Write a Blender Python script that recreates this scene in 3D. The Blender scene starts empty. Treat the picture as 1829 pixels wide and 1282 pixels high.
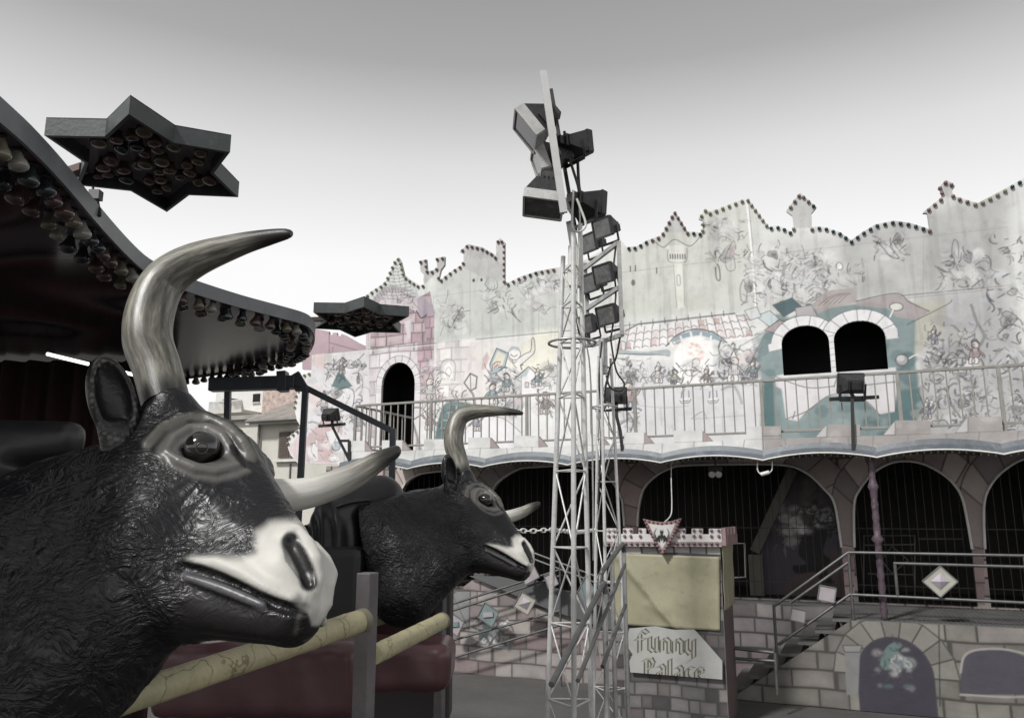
import bpy, bmesh, math, random
import numpy as np
from mathutils import Vector, Matrix
random.seed(7); RNG = np.random.default_rng(7)
SC = bpy.context.scene; COL = SC.collection
R_ = math.radians

# ------------------------------------------------------------------ camera
F_PX, CX, CY = 1411.0, 914.5, 641.0           # lens measured from the photo (in photo pixels)
PITCH, YAW, CAM_H = R_(11.03), R_(23.0), 2.6
cam = bpy.data.cameras.new('camera'); cam_o = bpy.data.objects.new('camera', cam); COL.objects.link(cam_o)
cam.sensor_fit = 'HORIZONTAL'; cam.sensor_width = 36.0; cam.lens = 36.0 * F_PX / 1829.0
cam.clip_start = 0.05; cam.clip_end = 3000.0
cam_o.location = (0, 0, CAM_H); cam_o.rotation_euler = (math.pi / 2 + PITCH, 0, YAW)
SC.camera = cam_o
SC.render.resolution_x, SC.render.resolution_y = 1024, 717

# ------------------------------------------------------------------ sky, sun, exposure
SUN_EL, SUN_AZ = R_(44.0), R_(200.0)          # azimuth measured clockwise from +Y
W = bpy.data.worlds.new('World'); SC.world = W; W.use_nodes = True
wn, wl = W.node_tree.nodes, W.node_tree.links; wn.clear()
wo = wn.new('ShaderNodeOutputWorld'); wb = wn.new('ShaderNodeBackground')
sky = wn.new('ShaderNodeTexSky'); sky.sky_type = 'NISHITA'; sky.sun_disc = False
sky.sun_elevation = SUN_EL; sky.sun_rotation = SUN_AZ; sky.air_density = 1.6; sky.dust_density = 5.0; sky.ozone_density = 1.0
hs = wn.new('ShaderNodeHueSaturation'); hs.inputs['Saturation'].default_value = 0.04
wl.new(sky.outputs[0], hs.inputs['Color'])
# overcast: even grey cloud deck, brighter towards the horizon
tcw = wn.new('ShaderNodeTexCoord'); spw = wn.new('ShaderNodeSeparateXYZ'); wl.new(tcw.outputs['Generated'], spw.inputs[0])
rmp = wn.new('ShaderNodeValToRGB'); wl.new(spw.outputs['Z'], rmp.inputs[0])
def sky_ramp(stops):
    e = rmp.color_ramp.elements
    while len(e) > 1: e.remove(e[-1])
    e[0].position, e[0].color = stops[0][0], (stops[0][1],) * 3 + (1,)
    for p, v in stops[1:]:
        k = e.new(p); k.color = (v, v, v, 1)
sky_ramp([(0.0, 1.0), (0.30, 0.92), (0.42, 0.68), (0.52, 0.37), (0.60, 0.29), (1.0, 0.36)])
nzw = wn.new('ShaderNodeTexNoise'); nzw.inputs['Scale'].default_value = 1.8; nzw.inputs['Detail'].default_value = 4
wl.new(tcw.outputs['Generated'], nzw.inputs['Vector'])
mrw = wn.new('ShaderNodeMapRange'); mrw.inputs['To Min'].default_value = 0.94; mrw.inputs['To Max'].default_value = 1.06
wl.new(nzw.outputs['Fac'], mrw.inputs['Value'])
mm = wn.new('ShaderNodeMix'); mm.data_type = 'RGBA'; mm.inputs[0].default_value = 0.90
sc_ = wn.new('ShaderNodeVectorMath'); sc_.operation = 'SCALE'; wl.new(rmp.outputs[0], sc_.inputs[0])
k_ = wn.new('ShaderNodeMath'); k_.operation = 'MULTIPLY'; k_.inputs[1].default_value = 10.2
wl.new(mrw.outputs[0], k_.inputs[0]); wl.new(k_.outputs[0], sc_.inputs['Scale'])
wl.new(hs.outputs[0], mm.inputs[6]); wl.new(sc_.outputs[0], mm.inputs[7])
wl.new(mm.outputs[2], wb.inputs['Color']); wb.inputs['Strength'].default_value = 0.10
wl.new(wb.outputs[0], wo.inputs[0])

sl = bpy.data.lights.new('sun', 'SUN'); so = bpy.data.objects.new('sun', sl); COL.objects.link(so)
sl.energy = 3.0; sl.angle = R_(6.0); sl.color = (1.0, 0.985, 0.965)
sd = Vector((math.sin(SUN_AZ) * math.cos(SUN_EL), math.cos(SUN_AZ) * math.cos(SUN_EL), math.sin(SUN_EL)))
so.rotation_euler = sd.to_track_quat('Z', 'Y').to_euler(); so.location = (0, -5, 20)
vs = SC.view_settings; vs.view_transform = 'Standard'; vs.look = 'None'; vs.gamma = 1.0; vs.exposure = 0.14
SC.display_settings.display_device = 'sRGB'

# ------------------------------------------------------------------ measuring helpers
RM = np.array((Matrix.Rotation(YAW, 3, 'Z') @ Matrix.Rotation(math.pi / 2 + PITCH, 3, 'X')))
CAM = np.array([0, 0, CAM_H])
def ray(px, py): return RM @ np.array([(px - CX) / F_PX, (CY - py) / F_PX, -1.0])
def onY(px, py, Y): d = ray(px, py); return CAM + d * (Y / d[1])
def onZ(px, py, Z): d = ray(px, py); return CAM + d * ((Z - CAM_H) / d[2])
def onX(px, py, X): d = ray(px, py); return CAM + d * (X / d[0])
def atd(px, py, dep): return CAM + ray(px, py) * dep
def V(*a): return np.array(a, float)

# ------------------------------------------------------------------ object helpers
def tag(o, label=None, cat=None, group=None, kind=None):
    if label: o['label'] = label
    if cat: o['category'] = cat
    if group: o['group'] = group
    if kind: o['kind'] = kind
    return o
def thing(name, label, cat, loc=(0, 0, 0), group=None):
    o = bpy.data.objects.new(name, None); COL.objects.link(o); o.location = tuple(loc); o.empty_display_size = 0.1
    return tag(o, label, cat, group)
def world_loc(o):
    v = Vector(o.location)
    while o.parent: o = o.parent; v = v + Vector(o.location)
    return v
def copy_tree(o, parent=None):
    c = o.copy(); COL.objects.link(c)
    if parent: c.parent = parent
    for ch in list(o.children): copy_tree(ch, c)
    return c
def unit(v): v = np.asarray(v, float); return v / (np.linalg.norm(v) + 1e-12)
class MB:
    """collects shapes in world coordinates, links them as one mesh object"""
    def __init__(s): s.v = []; s.f = []; s.m = []; s.sm = []
    def add(s, vs, fs, m=0, smooth=False):
        b = len(s.v); s.v += [tuple(float(c) for c in p) for p in vs]
        for f in fs: s.f.append([b + i for i in f]); s.m.append(m); s.sm.append(smooth)
        return s
    def frame_box(s, c, ax, ay, az, m=0):
        c = np.asarray(c, float); P = []
        for dz in (-1, 1):
            for dx, dy in ((-1, -1), (1, -1), (1, 1), (-1, 1)): P.append(c + dx * ax + dy * ay + dz * az)
        return s.add(P, [(3, 2, 1, 0), (4, 5, 6, 7), (0, 1, 5, 4), (1, 2, 6, 5), (2, 3, 7, 6), (3, 0, 4, 7)], m)
    def box(s, lo, hi, m=0):
        lo, hi = np.asarray(lo, float), np.asarray(hi, float); c = (lo + hi) / 2; h = (hi - lo) / 2
        return s.frame_box(c, V(h[0], 0, 0), V(0, h[1], 0), V(0, 0, h[2]), m)
    def bar(s, a, b, w, h=None, m=0, up=(0, 0, 1)):
        a, b = np.asarray(a, float), np.asarray(b, float); h = h or w; d = unit(b - a); u = np.asarray(up, float)
        if abs(d @ unit(u)) > 0.97: u = V(0, 1, 0)
        x = unit(np.cross(d, u)); y = np.cross(x, d)
        return s.frame_box((a + b) / 2, x * w / 2, y * h / 2, d * np.linalg.norm(b - a) / 2, m)
    def tube(s, pts, r, n=10, m=0, closed=False, caps=True):
        pts = [np.asarray(p, float) for p in pts]; N = len(pts)
        rr = r if hasattr(r, '__len__') else [r] * N
        T = []
        for i in range(N):
            a = pts[(i - 1) % N] if (closed or i > 0) else pts[i]; b = pts[(i + 1) % N] if (closed or i < N - 1) else pts[i]
            T.append(unit(b - a))
        u = V(0, 0, 1) if abs(T[0][2]) < 0.9 else V(1, 0, 0)
        x = unit(np.cross(T[0], u)); P = []
        for i in range(N):
            x = unit(x - (x @ T[i]) * T[i]); y = np.cross(T[i], x)
            for k in range(n):
                a = 2 * math.pi * k / n; P.append(pts[i] + rr[i] * (math.cos(a) * x + math.sin(a) * y))
        Fs = []
        for i in range(N if closed else N - 1):
            j = (i + 1) % N
            for k in range(n): q = (k + 1) % n; Fs.append((i * n + k, i * n + q, j * n + q, j * n + k))
        s.add(P, Fs, m, True)
        if caps and not closed:
            s.add([P[k] for k in range(n)], [tuple(range(n - 1, -1, -1))], m); s.add([P[(N - 1) * n + k] for k in range(n)], [tuple(range(n))], m)
        return s
    def lathe(s, c, axis, prof, n=14, m=0):
        """prof: list of (distance along axis, radius)"""
        d = unit(axis); u = V(0, 0, 1) if abs(d[2]) < 0.9 else V(1, 0, 0); x = unit(np.cross(d, u)); y = np.cross(d, x); c = np.asarray(c, float)
        P = []
        for t, r in prof:
            for k in range(n):
                a = 2 * math.pi * k / n; P.append(c + t * d + max(r, 1e-4) * (math.cos(a) * x + math.sin(a) * y))
        Fs = [tuple(range(n - 1, -1, -1))]
        for i in range(len(prof) - 1):
            for k in range(n): q = (k + 1) % n; Fs.append((i * n + k, i * n + q, (i + 1) * n + q, (i + 1) * n + k))
        Fs.append(tuple((len(prof) - 1) * n + k for k in range(n)))
        return s.add(P, Fs, m, True)
    def ball(s, c, r, n=10, m=0, sz=1.0):
        k = max(4, n // 2); pr = [(-r * sz * math.cos(math.pi * i / k), r * math.sin(math.pi * i / k)) for i in range(k + 1)]
        return s.lathe(c, (0, 0, 1), pr, n, m)
    def prism(s, pts, d, m=0, m_side=None):
        """closed 3D outline pushed along vector d"""
        n = len(pts); P = [np.asarray(p, float) for p in pts]; Q = [p + np.asarray(d, float) for p in P]
        # earclip through bmesh tessellation
        from mathutils.geometry import tessellate_polygon
        tris = tessellate_polygon([[Vector(p) for p in P]])
        nb = V(0, 0, 0)
        for i in range(n): nb = nb + np.cross(P[i], P[(i + 1) % n])
        flip = (nb @ np.asarray(d, float)) > 0
        fr = [t if False else tuple(t) for t in tris]
        def ori(t, want):
            a, b, c = (P[i] for i in t); g = np.cross(b - a, c - a) @ np.asarray(d, float)
            return t if (g > 0) == want else t[::-1]
        s.add(P, [ori(t, False) for t in fr], m); s.add(Q, [ori(t, True) for t in fr], m)
        ms = m if m_side is None else m_side
        for i in range(n):
            j = (i + 1) % n; q = (i, j, n + j, n + i)
            s.add(P + Q, [q[::-1] if flip else q], ms) if False else s.add([P[i], P[j], Q[j], Q[i]], [(3, 2, 1, 0) if flip else (0, 1, 2, 3)], ms)
        return s
    def build(s, name, mats, parent=None, label=None, bevel=0.0, rot=None, merge=False):
        me = bpy.data.meshes.new(name); off = world_loc(parent) if parent else Vector((0, 0, 0))
        if rot is None:
            A = np.array(s.v, float).reshape(-1, 3) - np.array(off)
        else:
            A = np.array(s.v, float).reshape(-1, 3)
        me.from_pydata(A.tolist(), [], s.f)
        for mt in (mats if isinstance(mats, (list, tuple)) else [mats]): me.materials.append(mt)
        me.polygons.foreach_set('material_index', s.m); me.polygons.foreach_set('use_smooth', s.sm)
        if merge:
            b = bmesh.new(); b.from_mesh(me); bmesh.ops.remove_doubles(b, verts=b.verts, dist=1e-5); b.to_mesh(me); b.free()
        me.update()
        o = bpy.data.objects.new(name, me); COL.objects.link(o)
        if parent: o.parent = parent
        if label: o['label'] = label
        if bevel:
            bm_ = o.modifiers.new('bevel', 'BEVEL'); bm_.width = bevel; bm_.segments = 2; bm_.limit_method = 'ANGLE'
        return o

# ------------------------------------------------------------------ materials
def new_mat(name):
    m = bpy.data.materials.new(name); m.use_nodes = True; n = m.node_tree.nodes; l = m.node_tree.links
    return m, n, l, n['Principled BSDF']
def mat(name, col, rough=0.6, metal=0.0, var=0.18, scale=6.0, bump=0.0, bscale=60.0, dirt=0.0, dirtcol=(0.06, 0.055, 0.05), coat=0.0, spec=0.5, stretch=(1, 1, 1)):
    m, n, l, p = new_mat(name)
    tc = n.new('ShaderNodeTexCoord'); mp = n.new('ShaderNodeMapping'); l.new(tc.outputs['Object'], mp.inputs[0]); mp.inputs['Scale'].default_value = stretch
    nz = n.new('ShaderNodeTexNoise'); nz.inputs['Scale'].default_value = scale; nz.inputs['Detail'].default_value = 6; nz.inputs['Roughness'].default_value = 0.65
    l.new(mp.outputs[0], nz.inputs['Vector'])
    rp = n.new('ShaderNodeValToRGB'); e = rp.color_ramp.elements
    e[0].position = 0.3; e[1].position = 0.7
    e[0].color = tuple(c * (1 - var) for c in col) + (1,); e[1].color = tuple(min(1, c * (1 + var)) for c in col) + (1,)
    l.new(nz.outputs['Fac'], rp.inputs[0]); out = rp.outputs[0]
    if dirt > 0:
        n2 = n.new('ShaderNodeTexNoise'); n2.inputs['Scale'].default_value = scale * 2.7; n2.inputs['Detail'].default_value = 8; n2.inputs['Roughness'].default_value = 0.75
        l.new(mp.outputs[0], n2.inputs['Vector'])
        r2 = n.new('ShaderNodeValToRGB'); r2.color_ramp.elements[0].position = 0.52; r2.color_ramp.elements[1].position = 0.72
        r2.color_ramp.elements[0].color = (0, 0, 0, 1); r2.color_ramp.elements[1].color = (dirt, dirt, dirt, 1)
        l.new(n2.outputs['Fac'], r2.inputs[0])
        mx = n.new('ShaderNodeMix'); mx.data_type = 'RGBA'; mx.inputs[7].default_value = dirtcol + (1,)
        l.new(r2.outputs[0], mx.inputs[0]); l.new(out, mx.inputs[6]); out = mx.outputs[2]
    l.new(out, p.inputs['Base Color'])
    rr = n.new('ShaderNodeMapRange'); rr.inputs['To Min'].default_value = max(0.03, rough - 0.1); rr.inputs['To Max'].default_value = min(1, rough + 0.12)
    l.new(nz.outputs['Fac'], rr.inputs['Value']); l.new(rr.outputs[0], p.inputs['Roughness'])
    p.inputs['Metallic'].default_value = metal; p.inputs['Specular IOR Level'].default_value = spec
    if coat: p.inputs['Coat Weight'].default_value = coat; p.inputs['Coat Roughness'].default_value = 0.08
    if bump > 0:
        n3 = n.new('ShaderNodeTexNoise'); n3.inputs['Scale'].default_value = bscale; n3.inputs['Detail'].default_value = 5
        l.new(mp.outputs[0], n3.inputs['Vector'])
        bp = n.new('ShaderNodeBump'); bp.inputs['Strength'].default_value = bump; bp.inputs['Distance'].default_value = 0.01
        l.new(n3.outputs['Fac'], bp.inputs['Height']); l.new(bp.outputs[0], p.inputs['Normal'])
    return m
def paint_mat(name, rough=0.55, var=0.10, scale=3.0, bump=0.15, coat=0.0):
    """colour attribute 'paint' with stains and slight relief"""
    m, n, l, p = new_mat(name)
    at = n.new('ShaderNodeVertexColor'); at.layer_name = 'paint'
    tc = n.new('ShaderNodeTexCoord')
    nz = n.new('ShaderNodeTexNoise'); nz.inputs['Scale'].default_value = scale; nz.inputs['Detail'].default_value = 9; nz.inputs['Roughness'].default_value = 0.7
    l.new(tc.outputs['Object'], nz.inputs['Vector'])
    mr = n.new('ShaderNodeMapRange'); mr.inputs['From Min'].default_value = 0.3; mr.inputs['From Max'].default_value = 0.7
    mr.inputs['To Min'].default_value = 1 - var; mr.inputs['To Max'].default_value = 1 + var * 0.5; l.new(nz.outputs['Fac'], mr.inputs['Value'])
    vm = n.new('ShaderNodeVectorMath'); vm.operation = 'SCALE'; l.new(at.outputs[0], vm.inputs[0]); l.new(mr.outputs[0], vm.inputs['Scale'])
    l.new(vm.outputs[0], p.inputs['Base Color']); p.inputs['Roughness'].default_value = rough; p.inputs['Specular IOR Level'].default_value = 0.35
    if coat: p.inputs['Coat Weight'].default_value = coat
    lum = n.new('ShaderNodeRGBToBW'); l.new(at.outputs[0], lum.inputs[0]); b0 = n.new('ShaderNodeBump'); b0.inputs['Strength'].default_value = 0.35; b0.inputs['Distance'].default_value = 0.02; l.new(lum.outputs[0], b0.inputs['Height'])
    if bump:
        n3 = n.new('ShaderNodeTexNoise'); n3.inputs['Scale'].default_value = 25; n3.inputs['Detail'].default_value = 6; l.new(tc.outputs['Object'], n3.inputs['Vector'])
        bp = n.new('ShaderNodeBump'); bp.inputs['Strength'].default_value = bump; bp.inputs['Distance'].default_value = 0.01
        l.new(n3.outputs['Fac'], bp.inputs['Height']); l.new(b0.outputs[0], bp.inputs['Normal']); l.new(bp.outputs[0], p.inputs['Normal'])
    return m
M_STEEL = mat('galvanised_steel', (0.42, 0.42, 0.41), 0.42, 0.75, 0.22, 9, 0.08, 80, dirt=0.35, dirtcol=(0.12, 0.10, 0.08))
M_STEEL_D = mat('dull_steel', (0.13, 0.13, 0.13), 0.5, 0.6, 0.25, 8, 0.1, 70, dirt=0.4)
M_RAIL = mat('painted_rail', (0.26, 0.25, 0.23), 0.5, 0.2, 0.15, 7, 0.05, 60, dirt=0.3)
M_FRAME = mat('dark_blue_paint', (0.022, 0.028, 0.036), 0.35, 0.1, 0.25, 5, 0.06, 50, dirt=0.2, dirtcol=(0.09, 0.09, 0.09))
M_BLACK = mat('black_paint', (0.012, 0.012, 0.013), 0.45, 0, 0.3, 6)
M_LAMP = mat('floodlight_casting', (0.035, 0.035, 0.036), 0.5, 0.2, 0.3, 14, 0.12, 90, dirt=0.3, dirtcol=(0.11, 0.105, 0.10))
M_CABLE = mat('black_cable', (0.02, 0.02, 0.02), 0.5)
M_CABLE_W = mat('white_cable', (0.55, 0.55, 0.52), 0.5)
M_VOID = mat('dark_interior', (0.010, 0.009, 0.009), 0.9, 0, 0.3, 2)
M_WHITE = mat('white_trim', (0.62, 0.61, 0.58), 0.5, 0, 0.12, 5, dirt=0.25)
M_GLASS = mat('floodlight_glass', (0.10, 0.10, 0.10), 0.12, 0.0, 0.4, 10, dirt=0.4, dirtcol=(0.3, 0.3, 0.29))
def bulb_mat(name, c): return mat(name, c, 0.25, 0, 0.2, 8, spec=0.6)
M_BR = bulb_mat('red_bulb', (0.17, 0.11, 0.108)); M_BG = bulb_mat('green_bulb', (0.012, 0.035, 0.042)); M_BY = bulb_mat('yellow_bulb', (0.24, 0.23, 0.15)); M_BP = bulb_mat('pale_bulb', (0.5, 0.49, 0.44))
# ------------------------------------------------------------------ the fibreglass bulls
BN = unit(V(0.25, -0.60, 0.76))                                # head's sideways axis in camera terms (right, up, away)
def camray(px, py): return V((px - CX) / F_PX, (CY - py) / F_PX, 1.0)
BP0 = camray(560, 1020) * 1.6
BE1 = unit(V(1, 0, 0) - BN[0] * BN); BE2 = np.cross(BE1, BN); BE2 = BE2 if BE2[1] > 0 else -BE2
def S3(px, py, w):                                             # photo point -> head frame, w metres to the near side
    d = camray(px, py); q = d * ((BP0 @ BN - w) / (d @ BN)) - BP0
    return V(q @ BE1, q @ BE2, q @ BN)
def LINE(px, py):                                              # viewing line in the head frame
    o = V(-BP0 @ BE1, -BP0 @ BE2, -BP0 @ BN); d = camray(px, py); return o, V(d @ BE1, d @ BE2, d @ BN)
def rcone(P, a, b, ra, rb):
    ab = b - a; L2 = ab @ ab; t = np.clip(((P - a) @ ab) / L2, 0, 1)
    return np.linalg.norm(P - a - t[:, None] * ab, axis=1) - (ra + (rb - ra) * t)
def smin(a, b, k): h = np.clip(0.5 + 0.5 * (b - a) / k, 0, 1); return b + (a - b) * h - k * h * (1 - h)
def smax(a, b, k): return -smin(-a, -b, k)
# (px, py, w, r) -> (px, py, w, r)
B_CORE = [((315, 790, 0, .100), (392, 832, 0, .088)), ((405, 850, 0, .088), (492, 972, 0, .066)),
          ((476, 985, .015, .066), (512, 1026, .022, .060)), ((510, 1025, .02, .060), (524, 1080, .015, .052)),
          ((300, 880, .05, .115), (282, 960, .045, .115)), ((360, 900, .03, .095), (440, 985, .03, .058)),
          ((275, 990, .04, .100), (330, 1062, .02, .070)), ((330, 1065, .022, .066), (505, 1108, .012, .040)),
          ((345, 985, .045, .055), (450, 1035, .035, .045)),
          ((265, 872, 0, .142), (110, 968, 0, .180)), ((110, 968, 0, .180), (-60, 1060, 0, .205)),
          ((285, 1045, 0, .108), (150, 1130, 0, .160)), ((150, 1130, 0, .160), (-20, 1300, 0, .19)), ((200, 960, 0, .17), (20, 1110, 0, .25)),
          ((270, 770, .06, .05), (305, 728, .075, .052))]
def b_prep(lst):
    out = []
    for a, b in lst:
        out.append((S3(a[0], a[1], a[2]), S3(b[0], b[1], b[2]), a[3], b[3]))
    return out
B_CORE3 = b_prep(B_CORE)
def b_core(P):
    Q = P.copy(); Q[:, 2] = np.abs(Q[:, 2]); d = None
    for a, b, ra, rb in B_CORE3:
        a = a.copy(); b = b.copy(); a[2] = abs(a[2]); b[2] = abs(b[2])
        e = rcone(Q, a, b, ra, rb); d = e if d is None else smin(d, e, 0.04 if ra < .1 else 0.06)
    return d
def b_hit(px, py, lift=0.0, fn=None):                          # visible surface point of the head under a photo point
    o, d = LINE(px, py); t = 0.9; fn = fn or b_core
    for _ in range(160):
        s = fn((o + d * t)[None])[0]
        t += max(s, 0.0004) * 0.8 / np.linalg.norm(d)
        if s < 0.0006 or t > 3.5: break
    if t > 3.4: return None
    return o + d * (t - lift)
def b_hits(pts, lift=0.0): return [h for h in (b_hit(x, y, lift) for x, y in pts) if h is not None]
def b_flip(p): q = p.copy(); q[2] = abs(q[2]); return q
def d_poly(P, pts, r):
    d = None; n = len(pts)
    for i in range(n - 1):
        ra, rb = (r[i], r[i + 1]) if hasattr(r, '__len__') else (r, r)
        e = rcone(P, b_flip(pts[i]), b_flip(pts[i + 1]), ra, rb); d = e if d is None else np.minimum(d, e)
    return d
B_EYE = b_hit(361, 800); B_LID_U = b_hits([(296, 806), (312, 783), (340, 767), (372, 766), (398, 780), (414, 806)])
B_LID_L = b_hits([(298, 806), (320, 824), (350, 837), (385, 843), (416, 836), (436, 828)])
B_BROW = b_hits([(262, 792), (290, 764), (325, 748), (365, 746), (405, 762), (435, 790), (452, 815)])
B_CREASE = b_hits([(278, 800), (305, 772), (340, 757), (375, 757), (408, 775), (428, 806), (440, 832)])
B_NOST = b_hits([(520, 972), (531, 992), (544, 1018), (552, 1042)]); B_NOSR = [.016, .022, .017, .007]
B_NRIM = b_hits([(512, 955), (530, 950), (548, 972), (562, 1000), (568, 1030), (560, 1055)])
B_MOUTH = b_hits([(322, 1012), (360, 1022), (400, 1038), (440, 1056), (480, 1074), (515, 1086), (548, 1090)])
B_LIP = b_hits([(334, 1030), (365, 1040), (400, 1052), (440, 1068), (470, 1080)])
B_UPLIP = b_hits([(340, 1000), (390, 1004), (430, 1022), (475, 1050), (520, 1068)])
def b_sdf(P):
    Q = P.copy(); Q[:, 2] = np.abs(Q[:, 2]); d = b_core(P); core = d
    near = core < 0.09; idx = np.nonzero(near)[0]; q = Q[idx]; e = d[idx]; c0 = core[idx]
    sub = lambda s, k: smax(e, -s, k)
    e = smin(e, d_poly(q, B_BROW, [.006, .013, .017, .018, .018, .016, .010]), .018)
    e = sub(np.linalg.norm(q - b_flip(B_EYE), axis=1) - .040, .014)
    e = smin(e, d_poly(q, B_LID_U, [.006, .012, .014, .014, .013, .008]), .008)
    e = smin(e, d_poly(q, B_LID_L, [.006, .012, .013, .012, .010, .006]), .008)
    e = sub(d_poly(q, B_CREASE, .004), .010)
    e = smin(e, d_poly(q, B_NRIM, [.010, .014, .016, .016, .013, .008]), .02)
    e = sub(d_poly(q, B_NOST, B_NOSR), .010)
    e = smin(e, d_poly(q, B_UPLIP, [.008, .013, .015, .015, .012]), .015)
    e = sub(d_poly(q, B_MOUTH, [.006, .010, .012, .012, .011, .010, .008]), .008)
    e = smin(e, d_poly(q, B_LIP, [.006, .010, .012, .011, .008]), .006)
    # crease down the middle of the muzzle and lips
    d = d.copy(); d[idx] = e
    cut = B_CUT[1] @ (P - B_CUT[0]).T
    return smax(d, cut, 0.006)
B_CUT = (S3(-112, 1085, 0), unit(S3(-200, 1128, 0) - S3(-100, 1085, 0)))
def surface_nets(fn, lo, hi, h):
    lo, hi = np.asarray(lo, float), np.asarray(hi, float); n = np.ceil((hi - lo) / h).astype(int) + 1
    ax = [lo[i] + h * np.arange(n[i]) for i in range(3)]
    D = np.empty(n, np.float32)
    yz = np.stack(np.meshgrid(ax[1], ax[2], indexing='ij'), -1).reshape(-1, 2)
    # coarse pass skips slabs that hold no surface
    for i in range(n[0]):
        P = np.concatenate([np.full((len(yz), 1), ax[0][i]), yz], 1); D[i] = fn(P).reshape(n[1], n[2])
    ins = D < 0
    c = np.zeros(tuple(n - 1), np.int8)
    for dx in (0, 1):
        for dy in (0, 1):
            for dz in (0, 1): c += ins[dx:n[0] - 1 + dx, dy:n[1] - 1 + dy, dz:n[2] - 1 + dz]
    act = (c > 0) & (c < 8); ids = np.full(act.shape, -1, np.int64); I = np.argwhere(act); ids[act] = np.arange(len(I))
    acc = np.zeros((len(I), 3)); cnt = np.zeros(len(I))
    cor = [(a, b, g) for a in (0, 1) for b in (0, 1) for g in (0, 1)]
    for p in cor:
        for q in cor:
            if sum(q) - sum(p) != 1 or any(q[k] < p[k] for k in range(3)): continue
            va = D[I[:, 0] + p[0], I[:, 1] + p[1], I[:, 2] + p[2]]; vb = D[I[:, 0] + q[0], I[:, 1] + q[1], I[:, 2] + q[2]]
            x = (va < 0) != (vb < 0); t = np.where(x, va / np.where(x, va - vb, 1), 0)
            pt = np.array(p) + t[:, None] * (np.array(q) - np.array(p)); acc[x] += pt[x]; cnt[x] += 1
    verts = lo + h * (I + acc / np.maximum(cnt, 1)[:, None])
    faces = []
    for axn in range(3):
        b, g = [k for k in range(3) if k != axn]
        sl_a = [slice(1, -1)] * 3; sl_b = [slice(1, -1)] * 3; sl_a[axn] = slice(0, n[axn] - 1); sl_b[axn] = slice(1, n[axn])
        A_ = ins[tuple(sl_a)]; B_ = ins[tuple(sl_b)]
        for flag, rev in ((A_ & ~B_, False), (~A_ & B_, True)):
            J = np.argwhere(flag)
            if not len(J): continue
            J = J + 1; J[:, axn] -= 1
            def cid(db, dg):
                K = J.copy(); K[:, b] += db; K[:, g] += dg; return ids[K[:, 0], K[:, 1], K[:, 2]]
            q = np.stack([cid(-1, -1), cid(0, -1), cid(0, 0), cid(-1, 0)], 1)
            r = rev != (axn == 1)
            faces.append(q[:, ::-1] if r else q)
    return verts, np.concatenate(faces)
def fast_mesh(name, verts, quads, smooth=True):
    me = bpy.data.meshes.new(name); nv, nf = len(verts), len(quads)
    me.vertices.add(nv); me.vertices.foreach_set('co', np.asarray(verts, np.float32).ravel())
    me.loops.add(nf * 4); me.loops.foreach_set('vertex_index', np.asarray(quads, np.int32).ravel())
    me.polygons.add(nf); me.polygons.foreach_set('loop_start', np.arange(0, nf * 4, 4, dtype=np.int32)); me.polygons.foreach_set('loop_total', np.full(nf, 4, np.int32))
    me.polygons.foreach_set('use_smooth', np.full(nf, smooth)); me.update(); me.validate(); return me
def set_paint(me, rgb, name='paint'):
    a = me.color_attributes.new(name, 'FLOAT_COLOR', 'POINT'); x = np.ones((len(me.vertices), 4), np.float32); x[:, :3] = rgb; a.data.foreach_set('color', x.ravel())
def in_poly(X, Y, poly):
    r = np.zeros(X.shape, bool); n = len(poly); j = n - 1
    for i in range(n):
        xi, yi = poly[i]; xj, yj = poly[j]
        if yi != yj: r ^= ((yi > Y) != (yj > Y)) & (X < (xj - xi) * (Y - yi) / (yj - yi) + xi)
        j = i
    return r
def seg_dist(X, Y, pts):
    d = np.full(X.shape, 1e9)
    for (ax, ay), (bx, by) in zip(pts[:-1], pts[1:]):
        L = (bx - ax) ** 2 + (by - ay) ** 2 + 1e-12; t = np.clip(((X - ax) * (bx - ax) + (Y - ay) * (by - ay)) / L, 0, 1)
        d = np.minimum(d, np.hypot(X - ax - t * (bx - ax), Y - ay - t * (by - ay)))
    return d
def sstep(a, b, x): t = np.clip((x - a) / (b - a), 0, 1); return t * t * (3 - 2 * t)

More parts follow.
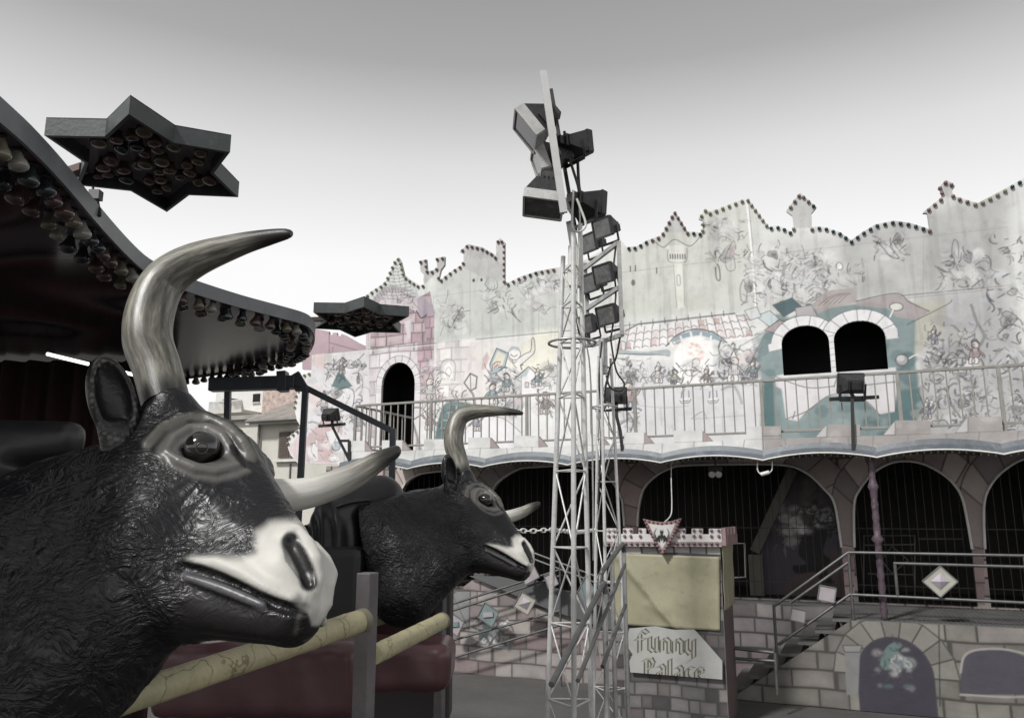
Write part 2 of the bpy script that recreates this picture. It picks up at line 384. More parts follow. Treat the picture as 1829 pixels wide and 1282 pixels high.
# hide: black gloss with moulded hair
def bull_material():
    m, n, l, p = new_mat('bull_hide_gloss')
    at = n.new('ShaderNodeVertexColor'); at.layer_name = 'paint'
    fu = n.new('ShaderNodeAttribute'); fu.attribute_name = 'fur'
    tc = n.new('ShaderNodeTexCoord')
    nz = n.new('ShaderNodeTexNoise'); nz.inputs['Scale'].default_value = 9; nz.inputs['Detail'].default_value = 8; l.new(tc.outputs['Object'], nz.inputs['Vector'])
    mr = n.new('ShaderNodeMapRange'); mr.inputs['To Min'].default_value = 0.7; mr.inputs['To Max'].default_value = 1.3; l.new(nz.outputs['Fac'], mr.inputs['Value'])
    vm = n.new('ShaderNodeVectorMath'); vm.operation = 'SCALE'; l.new(at.outputs[0], vm.inputs[0]); l.new(mr.outputs[0], vm.inputs['Scale']); l.new(vm.outputs[0], p.inputs['Base Color'])
    r2 = n.new('ShaderNodeMapRange'); r2.inputs['To Min'].default_value = 0.27; r2.inputs['To Max'].default_value = 0.43; l.new(nz.outputs['Fac'], r2.inputs['Value']); lm = n.new('ShaderNodeRGBToBW'); l.new(at.outputs[0], lm.inputs[0]); ma = n.new('ShaderNodeMath'); ma.operation = 'MULTIPLY_ADD'; ma.inputs[1].default_value = 0.38; l.new(lm.outputs[0], ma.inputs[0]); l.new(r2.outputs[0], ma.inputs[2]); l.new(ma.outputs[0], p.inputs['Roughness'])
    # short wavy tufts: distorted stretched noise
    mp = n.new('ShaderNodeMapping'); mp.inputs['Rotation'].default_value = (0.3, 0.2, 0.75); mp.inputs['Scale'].default_value = (20, 70, 40); l.new(tc.outputs['Object'], mp.inputs[0])
    wz = n.new('ShaderNodeTexNoise'); wz.inputs['Scale'].default_value = 6; wz.inputs['Detail'].default_value = 2; l.new(tc.outputs['Object'], wz.inputs['Vector'])
    ws = n.new('ShaderNodeVectorMath'); ws.operation = 'SCALE'; ws.inputs['Scale'].default_value = 14; l.new(wz.outputs['Color'], ws.inputs[0])
    ad = n.new('ShaderNodeVectorMath'); l.new(mp.outputs[0], ad.inputs[0]); l.new(ws.outputs[0], ad.inputs[1])
    n1 = n.new('ShaderNodeTexNoise'); n1.inputs['Scale'].default_value = 1.0; n1.inputs['Detail'].default_value = 3; n1.inputs['Roughness'].default_value = 0.55; n1.inputs['Distortion'].default_value = 0.6
    l.new(ad.outputs[0], n1.inputs['Vector'])
    b1 = n.new('ShaderNodeBump'); b1.inputs['Distance'].default_value = 0.015; l.new(n1.outputs['Fac'], b1.inputs['Height']); l.new(fu.outputs['Fac'], b1.inputs['Strength'])
    n2 = n.new('ShaderNodeTexNoise'); n2.inputs['Scale'].default_value = 16; n2.inputs['Detail'].default_value = 4; l.new(tc.outputs['Object'], n2.inputs['Vector'])
    b2 = n.new('ShaderNodeBump'); b2.inputs['Distance'].default_value = 0.012; b2.inputs['Strength'].default_value = 0.22; l.new(n2.outputs['Fac'], b2.inputs['Height']); l.new(b1.outputs[0], b2.inputs['Normal'])
    l.new(b2.outputs[0], p.inputs['Normal']); p.inputs['Specular IOR Level'].default_value = 0.45
    return m
M_BULL = bull_material()
def horn_material():
    m, n, l, p = new_mat('painted_horn')
    at = n.new('ShaderNodeAttribute'); at.attribute_name = 'grain'          # x, y round the horn, z along it
    sp = n.new('ShaderNodeSeparateXYZ'); l.new(at.outputs['Vector'], sp.inputs[0])
    def nz(scale, det, st):
        mp = n.new('ShaderNodeMapping'); mp.inputs['Scale'].default_value = st; l.new(at.outputs['Vector'], mp.inputs[0])
        q = n.new('ShaderNodeTexNoise'); q.inputs['Scale'].default_value = scale; q.inputs['Detail'].default_value = det; q.inputs['Roughness'].default_value = 0.7; q.inputs['Distortion'].default_value = 0.3
        l.new(mp.outputs[0], q.inputs['Vector']); return q.outputs['Fac']
    fine = nz(5.0, 7, (1, 1, 0.55)); big = nz(1.6, 4, (1, 1, 0.8)); chip = nz(9.0, 3, (1, 1, 1.6))
    r1 = n.new('ShaderNodeValToRGB'); e = r1.color_ramp.elements; e[0].position = 0.38; e[0].color = (0.04, 0.038, 0.032, 1); e[1].position = 0.62; e[1].color = (0.34, 0.33, 0.28, 1)
    k = e.new(0.5); k.color = (0.15, 0.143, 0.12, 1)
    mx = n.new('ShaderNodeMath'); mx.operation = 'MULTIPLY_ADD'; mx.inputs[1].default_value = 0.55; l.new(big, mx.inputs[0])
    m2 = n.new('ShaderNodeMath'); m2.operation = 'MULTIPLY'; m2.inputs[1].default_value = 0.47; l.new(fine, m2.inputs[0]); l.new(m2.outputs[0], mx.inputs[2]); l.new(mx.outputs[0], r1.inputs[0])
    ends = n.new('ShaderNodeAttribute'); ends.attribute_name = 'ends'
    ad = n.new('ShaderNodeMath'); ad.operation = 'MULTIPLY_ADD'; ad.inputs[1].default_value = 0.9; l.new(fine, ad.inputs[0]); l.new(ends.outputs['Fac'], ad.inputs[2])
    rg = n.new('ShaderNodeMapRange'); rg.interpolation_type = 'SMOOTHSTEP'; rg.inputs['From Min'].default_value = 0.85; rg.inputs['From Max'].default_value = 1.35; l.new(ad.outputs[0], rg.inputs['Value'])
    m1 = n.new('ShaderNodeMix'); m1.data_type = 'RGBA'; m1.inputs[7].default_value = (0.022, 0.021, 0.019, 1); l.new(rg.outputs[0], m1.inputs[0]); l.new(r1.outputs[0], m1.inputs[6])
    rc = n.new('ShaderNodeMapRange'); rc.inputs['From Min'].default_value = 0.70; rc.inputs['From Max'].default_value = 0.74; l.new(chip, rc.inputs['Value'])
    m3 = n.new('ShaderNodeMix'); m3.data_type = 'RGBA'; m3.inputs[7].default_value = (0.05, 0.047, 0.042, 1); l.new(rc.outputs[0], m3.inputs[0]); l.new(m1.outputs[2], m3.inputs[6])
    tint = n.new('ShaderNodeAttribute'); tint.attribute_name = 'pale'
    m4 = n.new('ShaderNodeMix'); m4.data_type = 'RGBA'; m4.blend_type = 'SCREEN'; m4.inputs[7].default_value = (0.55, 0.54, 0.50, 1); l.new(tint.outputs['Fac'], m4.inputs[0]); l.new(m3.outputs[2], m4.inputs[6])
    l.new(m4.outputs[2], p.inputs['Base Color'])
    p.inputs['Roughness'].default_value = 0.36
    b2 = n.new('ShaderNodeBump'); b2.inputs['Distance'].default_value = 0.003; b2.inputs['Strength'].default_value = 0.3; l.new(fine, b2.inputs['Height']); l.new(b2.outputs[0], p.inputs['Normal'])
    return m
M_HORN = horn_material()
M_EYE = mat('glass_eye', (0.010, 0.008, 0.008), 0.06, 0, 0.2, 9, coat=1.0)
M_EYE_RING = mat('eye_ring', (0.02, 0.018, 0.017), 0.08, 0, 0.3, 30, coat=1.0)

BULL_BASIS = np.array([[BE1[0], BE2[0], BN[0]], [BE1[1], BE2[1], BN[1]], [BE1[2], BE2[2], BN[2]]])   # head frame -> (right, up, away)
B_CAM2W = RM @ np.diag([1, 1, -1])
B_ROT1 = B_CAM2W @ BULL_BASIS; B_LOC1 = CAM + B_CAM2W @ BP0
if np.linalg.det(B_ROT1) < 0:                                   # keep the frame right handed: mirror the sideways axis (the head is symmetric)
    BMIR = V(1, 1, -1)
else: BMIR = V(1, 1, 1)
def b_local(p): return np.asarray(p, float) * BMIR
B_MAT1 = Matrix([list(r) + [t] for r, t in zip((B_ROT1 @ np.diag(BMIR)).tolist(), B_LOC1.tolist())] + [[0, 0, 0, 1]])

def build_bull():
    root = thing('bull_figure', 'large black fibreglass bull head with pale muzzle filling the left foreground', 'bull figure', group='bull heads of the ride')
    lo = V(-1.02, -0.75, -0.34); hi = V(0.12, 0.62, 0.34)
    vs_, fs_ = surface_nets(b_sdf, lo, hi, 0.0045)
    u, v, w = vs_[:, 0], vs_[:, 1], np.abs(vs_[:, 2])
    P2 = lambda px, py, ww=.05: tuple(S3(px, py, ww)[:2])
    col = np.tile(V(0.0065, 0.0068, 0.0085), (len(vs_), 1))
    fur = np.full(len(vs_), 0.75)
    # projection along the viewing lines of the near cheek, applied to both cheeks alike
    Q = vs_.copy(); Q[:, 2] = -w
    q = (BP0 + Q @ np.stack([BE1, BE2, BN])); X = CX + F_PX * q[:, 0] / q[:, 2]; Y = CY - F_PX * q[:, 1] / q[:, 2]
    n1 = 5 * np.sin(X * .13 + Y * .05) + 4 * np.sin(Y * .21 - X * .08)
    white = [(455, 950), (480, 930), (520, 925), (620, 900), (700, 1000), (640, 1200), (548, 1170), (544, 1112), (520, 1082), (480, 1068), (440, 1050), (400, 1032), (360, 1016), (322, 1004),
             (345, 992), (390, 990), (430, 995), (455, 985)]
    ins = in_poly(X, Y, white); dd = seg_dist(X, Y, white + white[:1]); sdw = np.where(ins, -dd, dd) + 0.12 * n1
    a = 1 - sstep(-13, 9, sdw)
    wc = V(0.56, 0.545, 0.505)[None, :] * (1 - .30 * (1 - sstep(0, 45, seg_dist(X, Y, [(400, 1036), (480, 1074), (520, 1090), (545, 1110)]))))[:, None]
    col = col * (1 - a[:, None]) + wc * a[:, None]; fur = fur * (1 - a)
    dk = lambda d, r0, r1: 1 - sstep(r0, r1, d)
    def mixc(k, c):
        nonlocal col
        col = col * (1 - k[:, None]) + np.asarray(c) * k[:, None]
    px2 = lambda L: [(x, y) for x, y in L]
    k = dk(seg_dist(X, Y, [(321, 1010), (360, 1020), (400, 1036), (440, 1054), (480, 1074), (520, 1090), (540, 1102), (548, 1132)]), 9, 16); mixc(k, (0.012, 0.011, 0.012))
    low = [(318, 1016), (400, 1050), (480, 1085), (520, 1092), (540, 1110), (536, 1160), (300, 1200)]
    k = 1 - sstep(-4, 5, np.where(in_poly(X, Y, low), -1, 1) * seg_dist(X, Y, low + low[:1])); mixc(k, (0.016, 0.0145, 0.015)); sdl = np.where(in_poly(X, Y, low), -1, 1) * seg_dist(X, Y, low + low[:1]); fur = fur * (.15 + .85 * sstep(-45, 12, sdl))
    k = dk(seg_dist(X, Y, [(335, 1027), (365, 1038), (400, 1051), (440, 1067), (468, 1081)]), 7, 12); mixc(k, (0.085, 0.085, 0.09)); fur = fur * (1 - k)
    k = dk(seg_dist(X, Y, [(519, 966), (532, 990), (546, 1018), (552, 1040)]), 12, 21); mixc(k, (0.012, 0.011, 0.011))
    k = dk(seg_dist(X, Y, [(528, 1130), (535, 1100), (552, 1060), (560, 1058)]), 1, 7) * 0.35; mixc(k, (0.2, 0.18, 0.16))
    # brown-grey rings round the eye, rubbed edges
    k = dk(seg_dist(X, Y, [(262, 792), (290, 764), (325, 748), (365, 746), (405, 762), (435, 790), (452, 815)]), 5, 14) * 0.7; mixc(k, (0.15, 0.143, 0.125)); fur *= (1 - k)
    k = dk(seg_dist(X, Y, [(296, 806), (312, 783), (340, 767), (372, 766), (398, 780), (414, 806), (436, 828), (416, 836), (385, 843), (350, 837), (320, 824), (296, 806)]), 10, 24); mixc(k, (0.11, 0.104, 0.098)); fur *= (1 - k)
    k = dk(seg_dist(X, Y, [(415, 800), (436, 826), (458, 836)]), 5, 10); mixc(k, (0.012, 0.012, 0.012))
    # bare face: finer hair on the nose bridge, coarse tufts on jaw and neck
    face = dk(np.hypot((X - 400) / 130, (Y - 880) / 110), 0.6, 1.3); fur *= (1 - 0.55 * face)
    top = dk(np.hypot((X - 300) / 90, (Y - 700) / 40), 0.6, 1.2); fur *= (1 - 0.6 * top)
    def vnoise(Pn, seed):
        rg = np.random.default_rng(seed); g = rg.random((32, 32, 32)); i = np.floor(Pn).astype(int); f = Pn - i; f = f * f * (3 - 2 * f); out = 0
        for dx in (0, 1):
            for dy in (0, 1):
                for dz in (0, 1):
                    wt = (f[:, 0] if dx else 1 - f[:, 0]) * (f[:, 1] if dy else 1 - f[:, 1]) * (f[:, 2] if dz else 1 - f[:, 2]); out = out + wt * g[(i[:, 0] + dx) % 32, (i[:, 1] + dy) % 32, (i[:, 2] + dz) % 32]
        return out
    nrm = np.zeros_like(vs_); tri = vs_[fs_]; fnm = np.cross(tri[:, 2] - tri[:, 0], tri[:, 3] - tri[:, 1])
    for k_ in range(4): np.add.at(nrm, fs_[:, k_], fnm)
    nrm /= np.linalg.norm(nrm, axis=1, keepdims=True) + 1e-12
    a_ = vs_[:, 0] * .75 + vs_[:, 1] * .66; b_2 = -vs_[:, 0] * .66 + vs_[:, 1] * .75                       # tufts run backwards and down
    sw = .035 * np.sin(a_ * 22 + 3 * np.sin(b_2 * 14)); Pq = np.stack([(a_ + 0) * 20, (b_2 + sw) * 62, vs_[:, 2] * 34], 1)
    tuft = np.abs(vnoise(Pq + 100, 5) - .5) * 2 + .5 * vnoise(Pq * 1.9 + 50, 6) - .75; clump = vnoise(vs_ * 9 + 40, 8)
    hairy = np.clip(fur / .75, 0, 1) * np.clip(.35 + 1.3 * (clump - .3), .1, 1)
    vs_ = vs_ + nrm * (tuft * .0052 * hairy)[:, None]
    vl = vs_ * BMIR; fs2 = fs_ if BMIR[2] > 0 else fs_[:, ::-1]
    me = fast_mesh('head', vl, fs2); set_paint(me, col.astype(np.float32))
    fa = me.attributes.new('fur', 'FLOAT', 'POINT'); fa.data.foreach_set('value', fur.astype(np.float32))
    me.materials.append(M_BULL); head = bpy.data.objects.new('head', me); COL.objects.link(head); head.parent = root
    # horns
    hp = [(297, 722), (281, 660), (264, 606), (270, 551), (294.6, 501), (345, 466), (424, 438), (480, 424), (512, 418), (521, 417.5)]
    hr = [41, 41, 42, 41, 37, 31, 21, 14.5, 9.5, 5]
    hw = [.075, .10, .13, .15, .165, .18, .20, .21, .215, .215]
    near = [S3(x, y, w_) for (x, y), w_ in zip(hp, hw)]
    dep = [BP0[2] + (p @ V(BE1[2], BE2[2], BN[2])) for p in near]
    nr = [r * d / F_PX for r, d in zip(hr, dep)]
    fp = [(400, 850, -.06, 42), (452, 884, -.12, 36), (500, 886, -.17, 31), (560, 877.5, -.22, 27), (626, 853, -.26, 24), (675, 824, -.28, 18), (700, 810, -.29, 13), (711, 803, -.292, 9), (715, 801, -.292, 4)]
    far = [S3(x, y, w_) for x, y, w_, r in fp]; fdep = [BP0[2] + (p @ V(BE1[2], BE2[2], BN[2])) for p in far]; fr = [f[3] * d / F_PX for f, d in zip(fp, fdep)]
    for pts, rr, seed, pale in ((near, nr, 3, 0.0), (far, fr, 11, 1.0)):  # far horn coloured paler, as if lit; near horn left darker, as if shaded
        o = horn_mesh([b_local(p) for p in pts], rr, seed, pale); o.parent = root
    # ears
    ear_side(root, 1); ear_side(root, -1)
    # eyes
    for sgn in (1, -1):
        c = B_EYE.copy(); o_, d_ = LINE(361, 800); d_ = unit(d_); c = c + d_ * 0.008; c[2] *= sgn; dr = -d_ * V(1, 1, sgn)
        c, dr = b_local(c), unit(b_local(dr))
        e = MB(); e.ball((0, 0, 0), 0.0385, 28); e.v = [tuple(V(*p) + c) for p in e.v]; eo = e.build('eye', M_EYE, rot=True); eo.parent = root
        rg = MB(); u_ = unit(np.cross(dr, V(0, 0.3, 1))); w_ = np.cross(dr, u_)
        rg.tube([c + dr * 0.0362 + 0.0120 * (math.cos(t) * u_ + math.sin(t) * w_) for t in np.linspace(0, 2 * math.pi, 25)[:-1]], 0.0016, 6, closed=True)
        ro = rg.build('iris_ring', M_EYE_RING, rot=True); ro.parent = eo
    root.matrix_world = B_MAT1
    return root
def horn_mesh(pts, rr, seed, pale=0.0):
    # resample smoothly, paint streaks along the horn, dark at root and tip
    N = 90; n = 40; P = np.array(pts); R0 = np.array(rr); L = np.r_[0, np.cumsum(np.linalg.norm(np.diff(P, axis=0), axis=1))]; t = L / L[-1]
    tt = np.linspace(0, 1, N) ** 0.9
    def cr(A):
        A = np.asarray(A, float); out = []
        for x in tt:
            i = min(len(t) - 2, max(0, np.searchsorted(t, x) - 1)); s = (x - t[i]) / (t[i + 1] - t[i])
            p0, p1, p2, p3 = A[max(0, i - 1)], A[i], A[i + 1], A[min(len(t) - 1, i + 2)]
            out.append(0.5 * (2 * p1 + (p2 - p0) * s + (2 * p0 - 5 * p1 + 4 * p2 - p3) * s * s + (3 * p1 - p0 - 3 * p2 + p3) * s ** 3))
        return np.array(out)
    Pc, Rc = cr(P), np.maximum(cr(R0), 0.002); mb = MB(); mb.tube(list(Pc), list(Rc), n)
    nv = N * n; A = np.repeat(np.arange(N), n); K = np.tile(np.arange(n), N) * 2 * math.pi / n; sv = tt[A]
    o = mb.build('horn', M_HORN, rot=True)
    g = np.stack([np.cos(K) * .8 + seed, np.sin(K) * .8, sv * 2.2 * L[-1] / .7], 1); e = (1 - sstep(0.0, 0.17, sv)) * .85 + sstep(0.66, 0.96, sv) * .95
    def ext(x): return np.concatenate([x, x[:n], x[-n:]])
    a1 = o.data.attributes.new('grain', 'FLOAT_VECTOR', 'POINT'); a1.data.foreach_set('vector', ext(g).astype(np.float32).ravel())
    a2 = o.data.attributes.new('ends', 'FLOAT', 'POINT'); a2.data.foreach_set('value', ext(e).astype(np.float32))
    a3 = o.data.attributes.new('pale', 'FLOAT', 'POINT'); a3.data.foreach_set('value', np.full(len(o.data.vertices), pale, np.float32) * ext(1 - sstep(.35, .85, sv)).astype(np.float32))
    return o
def ear_side(root, sgn):
    base, tip = S3(208, 790, .13), S3(196, 640, .22); ax = unit(tip - base); Lh = np.linalg.norm(tip - base)
    o_, d_ = LINE(205, 715); front = unit(-d_ + 0.35 * unit(S3(300, 715, .1) - S3(200, 715, .1))); front = unit(front - (front @ ax) * ax); sd = np.cross(ax, front)
    c = (base + tip) / 2
    def fn(P):
        q = P - c; a, b, f = q @ ax, q @ sd, q @ front
        sh = 0.012 * (a / Lh * 2)
        e1 = (np.sqrt((a / (Lh * .54)) ** 2 + ((b - sh) / (.052)) ** 2 + ((f + .006) / .034) ** 2) - 1) * .034
        e2 = (np.sqrt(((a - .004) / (Lh * .46)) ** 2 + ((b - sh) / .037) ** 2 + ((f - .022) / .040) ** 2) - 1) * .034
        e = smax(e1, -e2, .006)
        return smin(e, rcone(P, base - ax * .05 - front * .01, base + ax * .02, .035, .03), .02)
    r = 0.135
    vs_, fs_ = surface_nets(fn, c - r, c + r, 0.004)
    q = vs_ - c; inner = ((q @ front) > -.012) & (np.abs((q @ sd)) < .040) & (np.abs(q @ ax) < Lh * .45)
    rim = np.clip(1 - np.abs(np.sqrt(((q @ ax) / (Lh * .5)) ** 2 + ((q @ sd) / .045) ** 2) - 1) / .22, 0, 1) * ((q @ front) > -.004)
    col = np.tile(V(0.0065, 0.0068, 0.008), (len(vs_), 1))
    nz = np.sin(vs_[:, 0] * 260) * np.sin(vs_[:, 1] * 300 + 1) * np.sin(vs_[:, 2] * 280)
    kk = (rim * (nz > 0.12))[:, None] * .5; col = col * (1 - kk) + V(0.20, 0.19, 0.17) * kk
    vs_ = vs_.copy(); 
    if sgn < 0: vs_[:, 2] *= -1; fs_ = fs_[:, ::-1]
    vs_ = vs_ * BMIR; fs_ = fs_ if BMIR[2] > 0 else fs_[:, ::-1]
    me = fast_mesh('ear', vs_, fs_); set_paint(me, col); fa = me.attributes.new('fur', 'FLOAT', 'POINT'); fa.data.foreach_set('value', np.full(len(vs_), 0.12, np.float32))
    me.materials.append(M_BULL); o = bpy.data.objects.new('ear', me); COL.objects.link(o); o.parent = root
    return o
BULL = build_bull()
BULL2 = copy_tree(BULL)
BULL2['label'] = 'smaller looking black fibreglass bull head between the first bull and the lattice mast'
from mathutils import Euler
BULL2.matrix_world = Matrix.Translation((-1.69563, 4.22589, 2.36685)) @ Euler((1.13886, 0.06853, 0.33096)).to_matrix().to_4x4()
# ------------------------------------------------------------------ painted boards
def catmull(pts, k=6, closed=False):
    P = [np.asarray(p, float) for p in pts]; n = len(P)
    if n < 3: return P
    out = []
    rng_ = range(n if closed else n - 1)
    for i in rng_:
        p0 = P[(i - 1) % n] if (closed or i > 0) else P[i]; p1 = P[i]; p2 = P[(i + 1) % n]; p3 = P[(i + 2) % n] if (closed or i + 2 < n) else p2
        for j in range(k):
            s = j / k; out.append(0.5 * (2 * p1 + (p2 - p0) * s + (2 * p0 - 5 * p1 + 4 * p2 - p3) * s * s + (3 * p1 - p0 - 3 * p2 + p3) * s ** 3))
    if not closed: out.append(P[-1])
    return out
def noise2(X, Z, scale, seed, octaves=4):
    rg = np.random.default_rng(seed); tot = np.zeros(X.shape, np.float32); amp = 1.0; s = 0
    for o in range(octaves):
        g = rg.random((64, 64)).astype(np.float32); x = X / scale * 2 ** o + 31.7; z = Z / scale * 2 ** o + 17.3
        xi = np.floor(x).astype(int); zi = np.floor(z).astype(int); fx = x - xi; fz = z - zi; fx = fx * fx * (3 - 2 * fx); fz = fz * fz * (3 - 2 * fz)
        a = g[xi % 64, zi % 64]; b = g[(xi + 1) % 64, zi % 64]; c = g[xi % 64, (zi + 1) % 64]; d = g[(xi + 1) % 64, (zi + 1) % 64]
        tot += amp * ((a * (1 - fx) + b * fx) * (1 - fz) + (c * (1 - fx) + d * fx) * fz); s += amp; amp *= 0.55
    return tot / s
class Canvas:
    """paint laid on a vertical plane; points are given as measured in the photo and carried to the plane"""
    def __init__(s, Y, x0, x1, z0, z1, h, base, axis='Y'):
        s.Y, s.h, s.axis = Y, h, axis; s.x0, s.z0 = x0, z0; s.nx = int((x1 - x0) / h) + 1; s.nz = int((z1 - z0) / h) + 1
        s.X, s.Z = np.meshgrid(x0 + h * np.arange(s.nx), z0 + h * np.arange(s.nz), indexing='ij')
        s.rgb = np.tile(np.array(base, np.float32), (s.nx, s.nz, 1))
        s.mpp = 0.0115 * Y / 14.4
    def p(s, px, py):
        if s.axis == 'Y': q = onY(px, py, s.Y); return (q[0], q[2])
        q = onX(px, py, s.Y); return (q[1], q[2])
    def pp(s, pts): return [s.p(*a) for a in pts]
    def win(s, pts, m):
        a = np.array(pts); i0 = max(0, int((a[:, 0].min() - m - s.x0) / s.h)); i1 = min(s.nx, int((a[:, 0].max() + m - s.x0) / s.h) + 2)
        j0 = max(0, int((a[:, 1].min() - m - s.z0) / s.h)); j1 = min(s.nz, int((a[:, 1].max() + m - s.z0) / s.h) + 2)
        return (slice(i0, max(i0, i1)), slice(j0, max(j0, j1)))
    def mix(s, w, k, c):
        if k.size: s.rgb[w] = s.rgb[w] * (1 - k[..., None]) + np.array(c, np.float32) * k[..., None]
    def fill(s, pts, c, a=1.0, soft=1.2, tex=0.0, seed=1, raw=False, curve=False):
        P = pts if raw else s.pp(pts)
        if curve: P = [tuple(q) for q in catmull(P, 5, True)]
        sf = soft * s.mpp; w = s.win(P, sf * 2)
        X, Z = s.X[w], s.Z[w]
        if not X.size: return
        d = np.where(in_poly(X, Z, P), -1, 1) * seg_dist(X, Z, P + P[:1]); k = (1 - sstep(-sf, sf, d)) * a
        if tex: k = k * np.clip(1 - tex + 2 * tex * (noise2(X, Z, 0.5, seed) - .2), 0, 1)
        s.mix(w, k, c)
    def line(s, pts, wd, c, a=1.0, raw=False, curve=True, closed=False):
        P = pts if raw else s.pp(pts)
        if closed: P = P + [P[0]]
        if curve and len(P) > 2: P = [tuple(q) for q in catmull(P, 5)]
        r = wd * s.mpp / 2 * 1.12; sf = 0.7 * s.mpp; w = s.win(P, r + 2 * sf); X, Z = s.X[w], s.Z[w]
        if not X.size: return
        s.mix(w, (1 - sstep(r - sf, r + sf, seg_dist(X, Z, P))) * a, c)
    def disc(s, px, py, rx, ry, c, a=1.0, edge=None):
        t = np.linspace(0, 2 * math.pi, 25)[:-1]; pts = [(px + rx * math.cos(x), py + ry * math.sin(x)) for x in t]
        s.fill(pts, c, a)
        if edge: s.line(pts, 1.3, edge, .8, curve=False, closed=True)
    def scribble(s, box, n, seed, c=(0.06, 0.06, 0.066), a=0.8, w=(0.7, 2.2), ln=(6, 18)):
        rg = random.Random(seed); x0, y0, x1, y1 = box
        for _ in range(max(2, n // 9)):
            x, y, R = rg.uniform(x0, x1), rg.uniform(y0, y1), rg.uniform(6, 18); g = rg.choice((.72, .45, .36, .55)); t0 = rg.uniform(0, 6)
            s.fill([(x + R * rg.uniform(.5, 1.2) * math.cos(t0 + k * .9), y + .7 * R * rg.uniform(.5, 1.2) * math.sin(t0 + k * .9)) for k in range(7)], (g * rg.uniform(.95, 1.08), g, g * rg.uniform(.96, 1.03)), rg.uniform(.25, .6), soft=4, curve=True)
        # pen work: strokes follow a slowly turning direction round a few outlined figures
        k1, k2, p1, p2 = rg.uniform(.03, .07), rg.uniform(.03, .07), rg.uniform(0, 6), rg.uniform(0, 6)
        for _ in range(max(1, n // 16)):
            R = rg.uniform(5, min(15, (y1 - y0) * .33, (x1 - x0) * .33) + 1); fx, fy = rg.uniform(x0 + R * .6, x1 - R * .6), rg.uniform(y0 + R * .6, y1 - R * .6); q = rg.uniform(.5, 1.1); t0 = rg.uniform(0, 6)
            P = [(fx + R * rg.uniform(.55, 1.2) * math.cos(t0 + i * .78), fy + R * q * rg.uniform(.55, 1.2) * math.sin(t0 + i * .78)) for i in range(8)]
            g = rg.choice((.66, .58, .46, .34, .26)); s.fill(P, (g, g * .99, g * .98), .8, 1.6, curve=True); h2 = g * rg.choice((.62, 1.3)); s.fill([(x_ * .6 + (fx + R * .35) * .4, y_ * .6 + (fy + R * .3) * .4) for x_, y_ in P], (h2, h2 * .99, h2 * .98), .65, 2.2, curve=True); s.line(P[:rg.randint(4, 8)], rg.uniform(.9, 1.7), c, a * .8)
            if R > 9 and rg.random() < .5: s.disc(fx + R * .5, fy - R * .9, R * .30, R * .36, (.60, .57, .55), .9); s.line([(fx + R * .3, fy - R), (fx + R * .5, fy - R * 1.25), (fx + R * .75, fy - R * .95)], 2.2, c, a)
            if R > 8: s.line([(fx - R * .3, fy), (fx + R * .2, fy + R * .3), (fx + R * .5, fy)], 1.1, c, a * .8)
        for _ in range(int(n * 1.0)):
            x, y = rg.uniform(x0, x1), rg.uniform(y0, y1); L = rg.uniform(*ln) * rg.choice((.4, .7, 1, 1.5)); sg_ = rg.choice((1, 1, -1)); off = rg.choice((0, 0, 0, 1.5)); P = []
            for k in range(5):
                P.append((x, y)); t = 2.2 * math.sin(x * k1 + p1) + 1.8 * math.cos(y * k2 + p2) + off; x += sg_ * math.cos(t) * L / 4; y += sg_ * math.sin(t) * L / 4
            s.line(P, rg.uniform(*w), c, a * rg.uniform(.35, 1))
    def gnome(s, px, py, h, flip=1, seed=1):
        # small painted character: hair, face, tunic, bent arms and legs, all inked
        rg = random.Random(seed); u = lambda a, b: (px + flip * a * h, py - b * h); ink = (.05, .05, .055)
        skin = (.62, .56, .52); cl = rg.choice(((.42, .33, .33), (.26, .32, .33), (.50, .47, .38), (.34, .33, .38), (.56, .54, .54), (.30, .27, .25))); cl2 = rg.choice(((.66, .64, .62), (.20, .20, .22), (.45, .42, .40))); k = rg.uniform(-.06, .06)
        def shape(pts, c): P = [u(*q) for q in pts]; s.fill(P, c, .95, 1.0, curve=True); s.line(P, 1.25, ink, .85, closed=True)
        shape([(-.10, .0), (-.16, .14), (-.06, .30), (.06, .30), (.02, .12), (.05, .0)], cl2); shape([(.10, .02), (.14, .16), (.05, .32), (.18, .32), (.26, .16), (.24, .0)], cl2)
        shape([(-.16, .28), (-.20, .48), (-.10, .64), (.12, .64), (.22, .46), (.20, .28)], cl)
        s.fill([u(.02, .30), u(.12, .62), u(.21, .46), u(.19, .30)], tuple(q * .6 for q in cl), .7, 2)
        shape([(.12, .60), (.30, .54 + k), (.42, .70 + k), (.36, .74 + k), (.27, .62 + k), (.12, .50)], cl); shape([(-.12, .60), (-.28, .50 - k), (-.38, .34), (-.31, .31), (-.21, .43), (-.12, .50)], cl)
        s.disc(*u(.40, .74 + k), .05 * h, .05 * h, skin, 1, ink); s.disc(*u(-.35, .31), .045 * h, .045 * h, skin, 1, ink)
        shape([(-.13, .66), (-.15, .80), (-.05, .92), (.09, .90), (.15, .78), (.08, .66)], skin)
        hat = rg.random() < .5
        shape([(-.17, .82), (-.05, 1.0), (.02, 1.18 if hat else 1.0), (.12, .98), (.16, .86), (.0, .93)], cl2 if hat else (.18, .17, .17))
        s.line([u(.04, .80), u(.07, .81)], 1.6, ink); s.line([u(.11, .77), u(.15, .745), u(.10, .73)], 1.2, ink); s.line([u(.02, .71), u(.07, .70), u(.10, .715)], 1.2, ink)
        for q in range(4): s.line([u(-.12 + q * .07, .34), u(-.10 + q * .07, .44 + rg.uniform(0, .08))], .9, ink, .6)
